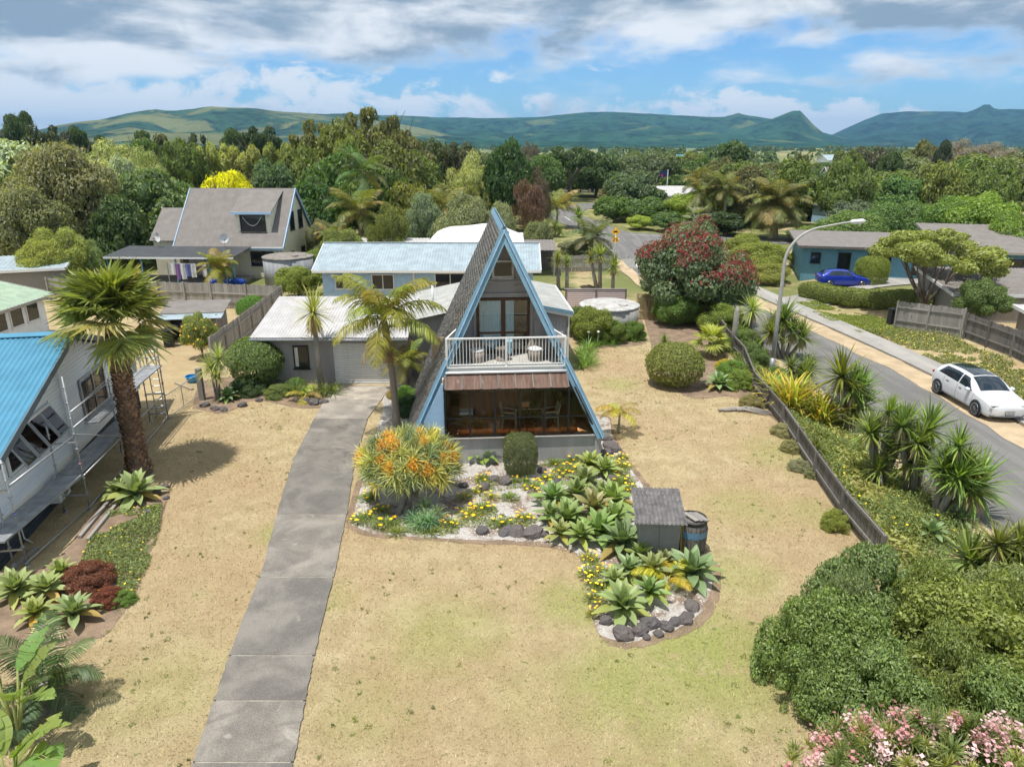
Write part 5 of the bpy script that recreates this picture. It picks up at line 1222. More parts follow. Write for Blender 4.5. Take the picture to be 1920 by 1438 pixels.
# two-storey house with dormer
def dormer_house():
    h = thing('dormer_house', 'two storey cream house with steep grey roof, dormer and verandah', 'house', (-24.1, 61.2, 0), math.radians(-2))
    w, d, e, r = 9.0, 8.4, 3.0, 7.2
    mb = MB(); mb.prism([(-w/2, 0, 0), (-w/2, 0, e), (-w/2, d/2, r), (-w/2, d, e), (-w/2, d, 0)], (w, 0, 0)); mb.build('wall', M['cream'], h)
    for i in range(14): piece('weatherboard', 'cream', h, (2.6, -.02, .25+.2*i), (3.7, .03, .19), (-.08, 0, 0))
    for i in range(33):
        z = .25+.2*i; y0 = 0 if z < e else (z-e)/(r-e)*d/2
        if d-2*y0 > .5: piece('weatherboard', 'cream', h, (w/2+.02, d/2, z), (.03, d-2*y0-.3, .19), (0, .08, 0))
    for a in (((-w/2-.25, -.35, e-.28), (w/2+.25, -.35, e-.28), (w/2+.25, d/2, r+.1), (-w/2-.25, d/2, r+.1)), ((w/2+.25, d+.35, e-.28), (-w/2-.25, d+.35, e-.28), (-w/2-.25, d/2, r+.1), (w/2+.25, d/2, r+.1))):
        mb = MB(); mb.corrugated(*a, .4, .008, .05); mb.build('roof', M['roof_brown'], h)
    for s in (-1, 1):
        for (y0, y1) in ((-.35, d/2), (d+.35, d/2)): mb = MB(); mb.beam((s*(w/2+.25), y0, e-.34), (s*(w/2+.25), y1, r+.04), .07, .2); mb.build('barge_board', M['pale_blue'], h)
    piece('fascia', 'pale_blue', h, (0, -.36, e-.42), (w+.5, .05, .22)); piece('gutter', 'white', h, (0, -.42, e-.32), (w+.5, .1, .09))
    # dormer
    dm = link('dormer', None, h, (1.95, 0, 0)); mb = MB(); mb.prism([(-1.5, .75, 3.7), (-1.5, .75, 5.55), (-1.5, 3.9, 6.95)], (3.0, 0, 0)); mb.build('dormer_wall', M['cream'], dm)
    mb = MB(); mb.corrugated((-1.75, .45, 5.55), (1.75, .45, 5.55), (1.75, 4.15, 7.2), (-1.75, 4.15, 7.2), .4, .008, .05); mb.build('dormer_roof', M['roof_brown'], dm)
    piece('fascia', 'pale_blue', dm, (0, .44, 5.46), (3.5, .05, .2)); window(dm, (0, .74, 4.62), 2.2, 1.4, 0, 'black_metal', 1, 1, .1)
    mb = MB(); mb.tube([(-.8+1.6*u, .62, 5.15-.75*4*u*(1-u)) for u in np.linspace(0, 1, 13)], .02, 5); mb.build('bunting', M['white'], dm)
    for q in ((1.6, 1.5), (4.4, 1.5)): pass
    window(h, (2.75, -.04, 1.72), 2.0, 1.2, 0, 'black_metal', 2, 2, .07); window(h, (w/2+.04, 3.0, 4.6), 1.1, 1.6, math.pi/2, 'black_metal', 1); window(h, (w/2+.04, 5.3, 4.6), 1.1, 1.6, math.pi/2, 'black_metal', 1); window(h, (w/2+.04, 2.2, 1.5), 1.0, 1.1, math.pi/2, 'black_metal', 1); window(h, (w/2+.04, 5.4, 1.6), 1.0, 1.0, math.pi/2, 'black_metal', 1)
    # side wing and verandah
    mb = MB(); mb.prism([(-6.9, .6, 0), (-6.9, .6, 3.2), (-6.9, 3.4, 5.5), (-6.9, 6, 3.2), (-6.9, 6, 0)], (2.5, 0, 0)); mb.build('wing_wall', M['cream'], h)
    mb = MB(); mb.corrugated((-7.1, .3, 3.15), (-4.6, .3, 3.15), (-4.6, 3.4, 5.65), (-7.1, 3.4, 5.65), .4, .008, .05); mb.build('wing_roof', M['roof_brown'], h)
    v = link('verandah', None, h, (-2.6, -4.2, 0)); mb = MB(); mb.corrugated((-6.0, 0, 2.45), (4.6, 0, 2.45), (4.6, 4.0, 2.78), (-6.0, 4.0, 2.78), .2, .025, .03); mb.build('verandah_roof', M['roof_dark'], v)
    piece('fascia', 'white', v, (-.7, -.03, 2.36), (10.6, .05, .14)); piece('floor', 'timber_grey', v, (-.7, 2, .15), (10.4, 4, .3))
    for x in (-5.8, -3, -.2, 2.4, 4.5): piece('post', 'blue_wall', v, (x, .12, 1.2), (.1, .1, 2.4))
    piece('ranch_slider', 'glass', v, (.2, 4.16, 1.4), (3.6, .04, 2.0)); piece('curtain', 'fabric_white', v, (-.4, 4.12, 1.4), (1.3, .04, 1.9))
    mb = MB(); mb.tube([(w/2-.2, -.4, e-.3), (w/2-.2, -.1, e-.6), (w/2-.2, -.06, .1)], .05, 7); mb.build('downpipe', M['white'], h)
dormer_house()
def dish(label, x, y, z, az):
    t = thing('satellite_dish', label, 'satellite dish', (x, y, z), az); mb = MB(); n = 18
    rows = [(0, .0), (.14, .015), (.28, .06), (.36, .10)]
    for (r, dz) in rows:
        for i in range(n): a = 2*math.pi*i/n; mb.v.append((r*math.cos(a), -dz, r*1.1*math.sin(a)+.35))
    for j in range(3):
        for i in range(n): mb.f.append((j*n+i, j*n+(i+1) % n, (j+1)*n+(i+1) % n, (j+1)*n+i)); mb.m.append(0)
    mb.build('reflector', M['white'], t, True); mb = MB(); mb.tube([(0, .1, -.35), (0, .06, .3)], .025, 6); mb.tube([(0, -.05, .02), (0, -.45, .25)], .015, 5); mb.build('mast', M['galv'], t); piece('receiver', 'plastic_black', t, (0, -.46, .27), (.06, .12, .06))
p = atY(297, 446, 60.6); dish('white satellite dish at the left end of the dormer house roof', p.x, p.y, p.z-.3, -.5); p = atY(420, 448, 60.6); dish('white satellite dish under the middle of the steep grey roof', p.x, p.y, p.z-.3, .4)
def tank(label, x, y, r, h, wall, lid, z0=0.0):
    t = thing('water_tank', label, 'water tank', (x, y, z0)); mb = MB(); mb.tube([(0, 0, 0), (0, 0, h)], r, 36); mb.build('shell', wall, t, True)
    mb = MB(); mb.tube([(0, 0, h+.003), (0, 0, h+.07), (0, 0, h+.10), (0, 0, h+.22)], [r*1.03, r*1.03, r*1.0, .25], 36); mb.build('lid', lid, t); mb = MB(); mb.tube([(r*.4, r*-.4, h+.15), (r*.4, r*-.4, h+.24)], .28, 14); mb.build('hatch', lid, t); return t
tank('round concrete water tank with pale lid beside the grey rear wing', 6.0, 43.0, 1.8, 1.6, M['concrete'], paint('tank_lid', (.52, .50, .47), .8, vary=.3, dirt=((.25, .24, .22), .7)))
tank('weathered grey water tank beside the cream dormer house', -18.4, 58.6, 2.0, 2.25, paint('tank_grey', (.36, .37, .39), .9, vary=.3, streak=True), paint('rusty_lid', (.27, .24, .21), .9, vary=.4))
# buildings at the left edge of the picture
simple_house('green_roof_cottage', 'small pale cottage with faded green roof left of the fan palm', -28.2, 38.3, math.radians(90), 7.6, 7.0, 2.5, 3.3, 'house_white', 'roof_green', 'x', .5, [('f', 2.6, 1.75, 1.1, 1.2, 'white', 1), ('f', 1.2, 1.75, 1.1, 1.2, 'white', 1), ('f', -.2, 1.75, 1.1, 1.2, 'white', 1), ('f', -1.6, 1.75, 1.1, 1.2, 'white', 1)], fascia='timber_grey')
simple_house('teal_roof_house', 'grey house with teal iron roof at the far left edge', -47.5, 64.0, math.radians(55), 12, 7, 3.1, 4.2, 'pale_blue', 'roof_teal', 'x', .4, [('f', 3.0, 1.6, 1.2, 1.1), ('f', 0, 1.6, 1.4, 1.1)], fascia='roof_teal')
simple_house('skillion_shed', 'small timber shed with pale blue iron roof near the left edge', -35.9, 52.0, math.radians(20), 5.0, 4.0, 2.3, 2.7, 'timber_grey', 'roof_blue_pale', 'm', .3, cat='shed')
# weathered garden shed with sloping roof
s = thing('garden_shed', 'weathered timber shed with sloping tin roof behind the lemon tree', 'shed', (-18.7, 40.4, 0), math.radians(8)); s.scale = (.95, .95, .84)
for i in range(9): piece('paling', 'timber_grey', s, (-1.0+.22*i+.6, 0, .78), (.205, .03, 1.5)); 
for i in range(10): piece('paling', 'timber_grey', s, (1.55, .15+.22*i, .85), (.03, .205, 1.7)); piece('paling', 'timber_grey', s, (-1.5, .15+.22*i, .85), (.03, .205, 1.7))
piece('post', 'timber_grey', s, (-1.45, 0, .85), (.1, .1, 1.7)); piece('post', 'timber_grey', s, (1.5, 0, .95), (.1, .1, 1.9)); piece('interior_shade', 'room', s, (0, .6, .8), (2.8, .05, 1.6))  # dark sheet stands in for the shade inside the shed
mb = MB(); mb.corrugated((-1.9, -.5, 1.75), (1.9, -.5, 1.75), (1.9, .35, 1.92), (-1.9, .35, 1.92), .12, .015); mb.build('roof_sheet', M['roof_blue_pale'], s); mb = MB(); mb.slab([(-1.9, .3, 1.97), (1.9, .3, 1.97), (1.9, 2.5, 2.35), (-1.9, 2.5, 2.35)], .04); mb.build('roof_sheet', M['roof_brown'], s)
# right-hand blue house, sheds and far houses
simple_house('blue_bungalow', 'blue timber bungalow with low brown roof behind the parked blue car', 31.2, 60.2, math.radians(-14), 12.5, 7.0, 2.75, 3.15, 'blue_wall', 'roof_brown', 'm', .5, [('f', -5.2, 1.75, .8, .9, 'black_metal', 2), ('f', -2.9, 1.55, 1.0, 1.4, 'black_metal', 2), ('f', -.2, 1.2, 1.9, 2.0, 'black_metal', 2), ('f', 3.6, 1.3, 2.2, 1.4, 'black_metal', 2)], corr=.5, fascia='timber_dark')
simple_house('blue_wing', 'pale blue side wing with brown roof at the right edge', 41.5, 58.0, math.radians(-14), 11, 8, 2.7, 3.9, 'blue_wall', 'roof_brown', 'm', .5, [('f', -1.0, 1.5, 2.4, 1.2, 'black_metal', 2), ('f', 3.0, 1.5, 1.6, 1.2, 'black_metal', 2)], corr=.5, fascia='timber_grey')
simple_house('corrugated_shed', 'low shed with brown corrugated roof behind the paling fence', 33.0, 43.8, math.radians(-6), 10, 5.4, 2.1, 2.75, 'timber_grey', 'roof_brown', 'm', .3, cat='shed', corr=.22)
simple_house('white_carport', 'white flat carport roof behind the dark fence at the right edge', 32.6, 37.0, math.radians(-8), 6.5, 3.6, 1.75, 1.95, 'timber_grey', 'roof_white', 'm', .3, cat='carport', corr=.5)
simple_house('white_bach', 'small white and blue house beyond the bend in the street', 17.2, 182, 0, 17, 8, 3.2, 4.6, 'house_white', 'roof_blue', 'm', .5, [('f', -5.5, 1.9, 2.2, 1.2, 'black_metal'), ('f', 0, 1.6, 4, 1.6, 'black_metal', 3), ('f', 6, 1.8, 2, 1.3, 'black_metal')], corr=.6)
p = at(1460, 350); simple_house('red_roof_house', 'house with red roof and solar panels among trees', 62, 165, .15, 11, 8, 3.4, 6.0, 'house_white', 'roof_red', 'x', .5, [('f', 4, 3, 2, 1.2)], corr=.5)
t = thing('solar_array', 'dark blue solar panels on the red roof', 'solar panels', (60.2, 165.0, 3.6), .15); sm_ = paint('solar_cell', (.02, .035, .10), .15, .6)
for i in range(5):
    for j in range(2): mb = MB(); mb.slab([(-3.4+1.35*i, 1.0+1.7*j, .62+1.02*j), (-2.1+1.35*i, 1.0+1.7*j, .62+1.02*j), (-2.1+1.35*i, 2.6+1.7*j, 1.58+1.02*j), (-3.4+1.35*i, 2.6+1.7*j, 1.58+1.02*j)], .05); mb.build('panel', sm_, t)
simple_house('brown_roof_house', 'house with brown hipped roof behind the round green trees', 82, 165, -.1, 20, 10, 3.6, 6.0, 'house_white', 'roof_brown', 'x', .5, [('f', -5, 1.9, 3, 1.3)], corr=.5)
simple_house('grey_roof_house', 'low grey roofed house between the trees at the right', 78, 130, .1, 9, 8, 3.0, 4.2, 'house_white', 'roof_grey', 'x', .5, [('f', -4, 1.6, 2, 1.3, 'black_metal')], corr=.5)
simple_house('white_arch_house', 'white curved roof house above the trees at the right edge', 88, 133, -.2, 9, 9, 4.2, 5.4, 'house_white', 'roof_white', 'y', .5, [('f', 0, 2.4, 3, 1.4, 'black_metal')], corr=.5)
simple_house('teal_gable_house', 'dark teal gable roof peeping above hedges', 50, 104, .5, 6, 6, 2.6, 3.8, 'pale_blue', 'roof_dark', 'y', .4, corr=.4)
simple_house('long_packing_shed', 'pale green long roofed packing shed far across the plain', 146, 330, .1, 12, 10, 4.5, 6.5, 'house_white', 'roof_blue_pale', 'x', .5, corr=.8, cat='shed')
simple_house('far_blue_roof', 'tiny bright blue roof far off left of the dark round tree', 72, 300, 0, 9, 8, 4.5, 7, 'house_white', 'roof_blue', 'x', .5, corr=.8)
simple_house('white_shack', 'small white house half hidden behind the yellow green tree', 27.5, 118, .1, 6, 6, 3.2, 4.2, 'house_white', 'roof_white', 'm', .4, [('f', -1, 1.9, 2.0, 1.1, 'black_metal')], corr=.5)
# ------------------------------------------------------------------ fences, street furniture, vehicles, small things
def paling_fence(label, pts, h, mat='timber_grey', pw=.14, gap=.012, post_every=2.4, rails=(.3, .8), side=-1, name='paling_fence', lean=.0, cap=False):
    t = thing(name, label, 'fence', (pts[0][0], pts[0][1], gz(*pts[0]))); o = Vector(t.location)
    for (a, b) in zip(pts, pts[1:]):
        d = Vector((b[0]-a[0], b[1]-a[1], 0)); L_ = d.length; d.normalize(); nrm = Vector((-d.y, d.x, 0))*side; rz = math.atan2(d.y, d.x)
        n = int(L_/(pw+gap)); P_ = lambda s, z, off=0: Vector((a[0]+d.x*s+nrm.x*off, a[1]+d.y*s+nrm.y*off, gz(a[0]+d.x*s, a[1]+d.y*s)+z))-o
        for i in range(n):
            s = (i+.5)*L_/n; q = h+random.uniform(-.035, .035); piece('paling', mat, t, P_(s, q/2+.03), (pw*random.uniform(.94, 1.0), .02, q-.05), (0, random.uniform(-.012, .012), rz))
        m = max(1, round(L_/post_every))
        for i in range(m+1): piece('post', mat, t, P_(min(L_-.03, i*L_/m), h*.5+.03, .06), (.11, .10, h*1.03), (0, 0, rz))
        for r in rails:
            for i in range(m): mb = MB(); mb.beam(P_(i*L_/m, h*r, .045), P_((i+1)*L_/m, h*r, .045), .05, .09); mb.build('rail', M[mat], t)
        if cap:
            for i in range(m): mb = MB(); mb.beam(P_(i*L_/m, h+.03, .03), P_((i+1)*L_/m, h+.03, .03), .13, .035); mb.build('cap_rail', M[mat], t)
    return t
paling_fence('long low weathered fence between the dry lawn and the street bank', [(10.15, 16.9), (10.25, 19.6), (10.55, 22.4), (11.1, 27.0), (11.35, 31.5), (12.25, 36.0), (12.45, 40.0)], .95, 'timber_dark', .095, .034, 2.6, (.35, .97), 1)
paling_fence('low grey fence behind the round clipped bush, climbing to the red flowering tree', [(12.45, 40.1), (12.6, 43.0), (12.0, 46.2)], 1.1, 'timber_dark', .105, .018, 1.6, (.3, .97), 1)
paling_fence('tall grey paling fence between the lawn and the cream dormer house', [(-34, 51.6), (-25.2, 50.1), (-21.2, 49.5), (-15.9, 48.5)], 1.75, 'timber_grey', .15, .012, 2.6, (.28, .62), -1)
paling_fence('close boarded brown fence running back beside the garage', [(-15.3, 34.6), (-15.9, 48.3)], 1.75, 'timber_grey', .15, .006, 2.4, (.3, .8), -1)
paling_fence('pale grey vertical board fence beside the low brown roof', [(25.2, 45.5), (26.9, 41.2)], 1.75, 'timber_grey', .16, .008, 2.4, (.3, .8), -1)
paling_fence('blackened board fence along the top of the street bank at the right edge', [(26.95, 41.0), (27.1, 37.0), (26.8, 33.0), (26.6, 28.0)], 1.5, 'timber_dark', .16, .010, 2.4, (.3, .8), -1)
paling_fence('brown paling fence behind the small palms and the pool', [(3.6, 64), (9.2, 65.0)], 1.5, 'timber_grey', .16, .02, 2.4, (.3, .8), -1)
paling_fence('pale fence in front of the white and blue house past the bend', [(10, 172), (22, 172)], 1.9, 'timber_grey', .25, .05, 3, (.3, .8), -1)
paling_fence('scalloped pale blue board fence in front of the blue wing', [(33.6, 49.5), (38.5, 50.5)], 1.6, 'timber_grey', .16, .02, 2.4, (.3, .8), -1)
t = thing('reed_screen', 'yellowish reed screen behind the concrete tank', 'fence', (8.2, 46.0, 0), -.25); mb = MB()
for i in range(90): mb.cyl((.04*i, random.uniform(-.02, .02), 0), (.04*i+random.uniform(-.02, .02), 0, 1.75+random.uniform(-.05, .05)), .016, n=5)
mb.build('reeds', wood('reed', (.28, .20, .10), (.42, .33, .18)), t); piece('rail', 'timber_grey', t, (1.8, .04, .5), (3.6, .04, .05)); piece('rail', 'timber_grey', t, (1.8, .04, 1.4), (3.6, .04, .05))
t = thing('iron_fence', 'striped white and red corrugated iron screen behind the tank', 'fence', (4.6, 47.0, 0), 0); st = NT('striped_iron'); _c = st.coord('Object'); _w = st.n('ShaderNodeTexWave', bands_direction='Z'); st.set(_w.inputs[0], _c); _w.inputs['Scale'].default_value = 2.2
ms = st.done(st.bsdf(st.mix(st.ramp(_w.outputs['Fac'], .55, .75), (.66, .63, .6), (.42, .22, .2)), .6)); mb = MB(); mb.box((0, 0, .9), (2.0, .04, 1.8)); mb.box((2.03, 0, .9), (1.98, .04, 1.8)); mb.build('iron_sheet', ms, t)
for x in (-1, 1.02, 3.02): piece('post', 'timber_dark', t, (x, -.05, .93), (.08, .08, 1.86))
piece('cap', 'timber_grey', t, (1.0, 0, 1.84), (4.2, .12, .05))
# street lamp
t = thing('street_lamp', 'tall grey street lamp with curved arm beside the road', 'street lamp', (13.48, 35.2, gz(13.48, 35.2)))
pts = [(0, 0, 0), (0, 0, 3), (0, 0, 5.8)]+[(1.9*(1-math.cos(a)), 0, 5.8+1.75*math.sin(a)) for a in np.linspace(.15, 1.35, 9)]+[(2.6, 0, 7.72), (3.1, 0, 7.78)]
mb = MB(); mb.tube(pts, [.115, .10, .085]+[.075-.003*i for i in range(9)]+[.045, .04], 12); mb.build('pole', paint('lamp_pole', (.42, .42, .39), .55, vary=.15), t, True)
mb = MB(); mb.tube([(0, 0, 0), (0, 0, .9)], [.14, .13], 12); mb.build('pole_base', M['galv'], t, True)
mb = MB(); mb.tube([(2.95, 0, 7.78), (3.05, 0, 7.79), (3.55, 0, 7.82), (3.7, 0, 7.82)], [.05, .10, .11, .03], 10); mb.build('lamp_head', M['white'], t, True); piece('lens', 'pane_clear', t, (3.35, 0, 7.70), (.4, .16, .03))
# road signs
M['sign_yellow'] = paint('sign_yellow', (.85, .45, .01), .5, vary=.05); M['sign_black'] = paint('sign_black', (.012, .012, .012), .5)
t = thing('hump_sign', 'yellow diamond road hump sign with yellow 25 plate below', 'road sign', (10.3, 71.7, 0)); mb = MB(); mb.tube([(0, .03, 0), (0, .03, 3.1)], .035, 8); mb.build('pole', M['white'], t, True)
mb = MB(); mb.prism([(0, 0, 2.30), (.46, 0, 2.76), (0, 0, 3.22), (-.46, 0, 2.76)], (0, .02, 0)); d = mb.build('diamond', M['sign_yellow'], t)
mb = MB(); mb.prism([(-.25, -.005, 2.68), (.25, -.005, 2.68), (.1, -.005, 2.84), (0, -.005, 2.87), (-.1, -.005, 2.84)], (0, .003, 0)); mb.build('hump_symbol', M['sign_black'], d)
mb = MB(); mb.box((0, .01, 1.98), (.62, .02, .52)); p_ = mb.build('speed_plate', M['sign_yellow'], t)
for nm, strokes in (('digit_two', [((-.22, 2.12), (-.04, 2.12)), ((-.04, 2.12), (-.04, 1.99)), ((-.04, 1.99), (-.22, 1.86)), ((-.22, 1.84), (-.03, 1.84))]), ('digit_five', [((.22, 2.12), (.05, 2.12)), ((.05, 2.12), (.05, 2.0)), ((.05, 2.0), (.21, 1.97)), ((.21, 1.97), (.21, 1.86)), ((.21, 1.84), (.04, 1.84))])):
    mb = MB()
    for (a, b) in strokes: mb.beam((a[0], -.003, a[1]), (b[0], -.003, b[1]), .045, .006, up=(0, 1, 0))
    mb.build(nm, M['sign_black'], p_)
for (px, py, D, hh, lab) in ((1016, 425, 100, 3.0, 'white street name post left of the bend'), (1300, 418, 96, 3.4, 'plain pale sign post above the red flowering tree'), (1249, 440, 95, 2.0, 'blue and white sign post at the side street corner')):
    p = atY(px, py, D); t = thing('sign_post', lab, 'sign post', (p.x, D, 0)); mb = MB(); mb.tube([(0, 0, 0), (0, 0, hh)], .06, 8); mb.build('pole', M['white'], t, True); piece('cap', 'white', t, (0, 0, hh+.02), (.14, .14, .06))
    if 'blue' in lab: piece('sign_plate', 'blue_trim', t, (0, -.08, hh-.4), (.7, .03, .5))
p = atY(1252, 330, 125); t = thing('flag_pole', 'dark blue flag with red mark on a tall pole among the trees', 'flag', (p.x, 125, 0)); mb = MB(); mb.tube([(0, 0, 0), (0, 0, p.z+1.0)], .07, 8); mb.build('pole', M['white'], t); mb = MB(); n = 8
for i in range(n+1): mb.v += [(-.1-1.3*i/n, .12*math.sin(i), p.z+.9-.15*i/n), (-.1-1.3*i/n, .12*math.sin(i+.3), p.z-.1-.25*i/n)]
mb.f = [(2*i, 2*i+1, 2*i+3, 2*i+2) for i in range(n)]; mb.m = [0]*n; mb.build('flag', paint('navy', (.02, .03, .10), .8), t, True); piece('red_mark', 'red_band', t, (-1.0, -.2, p.z+.05), (.3, .02, .4))

# ---- cars: one lofted shell each, glass and trim laid on its surface
def car(label, name, x, y, z, rz, paint_m, stations, roof_glass, L, axles, wr, trim, front_bar):
    t = thing(name, label, 'car', (x, y, z), rz)
    K = np.array(stations); X = K[:, 0]; VK = np.array([0, .18, .42, .62, .86, 1.0])
    NX, NVV = 120, 61; xg = np.linspace(0, L, NX); vg = np.linspace(0, 1, NVV); TY = np.zeros((NX, NVV)); TZ = np.zeros((NX, NVV))
    for i, q in enumerate(xg):
        zb, w1, zbelt, wb, zt, wt, zc = [np.interp(q, X, K[:, j]) for j in range(1, 8)]
        TY[i] = np.interp(vg, VK, [w1*.86, w1*.985, w1, wb, wt, 0]); TZ[i] = np.interp(vg, VK, [zb, zb+.10, (zb+.1)*.45+zbelt*.55, zbelt, zt, zc])
    def soften(A, sg, ax, odd=False):                                   # round the creases of the loft
        r = int(3*sg); kk = np.exp(-.5*(np.arange(-r, r+1)/sg)**2); kk /= kk.sum(); A = np.moveaxis(A, ax, 0)
        lo = 2*A[:1]-A[r:0:-1]; hi = (-A[-2:-r-2:-1] if odd else A[-2:-r-2:-1]) if ax == 1 else 2*A[-1:]-A[-2:-r-2:-1]
        P_ = np.concatenate([lo, A, hi]); out = sum(kk[j]*P_[j:j+len(A)] for j in range(2*r+1)); return np.moveaxis(out, 0, ax)
    TY = soften(soften(TY, 2.2, 1, True), 2.6, 0); TZ = soften(soften(TZ, 2.2, 1), 2.6, 0)
    def S(px, v, s):
        i = min(NX-2, max(0, int(px/L*(NX-1)))); f = px/L*(NX-1)-i; j = min(NVV-2, int(v*(NVV-1))); g = v*(NVV-1)-j
        bl = lambda T_: (T_[i, j]*(1-g)+T_[i, j+1]*g)*(1-f)+(T_[i+1, j]*(1-g)+T_[i+1, j+1]*g)*f
        return np.array([px-L/2, s*bl(TY), bl(TZ)])
    def patch(nm, mat, x0, x1, v0, v1, s, off=.006, nxx=14, nv=6, skew=0.0, parent=t, both=False, smooth_=True):
        mb = MB()
        for i in range(nxx+1):
            for j in range(nv+1):
                fx, fv = i/nxx, j/nv; q = x0+(x1-x0)*fx
                if isinstance(skew, tuple): q = (x0+skew[0]*fv)*(1-fx)+(x1+skew[1]*fv)*fx
                if both:                                                # strip right across the car
                    vv = v0+(1-v0)*(1-abs(2*fv-1)); p = S(q, vv, -1 if fv < .5 else 1)
                else: p = S(q, v0+(v1-v0)*fv, s)
                e = .02; dx = S(min(q+e, L), .5, s) if False else None
                mb.v.append(tuple(p))
        for i in range(nxx):
            for j in range(nv): a = i*(nv+1)+j; mb.f.append((a, a+nv+1, a+nv+2, a+1)); mb.m.append(0)
        me = mb.mesh(nm, mat, smooth_)
        if off:
            me.update(); c = np.array([0, 0, .62])
            for vtx in me.vertices:
                n_ = Vector(vtx.normal); d_ = Vector(vtx.co)-Vector((vtx.co.x*.8, 0, .6))
                if n_.dot(d_) < 0: n_ = -n_
                vtx.co = vtx.co+n_*off
        return link(nm, me, parent)
    # body shell
    xs = np.unique(np.concatenate([np.linspace(0, L, 60), X])); vs2 = np.unique(np.concatenate([np.linspace(0, 1, 22), VK])); mb = MB(); nv = len(vs2)
    for q in xs:
        for s, seq in ((-1, vs2), (1, vs2[::-1][1:])):
            for v in seq: mb.v.append(tuple(S(q, v, s)))
    m = 2*nv-1
    for i in range(len(xs)-1):
        for j in range(m-1): a = i*m+j; mb.f.append((a, a+1, a+m+1, a+m)); mb.m.append(0)
    mb.f += [tuple(range(m-1, -1, -1)), tuple((len(xs)-1)*m+j for j in range(m))]; mb.m += [0, 0]
    for i in range(len(xs)-1): a = i*m; mb.f.append((a, a+m, a+2*m-1, a+m-1)); mb.m.append(0)
    mb.build('body', paint_m, t, True)
    G = M['car_glass']; wx0, wx1, rx1, bx0, bx1 = front_bar['glass']
    patch('windscreen', G, wx0+.05, wx1-.02, .875, 1, 1, .008, 10, 12, both=True)
    patch('rear_window', G, rx1+.05, bx1, .875, 1, 1, .008, 8, 12, both=True)
    if roof_glass: patch('roof_glass', G, wx1+.06, rx1-.28, .90, 1, 1, .008, 12, 12, both=True)
    mid = front_bar['pillar']
    for s in (-1, 1):
        patch('side_window', G, wx0+.28, mid-.04, .645, .84, s, .008, 12, 6, skew=(.55, 0))
        patch('side_window', G, mid+.04, bx0-.10, .645, .84, s, .008, 12, 6, skew=(0, -.32))
        patch('sill_trim', trim, axles[0]+wr+.06, axles[1]-wr-.06, .02, .17, s, .014, 10, 3, smooth_=False)
        for q in (wx0+.12, mid, axles[1]-.35):
            if q < bx0: mb = MB(); pts_ = [S(q, v, s) for v in np.linspace(.2, .62, 7)]; mb.tube([tuple(p+np.array([0, s*.002, 0])) for p in pts_], .005, 4); mb.build('door_gap', M['plastic_black'], t)
        for q in (mid-.25, mid+.75):
            if q < axles[1]: p = S(q, .55, s); piece('door_handle', front_bar['handle'], t, (p[0], p[1]+s*.012, p[2]), (.2, .02, .03))
        p = S(wx0+.42, .63, s); mi = link('mirror', None, t, (p[0], p[1]+s*.12, p[2]+.06)); mb = MB(); mb.tube([(-.10, 0, 0), (-.06, 0, 0), (.08, 0, 0), (.10, 0, 0)], [.03, .085, .095, .06], 10); mb.build('housing', paint_m, mi, True); piece('arm', 'plastic_black', mi, (0, -s*.08, -.04), (.06, .12, .03))
        p = S(.16, .60, s); piece('headlight', 'head_lamp', t, (p[0]-.01, s*(abs(p[1])-.14), p[2]-.06), (.10, .34, .07), (0, 0, s*.5))
        p = S(L-.12, .6, s); piece('tail_light', 'tail_lamp', t, (p[0]+.07, s*(abs(p[1])-.15), p[2]-.04), (.10, .34, .10), (0, 0, -s*.35))
        for ax in axles:
            wy = s*(np.interp(ax, X, K[:, 2])+.004); w = link('wheel', None, t, (ax-L/2, wy, wr+.0), (0, 0, 0))
            mb = MB(); mb.prism([((wr+.055)*math.cos(a), 0, max(-.12, (wr+.055)*math.sin(a))) for a in np.linspace(0, 2*math.pi, 32)[:-1]], (0, s*.012, 0)); mb.build('wheel_arch', trim, w)
            mb = MB(); mb.prism([((wr+.02)*math.cos(a), s*.0125, max(-.12, (wr+.02)*math.sin(a))) for a in np.linspace(0, 2*math.pi, 32)[:-1]], (0, s*.006, 0)); mb.build('wheel_well_shade', M['sign_black'], w)  # black disc on the body side, stands in for the shaded opening
            mb = MB(); mb.tube([(0, -s*.2, 0), (0, s*.018, 0), (0, s*.03, 0)], [wr, wr, wr-.03], 28); mb.build('tyre', M['rubber'], w, True)
            mb = MB(); rr = wr*.70
            for k in range(20):
                a = 2*math.pi*k/20; mb.tube([(rr*math.cos(a), s*.034, rr*math.sin(a)), (rr*math.cos(a+.314), s*.034, rr*math.sin(a+.314))], .02, 5)
            for k in range(10 if roof_glass else 5):
                a = 2*math.pi*k/(10 if roof_glass else 5); mb.beam((0, s*.036, 0), (rr*math.cos(a), s*.036, rr*math.sin(a)), .035, .02)
            mb.build('rim', M['alloy'], w); mb = MB(); mb.tube([(0, s*.025, 0), (0, s*.05, 0)], [.07, .06], 12); mb.build('hub', M['galv'], w)
    fz = front_bar['z']
    mb = MB(); pts_ = []
    for yy in np.linspace(-.80, .80, 17):
        q = 0.0
        for q in np.linspace(0, .8, 200):
            if np.interp(q, X, K[:, 4]) >= abs(yy)-.0 and S(q, .62, 1)[2] >= fz: break
        pts_.append((q-L/2-.035, yy, fz))
    mb.tube(pts_, .032, 6); mb.build('front_strip', M['sign_black'], t, True)
    mb = MB(); mb.tube([(-L/2-.01+.18*abs(yy)**2, yy*.86, .30) for yy in np.linspace(-.9, .9, 13)], .05, 6); mb.build('bumper_trim', trim, t, True)
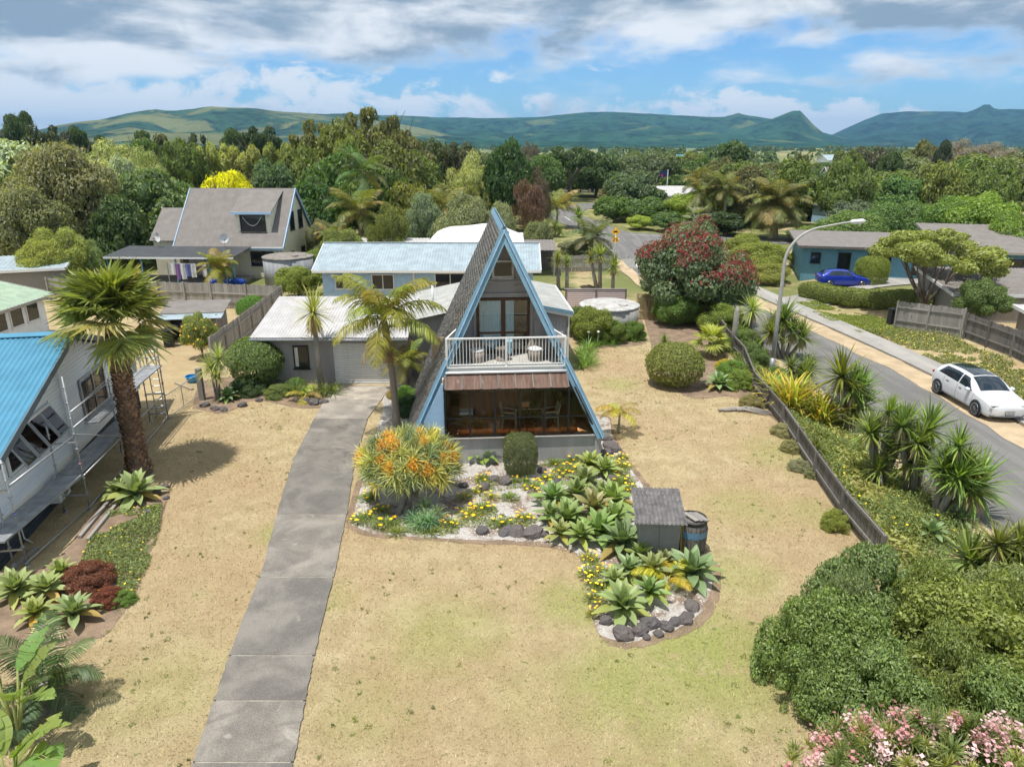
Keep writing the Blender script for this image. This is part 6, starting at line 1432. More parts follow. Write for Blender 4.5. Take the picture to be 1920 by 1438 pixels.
    npl = link('number_plate', None, t, (-L/2-.035, 0, .46)); piece('plate', 'sign_black', npl, (0, 0, 0), (.015, .40, .15)); piece('plate_face', 'white', npl, (-.009, 0, 0), (.006, .36, .115))
    for k in range(6): piece('character', 'sign_black', npl, (-.0135, -.14+.056*k, 0), (.003, .034, .07))
    mb = MB(); mb.tube([(L/2*.55, 0, S(L*.775, 1, 1)[2]), (L/2*.6, 0, S(L*.775, 1, 1)[2]+.07)], [.03, .006], 6); mb.build('antenna', M['plastic_black'], t)
    return t
gt = NT('car_glass'); M['car_glass'] = gt.done(gt.bsdf((.012, .022, .032), .03, .7, coat=.3))
M['alloy'] = paint('alloy', (.34, .35, .36), .35, .5, .1, metal=.8); M['head_lamp'] = paint('head_lamp', (.75, .76, .78), .15, .6); M['tail_lamp'] = paint('tail_lamp', (.35, .01, .01), .2, .6)
cw = NT('white_car_paint'); M['car_white'] = cw.done(cw.bsdf((.68, .69, .70), .3, .5, coat=.8)); cb = NT('blue_car_paint'); M['car_blue'] = cb.done(cb.bsdf((.006, .03, .33), .28, .5, .2, coat=.9))
M['car_trim'] = paint('car_trim', (.16, .17, .18), .5)
#        x     zbot  w1   zbelt  wb   ztop   wt   zcent
ST_EV = [(0.0, .32, .62, .64, .60, .68, .50, .69), (.05, .24, .78, .72, .76, .78, .64, .80), (.18, .20, .89, .80, .86, .87, .70, .90), (.55, .20, .935, .89, .89, .95, .74, .985), (.9, .20, .945, .94, .90, 1.00, .78, 1.04), (1.1, .20, .945, .955, .905, 1.03, .80, 1.075), (1.55, .20, .945, .975, .905, 1.31, .74, 1.36), (2.0, .20, .945, .99, .905, 1.50, .68, 1.56), (2.9, .20, .945, 1.02, .90, 1.545, .665, 1.605), (3.6, .20, .945, 1.045, .89, 1.52, .655, 1.575), (4.1, .22, .94, 1.065, .88, 1.46, .63, 1.51), (4.30, .24, .93, 1.07, .87, 1.39, .64, 1.44), (4.52, .28, .90, 1.06, .85, 1.13, .68, 1.15), (4.58, .34, .87, .98, .82, 1.04, .66, 1.05), (4.63, .42, .80, .90, .74, .96, .6, .97)]
car('white electric hatchback with black glass roof parked half on the sandy verge', 'parked_car', 21.65, 31.2, -.545, math.pi/2, M['car_white'], ST_EV, True, 4.63, (.86, 3.86), .36, M['car_trim'], dict(glass=(1.1, 2.0, 4.2, 4.2, 4.5), pillar=2.45, handle='car_trim', z=.73))
ST_H = [(0.0, .30, .60, .58, .58, .62, .46, .63), (.08, .22, .78, .66, .74, .70, .58, .72), (.35, .20, .86, .80, .82, .84, .62, .88), (.8, .19, .875, .88, .83, .92, .66, .96), (1.15, .19, .875, .91, .83, .98, .70, 1.01), (1.6, .19, .875, .93, .83, 1.25, .63, 1.29), (1.95, .19, .875, .94, .83, 1.38, .58, 1.43), (2.5, .19, .875, .95, .83, 1.42, .58, 1.47), (3.2, .19, .875, .97, .82, 1.39, .57, 1.44), (3.7, .2, .87, .99, .81, 1.30, .56, 1.35), (4.05, .24, .84, 1.0, .79, 1.06, .62, 1.08), (4.2, .30, .80, .92, .75, .98, .6, .99), (4.27, .36, .72, .8, .66, .86, .5, .87)]
car('bright blue hatchback parked in front of the blue bungalow', 'parked_car', 26.9, 57.4, gz(26.9, 57.4)+.06, math.pi-.12, M['car_blue'], ST_H, False, 4.27, (.82, 3.46), .31, M['car_blue'], dict(glass=(1.15, 1.9, 3.65, 3.75, 4.0), pillar=2.25, handle='car_blue', z=.62)).scale = (.94, .94, .94)

# ---- pump shed, barrel and other things in the garden
p = at(1233, 1046); s = thing('pump_shed', 'small grey plywood shed with weathered corrugated roof beside the barrel', 'shed', (p.x, p.y, 0), math.radians(-3))
M['ply_grey'] = paint('grey_plywood', (.30, .29, .29), .75, vary=.12)
mb = MB(); mb.prism([(-.56, 0, 0), (-.56, 0, 1.32), (-.56, 1.0, 1.5), (-.56, 1.0, 0)], (1.12, 0, 0)); mb.build('wall', M['ply_grey'], s); piece('seam', 'timber_dark', s, (0, -.004, .62), (.008, .006, 1.24)); 
mb = MB(); mb.corrugated((-.72, -.42, 1.30), (.66, -.42, 1.30), (.66, 1.12, 1.62), (-.72, 1.12, 1.62), .115, .022, .012); mb.build('roof', paint('old_fibre_sheet', (.17, .16, .155), .95, vary=.4, scale=4, dirt=((.34, .31, .29), .6)), s)
for y in (-.3, .9): mb = MB(); mb.beam((-.68, y, 1.28+.21*(y+.3)), (.62, y, 1.28+.21*(y+.3)), .05, .06); mb.build('purlin', M['timber_grey'], s)
t = thing('hose_bundle', 'yellow hose hanging in loops on the side of the small grey shed', 'hose', (p.x+.60, p.y+.05, 0)); ym = paint('yellow_hose', (.62, .45, .10), .5)
for i in range(5): mb = MB(); k = random.uniform(-.05, .05); mb.tube([(k*.6+.02*i, .03*i, 1.2), (k+.03*i, -.02+.03*i, .7), (.06+.03*i+k, -.05+.03*i, .12), (.10+.03*i, .03*i, .03)], .011, 5); mb.build('loop', ym, t, True)
p = at(1299, 1043); t = thing('barrel', 'dark wooden barrel with a blue hoop and planks on its lid', 'barrel', (p.x, p.y+.3, 0)); t.scale = (1.1, 1.1, 1.12); mb = MB(); n = 24
prof = [(.33, 0), (.37, .25), (.385, .5), (.37, .75), (.335, .98)]
for i in range(n):
    a0, a1 = 2*math.pi*i/n+.01, 2*math.pi*(i+1)/n-.01; sb = MB()
    for (r, z) in prof: sb.v += [(r*math.cos(a0), r*math.sin(a0), z), (r*math.cos(a1), r*math.sin(a1), z)]
    sb.f = [(2*k, 2*k+1, 2*k+3, 2*k+2) for k in range(4)]; sb.m = [0]*4; sb.build('stave', M['timber_dark'], t)
for z, r, mm in ((.12, .356, 'plastic_black'), (.62, .386, 'blue_hoop'), (.9, .356, 'plastic_black')):
    M.setdefault('blue_hoop', paint('blue_hoop', (.14, .27, .40), .6, vary=.3)); mb = MB(); hh = .09 if 'blue' in mm else .04; mb.tube([(0, 0, z-hh), (0, 0, z+hh)], [r+.004, r+.002], 24, False); mb.build('hoop', M[mm], t, True)
mb = MB(); mb.tube([(0, 0, .9), (0, 0, .94)], .325, 24); mb.build('lid', M['timber_dark'], t)
for i in range(3): piece('lid_board', 'timber_grey', t, (-.08+.13*i, -.05, 1.0), (.115, .48, .03), (0, .05, .5))
piece('lid_batten', 'timber_dark', t, (.06, 0, .965), (.4, .06, .04), (0, 0, .5))
# yard behind the scaffold
def wl(px, py): q = at(px, py); return q.x, q.y
x, y = wl(318, 650); t = thing('wheelie_bin', 'black wheeled rubbish bin behind the ladder', 'bin', (x, y, 0), .3); mb = MB(); mb.tube([(0, 0, .05), (0, 0, .95)], [.33, .40], 4); mb.build('body', M['plastic_black'], t); piece('lid', 'plastic_black', t, (0, 0, .99), (.66, .66, .06), (0, 0, .785))
for sx in (-.2, .2): mb = MB(); mb.tube([(sx-.03, .28, .1), (sx+.03, .28, .1)], .1, 12); mb.build('wheel', M['rubber'], t)
x, y = wl(362, 716); t = thing('blue_tub', 'bright blue plastic tub on the dry grass by the wire gate', 'tub', (x, y, 0)); bm2 = paint('blue_plastic', (.02, .28, .62), .4); mb = MB(); mb.tube([(0, 0, 0), (0, 0, .05), (0, 0, .30)], [.2, .24, .32], 16, False); mb.build('bowl', bm2, t, True); mb = MB(); mb.tube([(.32*math.cos(a), .32*math.sin(a), .3) for a in np.linspace(0, 6.283, 20)], .025, 5, False); mb.build('rim', bm2, t, True)
x, y = wl(345, 725); o = piece('timber_plank', 'timber_pale', None, (x, y, .05), (.14, 1.6, .045), (0, 0, .9)); tag(o, 'single pale plank lying on the grass behind the gate', 'plank')
x, y = wl(330, 640); t = thing('washing_heap', 'heap of blue and white cloth on a low trestle behind the palm', 'laundry', (x, y+.5, 0)); piece('trestle_top', 'timber_grey', t, (0, 0, .7), (1.6, .7, .05))
for sx in (-.7, .7): piece('trestle_leg', 'timber_grey', t, (sx, 0, .35), (.06, .6, .7))
for i in range(14):
    c_ = random.choice([(.6, .62, .68), (.08, .14, .45), (.2, .3, .6), (.7, .7, .72)]); mb = MB(); mb.tube([(0, 0, -.1), (0, 0, 0), (0, 0, .1)], [.1, .17, .06], 7); mb.build('cloth', paint('cloth', c_, .9), t, True, loc=(random.uniform(-.75, .75), random.uniform(-.3, .3), .8+random.uniform(0, .15)), rot=(random.uniform(-.6, .6), random.uniform(-.6, .6), 0), scale=(1.3, 1.0, .8))
# wire gate between scaffold and post
a, b = at(312, 790), at(376, 742); t = thing('wire_gate', 'thin steel tube gate with wire mesh beside the timber post', 'gate', a, math.atan2(b.y-a.y, b.x-a.x)); Lg = (b-a).length; mb = MB()
for z in (.08, 1.05): mb.tube([(0, 0, z), (Lg, 0, z)], .018, 6)
for x in (0, Lg*.5, Lg-.05): mb.tube([(x, 0, .08), (x, 0, 1.05)], .018, 6)
mb.build('gate_frame', M['galv'], t); mb = MB()
for i in range(int(Lg/.12)): mb.tube([(i*.12, 0, .08), (i*.12, 0, 1.05)], .0025, 3, False)
for i in range(8): mb.tube([(0, 0, .1+i*.12), (Lg, 0, .1+i*.12)], .0025, 3, False)
mb.build('wire_mesh', M['galv'], t)
x, y = wl(380, 750); o = piece('gate_post', 'timber_grey', None, (x, y, .75), (.22, .22, 1.5)); tag(o, 'stout timber post at the end of the wire gate', 'post')
for (px0, py0, px1, py1, lab) in ((150, 1010, 235, 905, 'long timber lying beside the scaffold foot'), (165, 1015, 245, 915, 'grey pipe lying beside the long timber'), (0, 1090, 70, 1030, 'plank edging on the bare ground under the scaffold')):
    a, b = at(px0, py0), at(px1, py1); mb = MB(); mb.beam((a.x, a.y, .06), (b.x, b.y, .06), .10, .08); o = mb.build('edging_timber', M['timber_grey']); tag(o, lab, 'timber')
# clothes line with washing
t = thing('clothes_line', 'washing hanging on a line in front of the verandah', 'washing line', (-27.3, 56.3, 0)); 
for x in (0, 4.6): mb = MB(); mb.tube([(x, 0, 0), (x, 0, 2.15)], .04, 6); mb.build('post', M['galv'], t)
mb = MB(); mb.tube([(0, 0, 2.1), (2.3, 0, 2.02), (4.6, 0, 2.1)], .012, 4); mb.build('line', M['white'], t)
cc = [(.68, .68, .7), (.22, .12, .3), (.65, .66, .7), (.16, .18, .42), (.7, .7, .72), (.13, .10, .12), (.72, .7, .7), (.10, .28, .45), (.6, .62, .64), (.3, .33, .36)]
for i, c_ in enumerate(cc):
    mb = MB(); x0 = .15+i*.43; hh = random.uniform(.6, 1.3); k = 6
    for j in range(k+1): u = j/k; mb.v += [(x0+.38*u, .05*math.sin(u*7+i), 2.05), (x0+.38*u, .09*math.sin(u*6+i), 2.05-hh)]
    mb.f = [(2*j, 2*j+1, 2*j+3, 2*j+2) for j in range(k)]; mb.m = [0]*k; mb.build('garment', paint('garment', c_, .9), t, True)
x, y = wl(405, 528); t = thing('blue_bundle', 'dark and bright blue tarpaulin bundle on the verandah edge', 'tarpaulin', (-24.5, 57.2, .2))
for i in range(7): mb = MB(); mb.tube([(0, 0, 0), (0, 0, .25), (0, 0, .45)], [.35, .4, .1], 8); mb.build('fold', paint('tarp', random.choice([(.01, .06, .4), (.02, .02, .03), (.01, .15, .4)]), .5), t, True, loc=(i*.42, random.uniform(-.2, .2), 0), scale=(1, 1, random.uniform(.8, 1.6)))
x, y = wl(777, 672); t = thing('yellow_crate', 'yellow crate on the step beside the garage', 'crate', (-5.0, 34.2, 1.0)); M['crate_y'] = paint('yellow_plastic', (.75, .42, .03), .5)
for i in range(4):
    piece('slat', 'crate_y', t, (0, -.2, .06+.12*i), (.6, .03, .09)); piece('slat', 'crate_y', t, (-.3, 0, .06+.12*i), (.03, .38, .09)); piece('slat', 'crate_y', t, (.3, 0, .06+.12*i), (.03, .38, .09))
t2 = thing('work_bench', 'grey bench under the lean-to that holds the yellow crate', 'bench', (-5.0, 34.3, 0)); piece('bench_top', 'timber_grey', t2, (0, 0, .975), (1.6, .6, .05))
for sx in (-.7, .7): piece('leg', 'timber_grey', t2, (sx, 0, .475), (.08, .5, .95))
# driftwood
p = at(1395, 772); t = thing('driftwood_log', 'bleached driftwood branches lying on the lawn by the fence', 'driftwood', (p.x, p.y, 0))
for i in range(6): mb = MB(); k = random.uniform(-.15, .15); mb.tube([(-1.1+.2*i, .1*k, .07), (-.3+.15*i, .15+k, .12), (.7+.1*i, -.35+k*2, .06)], [.07, .05, .025], 6); mb.build('branch', M['bark_pale'], t, True)
# solid waste posts and dead trunk by the street
for (px, py, hh, lab) in ((1373, 660, 2.6, 'tall dead split palm stump beside the street fence'),):
    p = at(px, py); t = thing('dead_stump', lab, 'stump', (p.x, p.y, p.z)); mb = MB(); mb.tube([(0, 0, 0), (.02, 0, hh*.5), (.04, 0, hh*.9), (.05, 0, hh)], [.13, .15, .14, .04], 9); mb.build('trunk', M['bark_pale'], t, True); mb = MB(); mb.tube([(-.06, .02, hh*.75), (-.08, 0, hh+.1)], [.05, .01], 5); mb.build('splinter', M['bark_pale'], t)
for (px, py, lab) in ((1672, 608, 'black rubbish bin at the end of the clipped hedge'),):
    p = at(px, py); t = thing('kerb_bin', lab, 'bin', (p.x, p.y, p.z)); piece('body', 'plastic_black', t, (0, 0, .5), (.5, .5, 1.0)); piece('lid', 'plastic_black', t, (0, -.02, 1.03), (.55, .58, .06)); piece('handle', 'plastic_black', t, (0, .3, .95), (.4, .05, .05))
    t = thing('marker_post', 'short pale marker post beside the black bin', 'post', (p.x+.9, p.y-.3, p.z)); mb = MB(); mb.tube([(0, 0, 0), (0, 0, .6), (0, 0, .64)], [.06, .06, .02], 8); mb.build('post_body', M['white'], t); piece('band', 'red_band', t, (0, 0, .5), (.125, .125, .05))
p = at(1660, 655); 
# ------------------------------------------------------------------ planting: garden
def px_r(px, py, r):
    """World position on the ground and metric radius of something r pixels wide in the photo."""
    p = at(px, py); u, fw, d = ray(px, py); return p, r/FOC*(p.y/fw)
# big fan palm beside the scaffold
p = at(262, 888); t = thing('fan_palm', 'tall fan palm with shaggy brown trunk beside the scaffold', 'palm tree', (p.x, p.y, 0)); HT = 5.35
mb = MB(); mb.tube([(0, 0, -.05), (0, 0, .25), (0, 0, .7), (.0, 0, 2), (.05, 0, HT)], [.44, .35, .28, .26, .23], 16); mb.build('trunk', M['bark'], t, True)
V = []; F = []; var = []; rows = 44
for i in range(rows):
    z = .1+i*(HT-.1)/rows; r = np.interp(z, [0, .25, .7, 2, HT], [.42, .34, .28, .26, .24]); n = 11
    for j in range(n):
        a = 2*math.pi*(j+.5*(i % 2))/n+random.uniform(-.06, .06); b = len(V); o_ = random.uniform(.07, .13); w = random.uniform(.07, .10); da = w/r
        for (aa, rr, zz) in ((a-da, r, z-.04), (a+da, r, z-.04), (a+da*.55, r+o_, z+.13), (a-da*.55, r+o_, z+.13), (a, r+.02, z+.17), (a, r-.01, z+.1)): V.append((rr*math.cos(aa), rr*math.sin(aa), zz))
        F += [(b, b+1, b+2, b+3), (b+3, b+2, b+4, b+5)]; v = random.random(); var += [v, v]
o = link('leaf_bases', np_mesh('leaf_bases', np.array(V), np.array(F), M['dead_leaf'], np.array(var)), t, color=(.22, .135, .085)); o['kind'] = 'stuff'
for i in range(54):
    u = i/54; k = 0 if u < .46 else 1 if u < .80 else 2 if u < .97 else 3; g = random.uniform(.8, 1.2)
    link('frond', FAN[k], t, (.05, 0, HT+.35*(1-u)), (random.uniform(-.5, .5), random.uniform(-.32, .32), i*2.39996+random.uniform(-.35, .35)), random.uniform(1.7, 2.15), color=(.15*g, .18*g, .05*g) if random.random() < .88 else (.27, .24, .09))
for i in range(16): link('dead_frond', FAN_DEAD, t, (.04, 0, HT-.05), (random.uniform(-.2, .2), random.uniform(-.1, .2), i*2.4), random.uniform(.9, 1.2), color=(.40, .30, .18))
# king palm by the driveway
p = at(744, 800); t = feather_palm('king_palm', 'slender feather palm with hanging brown seed cluster beside the driveway', p.x, p.y, 4.55, 2.75, (.25, .28, .055), 16, .12, FRC, lean=(-.28, 0)); t.rotation_euler[2] = 0
mb = MB(); mb.tube([(-.17, 0, 3.65), (-.2, 0, 3.8), (-.24, 0, 4.2), (-.28, 0, 4.6)], [.115, .15, .14, .10], 12); mb.build('crownshaft', paint('crownshaft', (.33, .30, .16), .6, vary=.3), t, True)
rg = np.random.default_rng(5); c = rg.normal(size=(1500, 3))*np.array([.22, .22, .24]); v, f = cards(c, unit(rg.normal(size=c.shape)), rg.uniform(.015, .04, len(c)), .7, rg)
link('seed_cluster', np_mesh('seed_cluster', v, f, M['dead_leaf'], rg.random(len(f))), t, (-.16, -.05, 3.05), color=(.33, .22, .09)); link('seed_strands', blades('seed_strands', 40, .75, .02, 10, -70, .9, 91, 3, .1, 'dead_leaf'), t, (-.16, 0, 3.45), color=(.30, .23, .12))
for (dx, dy, s) in ((-.3, .1, 1.9), (-.3, -.1, 1.5)): link('dry_frond', FR[3], t, (-.28, 0, 4.3), (0, .25, math.pi+dy*4), s, color=(.40, .33, .22))
yucca('tall cabbage tree with dry leaf skirt in front of the garage', -8.95, 31.7, [(-.12, 0, 3.75, .95)], (.26, .28, .10), name='cabbage_tree', meshes=CAB, tr=.13); t = bpy.data.objects['cabbage_tree']
for k in range(3): link('dead_leaves', YU_DRY, t, (-.12, 0, 3.72-.15*k), (0, 0, k), 1.15, color=(.36, .27, .17))
# dragon tree with orange fruit
def dragon():
    p = at(778, 968); t = thing('dragon_tree', 'broad dragon tree with yellow green rosettes and orange fruit clusters', 'tree', (p.x, p.y, 0))
    cx, cy, cz, rx, ry, rz_ = -.22, .95, 1.25, 1.42, 1.25, .95; rng = random.Random(4); heads = []
    for i in range(76):
        u = 1-(i+.5)/76*1.12; th = i*2.39996; s = math.sqrt(max(0, 1-u*u)); d = Vector((s*math.cos(th), s*math.sin(th), u)); q = rng.uniform(.88, 1.05)
        heads.append((Vector((cx+d.x*rx*q, cy+d.y*ry*q, cz+d.z*rz_*q)), d))
    forks = [Vector((cx+.5*math.cos(a), cy+.45*math.sin(a)-.2, .95)) for a in np.linspace(0, 2*math.pi, 8)[:-1]]
    mb = MB(); mb.tube([(0, 0, -.05), (.02, .2, .3), (-.05, .45, .6)], [.17, .14, .13], 9); mb.tube([(-.55, .1, -.05), (-.4, .35, .35), (-.2, .6, .65)], [.12, .10, .09], 8); mb.build('trunk', M['bark_pale'], t, True)
    for k, f_ in enumerate(forks): mb = MB(); mb.tube([(-.05, .45, .58), (f_+Vector((-.1, .55, .5)))/2, f_], [.10, .075, .06], 7); mb.build('limb', M['bark_pale'], t, True)
    for (h, d) in heads:
        f_ = min(forks, key=lambda q: (q-h).length); mb = MB(); mb.tube([f_, (f_+h)/2+Vector((0, 0, -.04)), h], [.05, .035, .03], 5); mb.build('branch', M['bark_pale'], t, True)
        qn = (d*.8+Vector((0, -.05, .55))).normalized().to_track_quat('Z', 'Y').to_euler(); k = rng.random(); g = rng.uniform(.85, 1.15)
        col = (.42, .385, .11) if k < .28 else (.29, .305, .115) if k < .6 else (.17, .215, .115)
        link('rosette', rng.choice(DRAGON), t, h, qn, rng.uniform(.50, .64), color=tuple(c*g for c in col))
    cr = np.random.default_rng(8); c = cr.normal(size=(420, 3))*np.array([.10, .10, .13]); v, f = cards(c, unit(cr.normal(size=c.shape)), cr.uniform(.014, .026, len(c)), .8, cr); fm = np_mesh('fruit_mesh', v, f, M['petal'], cr.random(len(f)))
    for k in sorted(rng.sample([i for i in range(52) if heads[i][1].y < .45], 14)):
        h, d = heads[k]; link('fruit_cluster', fm, t, h+d*.22+Vector((0, -.16, .06 if k < 20 else -.12)), (0, 0, k), rng.uniform(.8, 1.2), color=(.60, .29, .03) if k % 3 else (.55, .25, .05))['kind'] = 'stuff'
dragon()
# clipped bushes
TOP = {'box': mound('clipped_box', 24000, .030, 3, 'box'), 'dome': mound('clipped_dome', 26000, .034, 4, 'dome'), 'hedge': mound('clipped_hedge', 16000, .05, 6, 'box')}
def clipped(name, label, x, y, rx, ry, h, col, kind='dome', z0=None, rz=None, cat='bush', group=None):
    t = thing(name, label, cat, (x, y, gz(x, y) if z0 is None else z0), random.uniform(0, 6) if rz is None else rz, group)
    mb = MB(); mb.tube([(0, 0, 0), (0, 0, h*.5)], .06, 6); mb.build('stem', M['bark'], t); link('foliage', TOP[kind], t, (0, 0, .02), scale=(rx, ry, h), color=col); return t
p = at(975, 890); clipped('clipped_bush', 'small squared clipped bush in front of the sunroom', p.x, p.y+.1, .58, .55, 1.45, (.145, .165, .085), 'box', rz=.1)
clipped('clipped_bush', 'large smooth round clipped bush on the dry lawn', 7.75, 32.4, 1.38, 1.3, 2.05, (.20, .22, .075))
clipped('clipped_bush', 'broad flat topped clipped bush beside the garage', -12.3, 32.6, 1.75, 1.3, 2.25, (.135, .185, .07))
clipped('clipped_bush', 'round dark bush in front of the fence behind the shed', -17.0, 45.6, 1.2, 1.0, 1.6, (.12, .22, .05))
# agaves
AGV = [(1035, 948, 42, 'upper'), (1080, 938, 42, 'upper'), (1062, 985, 48, 'upper'), (1112, 972, 48, 'upper'), (1148, 948, 48, 'upper'), (1095, 912, 40, 'upper'), (1122, 1008, 50, 'upper'), (1152, 985, 44, 'upper'), (1088, 1022, 42, 'upper'), (1050, 1012, 36, 'upper'), (1128, 940, 40, 'upper'), (1030, 980, 38, 'upper'),
       (1215, 1128, 40, 'lower'), (1178, 1080, 40, 'lower'), (1222, 1085, 42, 'lower'), (1200, 1052, 38, 'lower'), (1150, 1100, 36, 'lower'), (1245, 1062, 34, 'lower')]
for (px, py, r, w) in AGV:
    p, R = px_r(px, py, r); agave('pale agave in the clump left of the grey shed' if w == 'upper' else 'agave in the low group before the grey shed', p.x, p.y, R*random.uniform(1.02, 1.2), tuple(c*random.uniform(.82, 1.12) for c in (.27, .36, .155)), 24, 'agaves '+('left of the shed' if w == 'upper' else 'in front of the shed'), stem=random.uniform(.1, .3))
for (px, py, r, col, lab) in ((1168, 1030, 62, (.21, .31, .17), 'large dark green agave right in front of the grey shed'), (1165, 1150, 62, (.28, .38, .18), 'biggest agave at the tip of the garden bed'), (1298, 1085, 62, (.22, .33, .19), 'tall blue green agave in front of the barrel'), (1132, 890, 36, (.30, .40, .15), 'bright agave by the right end of the base wall'), (1108, 880, 34, (.33, .42, .14), 'light green agave beneath the middle of the base wall'), (888, 862, 30, (.20, .33, .10), 'small green agave against the base wall near the dragon tree'), (915, 866, 28, (.18, .31, .10), 'small dark agave left of the squared bush'),
                              (255, 935, 56, (.30, .40, .20), 'large agave at the foot of the fan palm'), (222, 932, 36, (.28, .36, .14), 'smaller agave behind the one at the foot of the fan palm'), (32, 1118, 54, (.31, .40, .19), 'agave under the nearest scaffold post'), (90, 1118, 46, (.30, .39, .18), 'agave in the middle of the left group'), (118, 1085, 36, (.31, .40, .16), 'agave at the back of the left group by the red shrub'), (142, 1165, 54, (.27, .37, .19), 'agave nearest the lawn in the left group'), (72, 1162, 42, (.33, .40, .15), 'yellowish agave at the front of the left group'),
                              (1345, 728, 33, (.24, .38, .20), 'blue green agave beside the round clipped bush'), (1745, 1012, 40, (.24, .36, .21), 'agave on the street bank near the fence end'), (1800, 985, 34, (.22, .33, .20), 'agave at the road edge under the yuccas'), (428, 750, 24, (.20, .34, .17), 'agave among stones by the timber post'), (505, 722, 28, (.17, .34, .12), 'leafy agave beside the flat topped bush')):
    p, R = px_r(px, py, r); agave(lab, p.x, p.y, R*1.08, col, 27, stem=.18, tilt=(random.uniform(-.12, .12), random.uniform(-.12, .12)))
# red leaved succulent, ground cover in the left bed
p = at(165, 1095); shrub('red_shrub', 'low brownish red shrub in the left bed', p.x, p.y, .75, .55, (.17, .07, .045), 'fine'); p = at(205, 1130); shrub('red_shrub', 'smaller rusty red shrub at the lawn edge of the left bed', p.x, p.y, .42, .4, (.20, .07, .045), 'fine'); p = at(230, 1130); shrub('green_cushion', 'green cushion plant at the lawn edge of the left bed', p.x, p.y, .35, .3, (.14, .22, .05), 'fine')
def cover(name, label, polys, n, size, cols, flowers=0, fcol=(.8, .6, .02), h=.18, seed=0):
    """Low uncountable ground cover: leaf faces spread over plan polygons."""
    rng = np.random.default_rng(seed); out = []
    for poly in polys:
        q = np.array(poly); A = (np.ptp(q[:, 0])*np.ptp(q[:, 1])); m = int(n*A/sum(np.ptp(np.array(k)[:, 0])*np.ptp(np.array(k)[:, 1]) for k in polys))
        x, y = rng.uniform(q[:, 0].min(), q[:, 0].max(), m), rng.uniform(q[:, 1].min(), q[:, 1].max(), m); ok = in_poly(x, y, poly); out.append(np.stack([x[ok], y[ok]], 1))
    p = np.concatenate(out); dens = fbm(p[:, 0]*.9, p[:, 1]*.9, seed+3, 4); p = p[dens > .36]; dens = dens[dens > .36]
    z = np.array([gz(a, b) for a, b in p])+rng.random(len(p))*h*np.clip((dens-.3)*4, .2, 1.6)
    c = np.concatenate([p, z[:, None]], 1); nrm = unit(rng.normal(size=c.shape)*.8+np.array([0, 0, .7])); v, f = cards(c, nrm, size*rng.uniform(.6, 1.4, len(c)), .35, rng)
    o = link(name, np_mesh(name, v, f, M['leaf_soft'], rng.random(len(f))), color=cols); tag(o, label, 'ground cover', kind='stuff')
    if flowers:
        k = rng.choice(len(c), flowers, replace=False); cf = c[k]+np.array([0, 0, .06]); v, f = cards(cf, unit(rng.normal(size=cf.shape)*.3+np.array([0, 0, 1])), size*rng.uniform(.5, .9, flowers), .9, rng)
        o = link('small_flowers', np_mesh('small_flowers', v, f, M['petal'], rng.random(len(f))), color=fcol); tag(o, 'scattered yellow flowers among the '+name.replace('_', ' '), 'flowers', kind='stuff')
bed_cover = polyw([(200, 962), (305, 945), (300, 990), (280, 1060), (245, 1125), (190, 1150), (140, 1090), (165, 1020)])
cover('daisy_mat', 'mat of grey green daisies in the left bed', [bed_cover], 24000, .045, (.17, .21, .085), 60, seed=2)
bank = [(fence_x(y)+.3, y) for y in (15.2, 17, 20, 24, 28, 32, 36, 40, 44)]+[(14.35, y) for y in (44, 40, 36, 30, 24, 18, 14)]+[(10.4, 13)]
cover('bank_cover', 'rough grass and creeping plants on the bank beside the street', [bank], 75000, .06, (.15, .19, .07), 260, h=.30, seed=4)
cover('bank_grass', 'tangle of long yellow green grass on the lower bank', [bank], 26000, .10, (.24, .25, .085), 0, h=.24, seed=9)
rb = [(23.95, 28), (23.95, 36.5), (23.2, 44), (22.4, 47), (25.0, 46), (26.6, 41.5), (26.7, 33), (26.4, 28)]
cover('daisy_bank', 'bank of daisies below the board fence across the street', [rb], 32000, .07, (.17, .20, .075), 380, (.80, .62, .10), .26, seed=6)
vg = polyw([(1476, 562), (1500, 556), (1550, 574), (1680, 602), (1692, 622), (1612, 628), (1545, 600)])
cover('green_verge_grass', 'strip of green grass between the footpath and the clipped hedge', [vg, polyw([(1560, 557), (1640, 557), (1652, 572), (1580, 575)])], 70000, .055, (.20, .24, .065), 0, h=.12, seed=12)
# gazanias and other flower clumps in the shell bed
GZ = [(690, 935, 26, 2), (680, 975, 30, 0), (725, 985, 34, 2), (745, 1000, 26, None), (715, 960, 24, 2), (845, 985, 26, 1), (880, 965, 34, 0), (905, 955, 30, 1), (940, 985, 30, 0), (985, 975, 26, 1), (955, 935, 26, None), (920, 935, 22, 0), (895, 925, 24, 2), (1000, 915, 30, 1), (1030, 900, 26, 0), (1060, 885, 30, 1), (1040, 870, 26, None), (1075, 865, 24, 2), (1150, 890, 26, 1), (1165, 905, 26, 0), (1140, 865, 22, 1), (1170, 875, 22, 1), (905, 900, 22, 0), (940, 905, 18, None), (985, 905, 18, None), (1010, 935, 14, 2), (965, 905, 16, 2), (1165, 860, 18, 0), (870, 935, 20, 2),
      (1105, 1050, 24, 1), (1100, 1080, 24, 1), (1115, 1100, 24, 1), (1110, 1125, 22, 1), (1130, 1075, 22, 1), (1125, 1140, 22, 0), (1135, 1110, 26, None), (1110, 1155, 18, 0), (810, 1000, 28, None), (1180, 920, 22, 0), (1165, 930, 20, 1)]
zone = lambda px, py: ('yellow gazania clump along the lower edge of the shell bed', 'gazanias on the lower bed edge') if py > 1040 else ('yellow gazania clump under the dragon tree', 'gazanias under the dragon tree') if px < 760 else ('yellow gazania clump in the open white shell', 'gazanias in the shell') if px < 1000 else ('yellow gazania clump below the sunroom base wall', 'gazanias below the base wall')
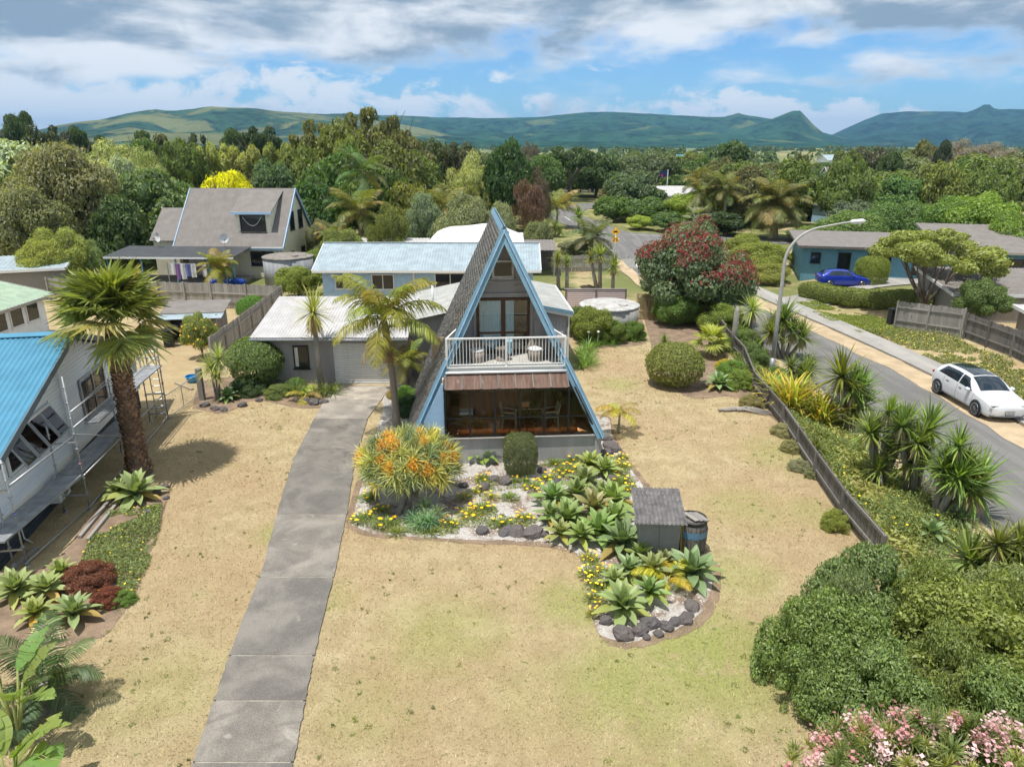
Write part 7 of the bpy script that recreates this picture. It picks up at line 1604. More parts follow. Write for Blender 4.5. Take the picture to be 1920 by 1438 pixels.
for (px, py, r, k) in GZ:
    p, R = px_r(px, py, r); lab, grp = zone(px, py)
    k = 2 if (k in (0, 1) and random.random() < .45) else k
    if k is None: lab, grp = lab.replace('yellow gazania clump', 'flowerless grey green tuft'), grp.replace('gazanias', 'tufts')
    flower_clump(lab, p.x, p.y, R, .26, k, random.choice([(.20, .23, .08), (.25, .26, .09), (.16, .21, .07)]), (.85, .50, .02) if random.random() < .8 else (.85, .62, .05), grp)
p = at(800, 985); yucca('low grey green spiky aloe at the foot of the dragon tree', p.x, p.y, [(0, 0, .15, .42), (-.4, .1, .1, .35), (.3, .25, .2, .38), (-.1, .4, .4, .35)], (.20, .27, .17), skirt=False, meshes=DRAGON)
bc = [polyw([(660, 985), (665, 930), (700, 925), (730, 975), (860, 985), (860, 1003), (740, 1004)]), polyw([(860, 990), (870, 950), (960, 935), (1000, 990), (930, 992)]), polyw([(1000, 905), (1010, 870), (1100, 860), (1130, 880), (1110, 905), (1060, 900)]), polyw([(1135, 900), (1130, 850), (1150, 830), (1175, 870), (1195, 920), (1165, 930)]), polyw([(1090, 1040), (1120, 1050), (1150, 1120), (1120, 1160), (1105, 1130)]), polyw([(890, 910), (900, 895), (990, 895), (990, 915), (920, 925)])]
cover('bed_cover', 'low green creeping plants spreading over the shell bed', bc, 30000, .036, (.17, .21, .07), 60, (.85, .5, .02), .16, seed=14)
for k, (x, y, r, h, c_) in enumerate(((12.9, 33.0, .8, .9, (.14, .19, .06)), (13.0, 36.5, .9, 1.1, (.12, .17, .06)), (13.3, 39.0, 1.0, 1.3, (.15, .20, .06)), (13.4, 42.0, 1.1, 1.4, (.13, .18, .05)), (12.2, 30.5, .7, .7, (.18, .22, .07)), (11.6, 33.5, .6, .7, (.15, .20, .06)), (11.9, 38.5, .7, .8, (.13, .18, .06)))):
    shrub('bank_shrub', ('green bank shrub beside the upper street fence, %s from the camera' % ('nearest second third fourth fifth sixth seventh'.split()[sorted(range(7), key=lambda i: (33.0, 36.5, 39.0, 42.0, 30.5, 33.5, 38.5)[i]).index(k)])), x, y, r, h, c_, 'fine', 'bank shrubs by the upper fence')
# palm seedlings
p = at(1252, 1098); feather_palm('palm_seedling', 'yellowing little feather palm among the front agaves', p.x, p.y, .25, 1.0, (.45, .40, .05), 7, .05, FR[1:3]); p = at(1160, 812); feather_palm('palm_seedling', 'spindly yellow palm seedling right of the sunroom', p.x, p.y, .95, 1.05, (.42, .38, .05), 8, .045, FR[1:3])
p = at(762, 725); feather_palm('pygmy_palm', 'small feather palm between the driveway and the house wall', p.x, p.y, 1.35, 1.45, (.25, .27, .07), 14, .13, FR); p = at(588, 742); 
for k, (dx, dy) in enumerate(((-.5, 0), (0, .1), (.5, .05), (.9, .2), (-.9, .25))):
    t = thing('lily_clump', 'strappy dark green lily clump at the corner of the garage bed', 'lily', (p.x+dx, p.y+dy, 0), k, 'lilies at the garage corner'); link('leaves', random.choice(STRAP), t, scale=.85, color=(.13, .17, .05)); mb = MB(); mb.tube([(0, 0, -.02), (0, 0, .12)], .08, 6); mb.build('bulb', M['bark_pale'], t)
feather_palm('palm_seedling', 'bright yellow green palm seedling in front of the garage lilies', p.x-.2, p.y-.5, .25, 1.0, (.40, .40, .07), 5, .05, FR[1:3])
# shrubs beside the driveway and garage
for (px, py, r, h, col, kind, nm, lab) in ((770, 775, 30, .8, (.06, .11, .05), 'fine', 'dark_shrub', 'dark green shrub between the driveway palm and the roof foot'), (762, 752, 28, .7, (.14, .24, .05), 'fine', 'green_shrub', 'bright green round shrub beside the driveway palm'), (742, 745, 18, .4, (.30, .22, .06), 'fine', 'rusty_shrub', 'small rusty shrub at the driveway edge'), (520, 742, 30, .5, (.16, .20, .07), 'fine', 'green_shrub', 'low olive shrub in the garage bed'), (470, 735, 40, .8, (.07, .11, .045), 'fine', 'dark_shrub', 'dark shrub below the flat topped bush'), (555, 728, 22, .5, (.13, .20, .06), 'fine', 'green_shrub', 'tiny green shrub left of the garage lilies')):
    p, R = px_r(px, py, r); shrub(nm, lab, p.x, p.y, R, h, col, kind)
p = at(408, 752); yucca('slim two headed cordyline by the timber gate post', p.x, p.y, [(-.15, .1, 1.55, .62), (.1, -.05, 1.2, .55), (.2, .3, 1.9, .6)], (.26, .30, .11), name='cordyline', meshes=CAB, skirt=False, tr=.05)
# lemon tree
t = tree('lemon_tree', 'small lemon tree with yellow fruit beside the timber shed', -16.7, 36.9, 2.45, 1.05, 'tree_fine', (.20, .23, .07), .2); cr = np.random.default_rng(9); d = unit(cr.normal(size=(46, 3))); mb = MB()
for q in d: c_ = Vector((q[0]*.98, q[1]*.98, 1.45+q[2]*.8)); mb.tube([c_-Vector((0, 0, .07)), c_-Vector((0, 0, .03)), c_+Vector((0, 0, .03)), c_+Vector((0, 0, .07))], [.02, .06, .06, .02], 6)
o = mb.build('lemons', paint('lemon_skin', (.75, .48, .04), .5), t, True); o['kind'] = 'stuff'
# rocks
RK = [(1135, 1165, 22, 'tip'), (1168, 1192, 30, 'tip'), (1200, 1185, 22, 'tip'), (1220, 1172, 24, 'tip'), (1235, 1190, 16, 'tip'), (1250, 1178, 18, 'tip'), (1265, 1168, 18, 'tip'), (1285, 1165, 20, 'tip'), (1298, 1140, 20, 'tip'), (1212, 1196, 12, 'tip'), (1122, 1145, 16, 'tip'), (1290, 1155, 14, 'tip'),
      (1000, 1003, 26, 'edge'), (970, 1000, 22, 'edge'), (950, 1000, 18, 'edge'), (905, 998, 18, 'edge'), (1020, 1005, 14, 'edge'), (945, 905, 26, 'bed'), (905, 918, 22, 'bed'), (870, 912, 16, 'bed'), (1045, 905, 18, 'bed'), (1075, 895, 16, 'bed'), (1145, 900, 20, 'bed'), (925, 900, 18, 'bed'), (1015, 885, 18, 'bed'), (1135, 855, 18, 'wall'), (1145, 838, 18, 'wall'), (1155, 845, 14, 'wall'), (1138, 825, 16, 'wall'),
      (385, 762, 12, 'gate'), (403, 768, 12, 'gate'), (420, 770, 12, 'gate'), (455, 762, 12, 'gate'), (560, 752, 12, 'lily'), (575, 755, 13, 'lily'), (590, 758, 14, 'lily'), (606, 756, 12, 'lily'), (486, 752, 10, 'gate'), (295, 925, 12, 'palm'), (308, 915, 12, 'palm'), (275, 965, 14, 'palm'), (312, 935, 9, 'palm')]
RLAB = {'tip': 'dark volcanic rock edging the rounded tip of the garden bed', 'edge': 'dark rock on the straight front edge of the shell bed', 'bed': 'half buried grey rock lying in the white shell', 'wall': 'rock piled at the right corner of the base wall', 'gate': 'round stone edging the bed by the gate post', 'lily': 'dark stone in front of the garage lilies', 'palm': 'rock among pale shell at the foot of the fan palm'}
for (px, py, r, k) in RK: p, R = px_r(px, py, r); rock(RLAB[k], p.x, p.y, R*(.62 if k == 'bed' else .78), 'rocks: '+k)
# bird of paradise and palm at the lower left corner
def paddle(name, seed):
    rng = random.Random(seed); mb = MB(); st = 22; L = 1.0
    for s in (-1, 1):
        k = 0
        while k < st:
            m = min(st, k+rng.choice((1, 2, 3, 5))); cut = rng.uniform(.01, .025) if k else 0
            dz = rng.uniform(-.12, .05)
            for j in range(k, m):
                for q in (j, j+1): pass
                def pt(i, v):
                    t_ = i/st; w = .24*math.sin(math.pi*min(1, .06+.97*t_))**.75; xx = t_*L+.10*v*w*4*.25; return (xx, s*w*v, -.28*t_*t_+.16*v*w*4*.2+dz*v*v*.5)
                b = len(mb.v); a0, a1 = j+(cut*st if j == k else 0)*.6, j+1
                for v in (0, .5, 1.0): mb.v += [pt(a0, v), pt(a1, v)]
                mb.f += [(b, b+1, b+3, b+2), (b+2, b+3, b+5, b+4)]; mb.m += [0, 0]
            k = m
    n0 = len(mb.f); mb.tube([(0, 0, -.01), (.5, 0, -.08), (1, 0, -.285)], [.02, .015, .004], 5); me = mb.mesh(name, M['leaf'])
    a = me.attributes.new('var', 'FLOAT', 'FACE'); a.data.foreach_set('value', [.5+.06*math.sin(i*.4) if i < n0 else .98 for i in range(len(me.polygons))]); return me
PAD = [paddle('paddle_leaf', i) for i in range(3)]
for (x, y, n, lab) in ((-8.55, 9.2, 9, 'bird of paradise plant with split paddle leaves in the lower left corner'), (-7.75, 8.0, 6, 'bird of paradise plant nearest the camera at the lower left edge'), (-9.5, 10.8, 7, 'bird of paradise plant behind the lower left palm')):
    t = thing('bird_of_paradise', lab, 'plant', (x, y, 0), random.uniform(0, 6)); rg_ = random.Random(int(x*10))
    for i in range(n):
        a = i*2.4+rg_.uniform(-.3, .3); h = rg_.uniform(.9, 1.7); e = Vector((math.cos(a)*.35*h*.6, math.sin(a)*.35*h*.6, h)); mb = MB(); mb.tube([(0, 0, 0), e*.5+Vector((0, 0, .05)), e], [.035, .028, .02], 6); mb.build('stalk', paint('stalk', (.30, .33, .10), .5), t, True)
        link('leaf', rg_.choice(PAD), t, e, (rg_.uniform(-.4, .4), -rg_.uniform(.3, 1.0), a), rg_.uniform(.8, 1.08), color=tuple(c*rg_.uniform(.85, 1.15) for c in (.15, .21, .06)))
feather_palm('corner_palm', 'feather palm with dark arching fronds at the left edge', -9.5, 11.7, .7, 1.4, (.10, .16, .07), 13, .13, FR); feather_palm('corner_palm', 'small palm frond clump at the bottom edge left of the driveway', -6.9, 8.2, .2, .95, (.28, .30, .08), 7, .06, FR[1:3])
p = at(75, 1200); t = thing('dead_agave', 'heap of dry straw coloured agave leaves on the bed edge', 'dead plant', (p.x, p.y, 0)); link('dead_leaves', YU_DRY, t, (0, 0, .45), scale=.8, color=(.50, .40, .26)); link('dead_leaves', YU_DRY, t, (.4, .1, .35), (0, 0, 1), .7, color=(.46, .37, .25)); mb = MB(); mb.tube([(0, 0, 0), (.1, 0, .4)], .07, 6); mb.build('stem', M['bark_pale'], t)
# large coastal shrub and oleander at the lower right
t = thing('coastal_shrub', 'huge rounded green shrub filling the lower right corner', 'shrub', (8.2, 12.2, 0))
for i, (dx, dy, rx, ry, h, c_) in enumerate(((-1.4, .2, 1.5, 1.5, 2.1, (0.163, 0.222, 0.075)), (-.2, 1.3, 1.7, 1.4, 2.5, (0.156, 0.210, 0.088)), (.9, -.2, 2.0, 1.7, 2.6, (0.202, 0.234, 0.068)), (-1.0, -1.0, 1.5, 1.3, 1.9, (0.163, 0.222, 0.083)), (2.6, .8, 1.7, 1.7, 2.3, (0.182, 0.216, 0.088)), (2.4, -1.3, 1.7, 1.5, 2.1, (0.143, 0.198, 0.072)), (.7, -1.7, 1.6, 1.2, 1.9, (0.156, 0.216, 0.077)), (1.6, 1.9, 1.2, 1.0, 1.8, (0.169, 0.216, 0.110)))):
    link('foliage', CR['fine'][i % 2], t, (dx, dy, 0), (0, 0, i*1.3), (rx, ry, h), color=c_)
for i, (dx, dy, r, h, c_) in enumerate(((.6, .6, .9, 2.7, (.18, .22, .07)), (1.9, .2, 1.0, 2.6, (.19, .225, .07)), (-.9, .8, .8, 2.35, (.17, .21, .10)), (-1.9, -.4, .8, 1.7, (.16, .22, .08)), (.2, -.9, .9, 2.3, (.19, .23, .08)), (3.2, -.2, .9, 2.3, (.15, .20, .09)))): link('foliage', CR['fine'][i % 2], t, (dx, dy, 0), (0, 0, i*2.1), (r, r, h), color=c_)
link('stem', MULTI[0], t, scale=(2.2, 1.8, 2.0))
t = thing('oleander', 'pink flowering oleander along the bottom right edge', 'shrub', (7.2, 9.15, 0)); ol = blades('oleander_sprays', 34, 1.0, .11, 88, -5, .4, 77, 3, .2); cf = np.random.default_rng(3); c = cf.normal(size=(34, 3))*.35; v, f = cards(c, unit(cf.normal(size=c.shape)+np.array([0, 0, .8])), cf.uniform(.12, .22, len(c)), .9, cf); pk = np_mesh('pink_blossom', v, f, M['petal'], cf.random(len(f)))
link('stem', MULTI[1], t, scale=(1.8, 1.1, 1.6))
for i in range(330):
    a, r = random.uniform(0, 6.28), math.sqrt(random.random()); x, y = 2.7*r*math.cos(a), 1.25*r*math.sin(a); z = 1.95*(1-.5*r*r)*random.uniform(.75, 1.05)
    if i < 210: link('leaf_spray', ol, t, (x, y, z-.12), (random.uniform(-.5, .5), random.uniform(-.5, .5), a), random.uniform(.20, .30), color=random.choice([(.17, .20, .07), (.22, .24, .08), (.13, .17, .06)]))
    else: link('blossom', pk, t, (x, y, z+.07), (0, 0, a), random.uniform(.13, .24), color=random.choice([(.50, .30, .33), (.55, .40, .41), (.42, .20, .21)]))
# along the street fence
def heads_at(base, hs): 
    b = at(*base); out = []
    for (hx, hy, r) in hs:
        q = atY(hx, hy, b.y); out.append((q.x-b.x, random.uniform(-.25, .25), max(.12, q.z-b.z), r/FOC*(b.y/ray(hx, hy)[1])))
    return b, out
YC = [((1470, 672), [(1443, 622, 30), (1470, 600, 34), (1503, 632, 32)], 'three headed yucca right of the street lamp'), ((1508, 730), [(1485, 690, 22), (1522, 694, 30), (1500, 710, 20)], 'short yucca in front of the lamp post at the road edge'), ((1592, 800), [(1578, 706, 44), (1615, 728, 42), (1598, 765, 46)], 'dense dark yucca with three heads behind the flax'), ((1648, 900), [(1632, 812, 40), (1668, 772, 30), (1695, 790, 36), (1668, 842, 30)], 'broken yucca clump with dry hanging leaves in mid bank'), ((1715, 925), [(1692, 800, 36), (1745, 808, 48), (1708, 866, 38)], 'big yucca clump leaning over the street'), ((1752, 968), [(1800, 838, 36), (1788, 888, 46), (1832, 915, 60), (1770, 880, 40), (1815, 878, 36)], 'sprawling many headed yucca nearest the road'), ((1655, 912), [(1655, 886, 30)], 'single small green yucca on the bare bank'), ((1527, 852), [(1527, 836, 20)], 'tiny yucca sprouting beside the fence'), ((1840, 1110), [(1828, 1058, 52), (1880, 1068, 56), (1870, 1020, 42)], 'bright yucca behind the large shrub at the right edge'), ((1915, 1130), [(1915, 1022, 40), (1912, 1105, 62), (1930, 1060, 55)], 'dark yucca cut by the right edge of the picture'), ((1245, 655), [(1245, 640, 14)], 'tiny pale yucca left of the clipped bush'), ((1136, 640), [(1136, 612, 22)], 'spiky yucca among the lilies before the tank')]
for base, hs, lab in YC: b, H_ = heads_at(base, hs); yucca(lab, b.x, b.y, H_, (.145, .195, .055), tr=.10)
b = at(1752, 968)
b, H_ = heads_at((1410, 645), [(1408, 580, 28), (1385, 600, 22)]); yucca('tall cordyline with ragged dead skirt by the end of the street fence', b.x, b.y, H_, (.26, .29, .10), name='cordyline', meshes=CAB, tr=.12)
for (px, py, r, col, lab) in ((1470, 768, 70, (.33, .30, .06), 'big flax with yellow and orange streaked leaves behind the fence'), (1520, 790, 60, (.28, .28, .07), 'second flax clump between the streaked flax and the yuccas'), (1440, 740, 46, (.20, .25, .07), 'greener flax at the fence bend')):
    p, R = px_r(px, py, r); t = thing('flax', lab, 'flax', (p.x+.5, p.y+.4, gz(p.x+.5, p.y+.4))); mb = MB(); mb.tube([(0, 0, -.02), (0, 0, .15)], .12, 7); mb.build('crown_base', M['bark_pale'], t)
    for k in range(3): link('leaves', FLAX[k % 2], t, (random.uniform(-.3, .3), random.uniform(-.25, .25), 0), (0, 0, k*2), R*1.15, color=tuple(c*random.uniform(.8, 1.2) for c in col) if k else (.46, .33, .06))
for (px, py, r, h, col, lab) in ((1465, 815, 22, .45, (.30, .29, .17), 'grey lavender bush at the upper end of the lawn fence'), (1482, 845, 20, .45, (.26, .25, .13), 'second grey lavender bush along the lawn fence'), (1498, 880, 22, .4, (.25, .25, .17), 'pale lavender bush in the middle of the lawn fence'), (1520, 895, 14, .35, (.24, .25, .15), 'tiny grey lavender below the others'), (1385, 725, 34, .8, (.17, .23, .05), 'bright green shrub against the street fence'), (1372, 700, 30, .7, (.15, .24, .05), 'leafy shrub behind the blue green agave'), (1410, 760, 26, .5, (.24, .22, .10), 'scrubby olive bush at the fence corner'), (1360, 690, 20, .45, (.40, .33, .05), 'yellow leaved plant beside the round bush'), (1565, 990, 28, .6, (.22, .25, .06), 'arching strappy plant beside the fence near its lower end')):
    p, R = px_r(px, py, r); shrub('fence_shrub', lab, p.x, p.y, R, h, col, 'fine')
p = at(1335, 672); t = thing('dwarf_fan_palm', 'low fan palm behind the round clipped bush', 'palm tree', (p.x, p.y+.4, 0)); mb = MB(); mb.tube([(0, 0, 0), (0, 0, .8)], .16, 8); mb.build('trunk', M['bark'], t)
for i in range(18): link('frond', FAN[0 if i < 7 else 1 if i < 13 else 2], t, (0, 0, .8), (random.uniform(-.2, .2), 0, i*2.4), random.uniform(1.0, 1.3), color=(.27, .30, .07))
# lilies and shrubs round the tank
for i in range(26):
    px, py = random.uniform(1095, 1205), 0; py = 650-(px-1095)*.10+random.uniform(-14, 6); p = at(px, py); t = thing('lily_clump', 'strappy green lily clump around the concrete tank', 'lily', (p.x, p.y, 0), i, 'lilies round the tank'); link('leaves', random.choice(STRAP), t, scale=random.uniform(.65, .8), color=(.13, .22, .05)); mb = MB(); mb.tube([(0, 0, -.02), (0, 0, .1)], .06, 6); mb.build('bulb', M['bark_pale'], t)
    if i % 4 == 0: mb = MB(); mb.tube([(0, 0, 0), (.05, 0, .85)], .012, 4); mb.tube([(.05, 0, .82), (.05, 0, .88), (.05, 0, .94)], [.03, .09, .04], 8); mb.build('flower_head', M['white'], t)
for i in range(6): p = at(1090+random.uniform(0, 20), 690-i*6); t = thing('lily_clump', 'tall green lily clump at the corner of the rear wing', 'lily', (p.x, p.y, 0), i, 'lilies by the rear wing'); link('leaves', random.choice(STRAP), t, scale=.95, color=(.15, .24, .05)); mb = MB(); mb.tube([(0, 0, -.02), (0, 0, .1)], .06, 6); mb.build('bulb', M['bark_pale'], t)
p = at(1125, 640); shrub('tank_bush', 'yellow green bush in front of the concrete tank', 4.7, 40.4, 1.3, 2.0, (.18, .21, .05), 'tree_fine'); p = at(1100, 610); shrub('tank_bush', 'darker bush between the rear wing and the tank', 3.9, 42.0, 1.0, 1.7, (.12, .16, .05), 'tree_fine')
for (x, y, r, h, c_, lab) in ((5.9, 40.2, .9, 1.3, (.14, .19, .05), 'leafy bush before the middle of the concrete tank'), (7.2, 40.9, .8, 1.1, (.13, .20, .05), 'low green bush before the right side of the concrete tank')): shrub('tank_bush', lab, x, y, r, h, c_, 'tree_fine')
# pohutukawa in red flower
p = at(1318, 612); t = thing('pohutukawa_tree', 'large round tree covered with crimson flowers beside the street', 'tree', (11.9, 46.2, 0), 0.0); link('trunk', MULTI[0], t, scale=(3.6, 3.6, 5.6)); link('crown', CR['tree_fine'][0], t, (0, 0, .35), scale=(3.95, 3.8, 5.75), color=(.13, .175, .10)); link('blossoms', RED[0], t, (0, 0, .5), scale=(4.05, 3.9, 5.75), color=(.19, .035, .04))
for (px, py, r, h, col, lab) in ((1265, 610, 44, 2.2, (.12, .19, .05), 'green shrub at the left foot of the red flowering tree'), (1300, 600, 50, 2.6, (.16, .20, .05), 'wide olive green shrub under the red flowering tree'), (1350, 625, 44, 1.8, (.17, .22, .05), 'pale green shrub against the upper street fence'), (1232, 590, 34, 2.0, (.06, .10, .04), 'dark shrub at the end of the reed screen')):
    p, R = px_r(px, py, r); shrub('under_shrub', lab, p.x, p.y, R, h, col, 'tree_fine')
# hedge, tree and plants across the street
t = thing('clipped_hedge', 'curving clipped hedge between the footpath and the blue car', 'hedge', (22.5, 52.0, 0))
for i, (x, y) in enumerate(((24.0, 55.3), (24.7, 53.4), (25.6, 51.6), (26.5, 50.0), (27.6, 48.6), (28.9, 47.4), (30.2, 46.6))): link('foliage', TOP['hedge'], t, (x-22.5, y-52.0, gz(x, y)), (0, 0, -.9+.12*i), (1.35, .75, 1.25), color=(.17, .20, .06))
p = at(1690, 600); t = tree('spreading_tree', 'spreading pale green tree with open branches above the board fence', 27.6, 46.6, 6.1, 4.1, 'umb_fine', (.23, .26, .08), .30, trunk=MULTI, seed=0); t = tree('small_tree', 'small green bush tree leaning over the pale board fence', 28.7, 42.6, 3.2, 1.6, 'tree_fine', (.12, .17, .06), .25)
clipped('clipped_bush', 'squared green bush by the blue bungalow door', 29.2, 57.5, 1.2, 1.0, 2.4, (.20, .24, .06), 'box', z0=0.0)
for (px, py, r, h, col, lab) in ((1420, 505, 60, 2.4, (.20, .23, .05), 'yellow green bush behind the red flowering tree'), (1440, 530, 44, 1.6, (.22, .23, .06), 'low clipped bush beside the drive entrance'), (1400, 480, 44, 2.2, (.19, .22, .05), 'olive bush beside the side street'), (1500, 500, 30, 1.5, (.20, .22, .07), 'bush at the corner of the blue bungalow'), (1660, 485, 70, 3.0, (.14, .20, .05), 'rounded hedge behind the blue bungalow roof'), (1600, 470, 50, 2.6, (.26, .33, .05), 'lime green bush behind the bungalow')):
    p, R = px_r(px, py, r); shrub('garden_bush', lab, p.x, p.y, R, h, col, 'tree_fine')
# yard palms and cordylines in the middle distance
for (base, hs, lab) in (((1048, 545), [(1046, 488, 16)], 'slim cordyline, left of the pair in the brown yard'), ((1063, 545), [(1064, 492, 16)], 'slim cordyline, right of the pair in the brown yard'), ((1126, 552), [(1125, 478, 22), (1108, 484, 14)], 'thick trunked cordyline beyond the striped iron screen'), ((1148, 555), [(1150, 500, 20)], 'single headed cordyline near the street sign'), ((618, 560), [(622, 500, 18)], 'dark yucca before the blue roofed house'), ((1085, 430), [(1085, 405, 16)], 'yucca at the roadside before the bend'), ((1040, 445), [(1040, 428, 14), (1050, 436, 12)], 'low yucca behind the brown shelter')):
    b, H_ = heads_at(base, hs); yucca(lab, b.x, b.y, H_, (.17, .22, .06), name='cordyline', meshes=YU, tr=.14)
def palm_at(px, D, top_py, L, lab, col=(.17, .20, .06), n=16, fr=None, r=.15, name='feather_palm', low=0.0):
    p = atY(px, top_py, D); feather_palm(name, lab, p.x, D, max(.6, p.z), L, col, n, r, fr or FR)
palm_at(1457, 88, 383, 4.6, 'large date palm with arching crown beyond the side street', (.20, .21, .075), 46, FR, .42, 'date_palm')
palm_at(680, 74, 322, 3.2, 'tall thin palm rising from the wood, its crown highest', (.14, .19, .07), 14); palm_at(672, 70, 395, 3.4, 'bushy palm in front of the dark trees', (.22, .24, .07), 18); palm_at(1045, 100, 392, 4.0, 'leaning palm beside the bend in the street', (.27, .26, .07), 15, FRC); palm_at(1110, 74, 445, 3.0, 'grey green palm left of the yellow hump sign', (.17, .19, .09), 17); palm_at(408, 55.5, 500, 1.9, 'round yellow green palm in front of the verandah', (.28, .28, .06), 22); palm_at(830, 82, 385, 3.2, 'palm half hidden among olive grey bushes', (.24, .24, .08), 14)
for k, (px, D, ty) in enumerate(((1318, 98, 360), (1340, 100, 348), (1362, 97, 356), (1310, 104, 340))): palm_at(px, D, ty, 3.4, 'palm in the cluster left of the date palm', (.20, .21, .08), 15); bpy.data.objects[-1]
for o in [o for o in COL.objects if o.get('label') == 'palm in the cluster left of the date palm']: o['group'] = 'palms left of the date palm'
palm_at(1308, 92, 415, 2.4, 'silvery palm at the side street corner', (.26, .29, .20), 18, FAN[:3], .2); palm_at(1800, 110, 362, 3.6, 'palm in front of the white curved roof', (.15, .18, .05), 18); palm_at(618, 64, 440, 1.8, 'short palm left of the blue roof', (.16, .20, .07), 14)
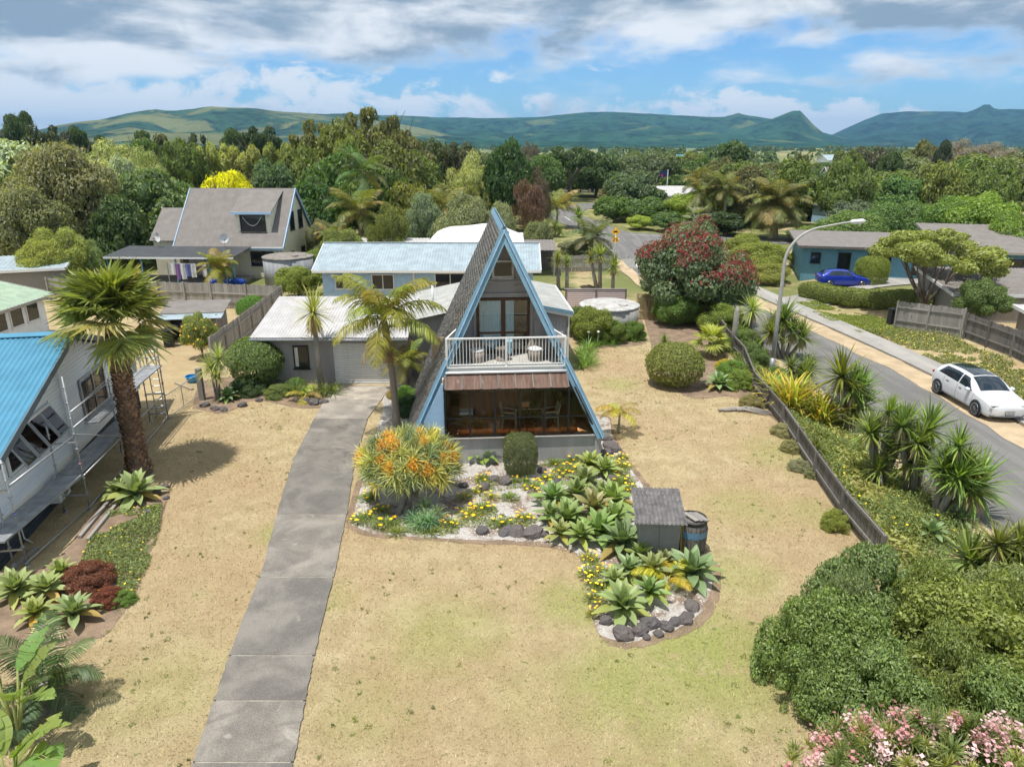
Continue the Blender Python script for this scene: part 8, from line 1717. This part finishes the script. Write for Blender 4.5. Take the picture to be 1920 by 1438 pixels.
# ------------------------------------------------------------------ trees in the middle distance and the wood
def T(px, D, top, w, kind, col, lab, name='tree', zb=.12, group=None, trunk=None):
    q = atY(px, top, D); R = w/2/FOC*(D/ray(px, top)[1]); return tree(name, lab, q.x, D, q.z, R, kind, col, zb, R*random.uniform(.85, 1.05), group, trunk=trunk)
G1, G2, G3, G4, G5 = (.095, .150, .048), (.135, .180, .055), (.17, .20, .06), (.125, .155, .085), (.075, .115, .045)
for a in ((18, 150, 212, 102, 'pine', G5, 'dark ragged pine at the far left skyline'), (42, 155, 206, 74, 'pine', G5, 'tiered tall pine standing highest at the far left', ), (85, 140, 224, 110, 'umbrella', (.07, .085, .045), 'broad dark pine on the left skyline'), (135, 150, 240, 85, 'pine', G5, 'small pine right of the broad dark pine'), (152, 152, 243, 68, 'pine', G5, 'last small pine of the left skyline row'),
          (15, 84, 268, 240, 'dome', (.32, .37, .25), 'silvery pale tree at the left edge'), (-40, 70, 330, 160, 'round', G2, 'green tree cut by the left edge'), (108, 68, 272, 215, 'tree_fine', (.20, .20, .105), 'big brownish olive tree left of the dormer house'), (40, 62, 350, 170, 'tree_fine', (.19, .20, .10), 'olive tree in front of the big brownish one'), (190, 100, 272, 190, 'wispy', (.34, .36, .17), 'pale feathery tree behind the brownish olive one'), (255, 92, 285, 130, 'wispy', (.30, .33, .15), 'second pale feathery tree toward the bamboo'), (222, 84, 302, 80, 'round', (.34, .38, .27), 'white flowering bush tree behind the green domes'), (268, 72, 322, 175, 'dome', (.135, .19, .085), 'dark green domed tree left of the steep roof'), (322, 76, 340, 130, 'dome', (.13, .19, .075), 'green domed tree touching the steep roof'), (215, 66, 372, 120, 'dome', G5, 'low dark tree under the domed ones'),
          (105, 56, 428, 120, 'tree_fine', (.24, .27, .08), 'yellow tinged tree behind the blue shed roof'), (70, 54, 450, 90, 'tree_fine', (.27, .29, .08), 'low yellow green bush left of the fan palm crown'), (145, 58, 440, 80, 'wispy', (.20, .26, .11), 'soft green tree beside the fan palm crown'), (425, 76, 326, 140, 'dome', (.52, .50, .02), 'bright yellow tree behind the steep roof'), (568, 74, 385, 44, 'round', (.50, .48, .02), 'yellow foliage at the right gable of the dormer house'),
          (345, 108, 290, 100, 'column', (.32, .33, .12), 'left stand of tall yellow green bamboo'), (400, 108, 272, 110, 'column', (.31, .34, .12), 'middle stand of tall bamboo'), (455, 108, 276, 110, 'column', (.32, .33, .12), 'right stand of tall bamboo'), (520, 104, 272, 100, 'column', (.24, .27, .09), 'bamboo stand beside the dark pine'), (482, 132, 226, 105, 'umbrella', (.05, .075, .032), 'big dark pine standing behind the bamboo'), (300, 140, 248, 130, 'umbrella', (.11, .115, .06), 'brownish pine on the skyline above the pale trees'), (265, 150, 243, 102, 'pine', G5, 'slim dark pine among brownish ones'), (370, 150, 248, 70, 'umbrella', (.075, .095, .05), 'grey pine above the left bamboo'), (185, 155, 252, 74, 'pine', G5, 'lone small pine on the left slope'), (430, 150, 244, 102, 'pine', G5, 'dark pine left of the big one'),
          (690, 116, 196, 185, 'umbrella', (.14, .145, .055), 'tall spreading gum tree, highest on the skyline'), (735, 112, 212, 100, 'umbrella', (.14, .145, .06), 'right crown of the tall gum tree'), (590, 112, 222, 140, 'umbrella', (.15, .155, .055), 'rounded gum tree left of the tallest one'), (640, 108, 240, 150, 'round', (.15, .17, .05), 'olive tree under the tall gum'), (760, 110, 250, 130, 'umbrella', (.15, .15, .06), 'brownish gum on the right shoulder of the wood'), (505, 86, 304, 110, 'round', (.10, .15, .075), 'round green tree behind the dormer'), (565, 90, 285, 120, 'round', (.14, .17, .05), 'green tree between the dormer and the tall gum'),
          (600, 76, 345, 150, 'round', (.055, .105, .03), 'glossy dark green tree right of the dormer house'), (640, 84, 290, 150, 'round', (.09, .15, .04), 'large green tree in the middle of the wood'), (590, 82, 330, 110, 'round', G1, 'dark tree behind the gable of the dormer house'), (720, 92, 268, 170, 'round', (.115, .135, .04), 'broad olive tree below the gum'), (700, 80, 318, 150, 'round', (.10, .145, .04), 'green tree behind the tall thin palm'), (775, 96, 285, 120, 'round', (.115, .15, .045), 'rounded tree right of the olive one'), (760, 78, 345, 110, 'round', (.17, .18, .045), 'yellowish tree among palms'), (850, 88, 335, 120, 'open', (.19, .20, .065), 'light olive tree left of the pale willow'), (885, 94, 292, 115, 'wispy', (.34, .36, .16), 'pale willow like tree left of the pointed roof'), (950, 94, 275, 105, 'round', (.055, .10, .035), 'dark green tree right behind the roof peak'), (990, 88, 335, 70, 'wispy', (.16, .10, .075), 'reddish brown thinning tree behind the peak'), (1010, 96, 320, 60, 'wispy', (.13, .105, .08), 'brown twiggy tree beside the reddish one'), (860, 130, 258, 110, 'umbrella', (.09, .10, .055), 'grey green tree on the skyline right of the wood'), (805, 130, 262, 90, 'round', (.085, .11, .045), 'dark skyline tree at the end of the wood'),
          (795, 72, 362, 78, 'tree_fine', (.20, .25, .16), 'silvery olive bush behind the white canopy'), (868, 70, 366, 120, 'tree_fine', (.21, .23, .13), 'grey olive bush left of the roof peak'), (935, 72, 380, 70, 'tree_fine', (.22, .24, .14), 'grey green bush touching the roof peak'), (725, 66, 385, 80, 'tree_fine', (.16, .18, .05), 'yellowish rounded shrub behind the canopy'), (1010, 68, 415, 60, 'tree_fine', (.18, .20, .10), 'grey bush right of the roof peak'), (1075, 76, 452, 70, 'tree_fine', (.18, .19, .13), 'grey leaved bush beside the street sign palm'), (1125, 74, 470, 50, 'tree_fine', (.20, .20, .14), 'grey bush at the roadside'), (640, 62, 430, 90, 'tree_fine', (.17, .20, .06), 'green bush row left of the canopy'), (590, 60, 470, 70, 'tree_fine', (.17, .22, .06), 'bush between the tank and the blue roof'), (555, 53, 500, 100, 'tree_fine', (.19, .23, .05), 'bright green bush at the corner of the back fence'), (600, 66, 415, 70, 'tree_fine', (.20, .21, .12), 'greyish shrub right of the dormer house'), (1105, 55, 535, 44, 'tree_fine', (.12, .10, .075), 'purplish bush behind the striped iron screen'),
          (1190, 114, 325, 125, 'round', (.095, .135, .07), 'big grey green tree inside the bend'), (1150, 108, 368, 80, 'round', (.10, .16, .04), 'bright bush at the inside of the bend'), (1215, 106, 372, 110, 'round', G1, 'dark tree under the big grey green one'), (1288, 104, 362, 100, 'tree_fine', (.22, .29, .05), 'lime green tree above the side street'), (1200, 98, 405, 60, 'tree_fine', (.27, .33, .06), 'small yellow green shrub on the verge'), (1255, 96, 398, 80, 'round', G1, 'dark shrub behind the side street sign'), (1360, 92, 400, 110, 'round', (.05, .08, .03), 'deep green mass behind the palm cluster'), (1160, 130, 345, 80, 'round', (.16, .15, .07), 'brownish tree right of the white and blue house'), (1080, 165, 300, 110, 'round', G1, 'dark tree behind the white and blue house'), (1135, 160, 312, 70, 'round', (.24, .26, .10), 'pale round tree behind the white and blue house'),
          (1072, 150, 268, 120, 'umbrella', (.06, .095, .035), 'dark spreading tree on the central skyline'), (1020, 145, 290, 90, 'round', G1, 'dark tree left of the central skyline tree'), (1120, 160, 288, 100, 'round', G5, 'dark tree right of the central skyline tree'), (992, 150, 266, 50, 'wispy', (.15, .13, .11), 'bare greyish tree on the central skyline'), (1180, 170, 296, 90, 'round', G4, 'grey tree behind the bend'), (1250, 165, 300, 100, 'round', G1, 'dark tree left of the large round one'),
          (1372, 142, 268, 110, 'round', (.085, .13, .055), 'large round dark tree standing above the others'), (1330, 128, 310, 100, 'round', (.14, .17, .06), 'olive tree left of the date palm'), (1425, 128, 318, 100, 'round', (.115, .15, .065), 'green tree behind the date palm'), (1300, 140, 300, 136, 'pine', G1, 'pointed dark conifer left of the large round tree'), (1500, 150, 288, 50, 'round', (.115, .13, .06), 'brown green tree beside the packing shed'), (1530, 112, 355, 120, 'round', (.16, .19, .05), 'yellow green tree right of the date palm'), (1580, 118, 326, 90, 'wispy', (.19, .23, .16), 'silvery tree beside the brown roof'), (1600, 96, 375, 110, 'round', (.12, .15, .10), 'grey green tree above the teal gable'), (1650, 108, 340, 100, 'round', (.15, .20, .05), 'yellow green tree left of the low grey roof'), (1690, 104, 332, 110, 'round', (.10, .17, .055), 'bright dark tree beside the low grey roof'), (1640, 152, 268, 110, 'umbrella', (.10, .105, .065), 'grey brown pine right of the packing shed'), (1592, 150, 282, 80, 'round', (.12, .15, .05), 'green tree left of the grey brown pine'), (1705, 132, 295, 140, 'dome', (.15, .18, .085), 'pale domed tree under the right skyline'), (1772, 142, 266, 68, 'pine', (.06, .08, .05), 'narrow tiered pine on the right skyline'), (1825, 122, 294, 130, 'dome', (.14, .16, .05), 'yellowish domed tree at the right'), (1740, 150, 272, 80, 'round', (.14, .15, .06), 'brownish tree left of the narrow pine'), (1885, 118, 300, 130, 'dome', (.15, .18, .07), 'domed tree near the right edge'), (1930, 128, 280, 100, 'round', (.12, .14, .06), 'tree at the right edge of the skyline'),
          (1700, 74, 408, 130, 'tree_fine', (.095, .15, .06), 'dark tree behind the spreading pale one'), (1755, 76, 385, 150, 'tree_fine', (.10, .16, .055), 'dense green tree above the brown roof'), (1855, 70, 368, 180, 'tree_fine', (.17, .25, .05), 'bright leaved broad tree above the right wing'), (1925, 64, 395, 130, 'tree_fine', (.16, .24, .05), 'bright tree cut by the right edge'), (1560, 82, 440, 100, 'tree_fine', (.19, .24, .05), 'yellow green shrub row behind the bungalow'), (1620, 88, 420, 70, 'tree_fine', (.22, .27, .06), 'light shrub beside the teal gable'), (1680, 90, 395, 70, 'wispy', (.26, .24, .15), 'cream flowered bush among green trees')):
    T(*a[:7])
for a in ((1600, 72, 398, 140, 'tree_fine', (.13, .19, .06), 'leafy tree behind the left end of the bungalow roof'), (1680, 74, 378, 150, 'tree_fine', (.11, .175, .06), 'taller dark leafy tree behind the bungalow roof'), (1790, 72, 374, 150, 'tree_fine', (.13, .21, .05), 'glossy tree between the bungalow and the right wing'), (1520, 84, 425, 90, 'tree_fine', (.16, .21, .06), 'bush tree left of the bungalow corner')): T(*a)
for (px, D, top, w, lab) in ((1812, 152, 262, 100, 'bare grey branched tree on the right skyline'), (1872, 150, 268, 110, 'second bare tree near the right edge of the skyline')):
    q = atY(px, top, D); R = w/2/FOC*D; t = thing('bare_tree', lab, 'tree', (q.x, D, 0)); link('trunk', BARE, t, scale=(R, R, q.z*1.1)); link('crown', CR['wispy'][0], t, (0, 0, q.z*.35), scale=(R*.9, R*.9, q.z*.62), color=(.22, .195, .17))
# fill of the wood and street trees behind, each still a tree of its own
random.seed(21); cnt = 0; placed = []
for k in range(2400):
    D = 98+172*random.random()**1.4; px = random.uniform(-120, 2040); x = (px-960)/FOC*D/.99
    h = random.uniform(6.5, 9.8)+(2.2 if px < 820 else 0); R = random.uniform(3.0, 5.6)
    if any((x-a)**2+(D-b)**2 < 26 for a, b in placed): continue
    if abs(x-np.interp(D, [82, 104, 116, 127, 140, 150], [13.6, 10.6, 8.6, 8.6, 14, 25])) < 8 and D < 150: continue
    if D < 180 and 6 < x < 26 and D > 88: continue
    if any(abs(x-a) < r and b-r-22 < D < b+r for a, b, r in ((17, 182, 12), (62, 165, 5), (82, 165, 9), (78, 130, 5), (88, 133, 5), (27.5, 118, 4), (50, 104, 4))): continue
    if 1430 < px < 1620 and D > 120: h = min(h, 5.0)
    if 20 < x < 60 and 80 < D < 96: continue
    placed.append((x, D)); cnt += 1
    kind = random.choice(['round', 'round', 'round', 'open', 'dome', 'umbrella']); c_ = random.choice([G1, G2, G3, G4, G5, (.14, .14, .07), (.13, .17, .05)])
    zone_ = 'left of the peak' if px < 930 else 'right of the peak'; near = 'near' if D < 160 else 'far'
    sh_ = {'round': 'rounded', 'open': 'loose', 'dome': 'domed', 'umbrella': 'spreading'}[kind]; cn_ = 'dark green' if c_ in (G1, G5) else 'grey green' if c_ == G4 else 'brownish' if c_ == (.14, .14, .07) else 'mid green'
    tree('wood_tree', ('%s %s tree in the %s wood %s' % (cn_, sh_, 'nearer' if near == 'near' else 'distant', zone_)), x, D, h, R, kind, c_, .1, R*random.uniform(.8, 1.1), 'trees of the %s wood %s' % ('nearer' if near == 'near' else 'distant', zone_))
    if cnt >= 190: break
# farther tree belts across the plain: one mass
rng = np.random.default_rng(77); n = 1500; D = 280+1500*rng.random(n)**1.6; az = rng.uniform(-.66, .66, n); ok = fbm(np.sin(az)*D/170, D/110, 5, 3) > .46; D, az = D[ok], az[ok]; X, Y = np.sin(az)*D, np.cos(az)*D; C_l = []; S_l = []
for x, y in zip(X, Y):
    h, r = rng.uniform(4, 9), rng.uniform(3, 8); m = 70; d = unit(rng.normal(size=(m, 3))); d[:, 2] = np.abs(d[:, 2]); C_l.append(np.stack([x+d[:, 0]*r, y+d[:, 1]*r, d[:, 2]*h], 1)); S_l.append(np.full(m, .9+y/900))
c = np.concatenate(C_l); s = np.concatenate(S_l); v, f = cards(c, unit(rng.normal(size=c.shape)*.6+np.array([0, -.2, .7])), s*rng.uniform(.7, 1.3, len(s)), .6, rng)
o = link('tree_belts', np_mesh('tree_belts', v, f, M['leaf_soft'], rng.random(len(f))), color=(.075, .11, .045)); tag(o, 'dark tree belts far across the plain', 'trees', kind='stuff')

# ------------------------------------------------------------------ labels: members that only their place tells apart get that place
ORD = 'first second third fourth fifth sixth seventh eighth ninth tenth eleventh twelfth'.split()
_by = {}
for o in COL.objects:
    if o.parent is None and o.get('label') and o.get('group'): _by.setdefault(o['label'], []).append(o)
for lab, os_ in _by.items():
    if 1 < len(os_) <= 12 and len(lab.split()) <= 12:
        for i, o in enumerate(sorted(os_, key=lambda q: q.location.x/max(1, q.location.y))): o['label'] = lab+', '+ORD[i]+' from the left'
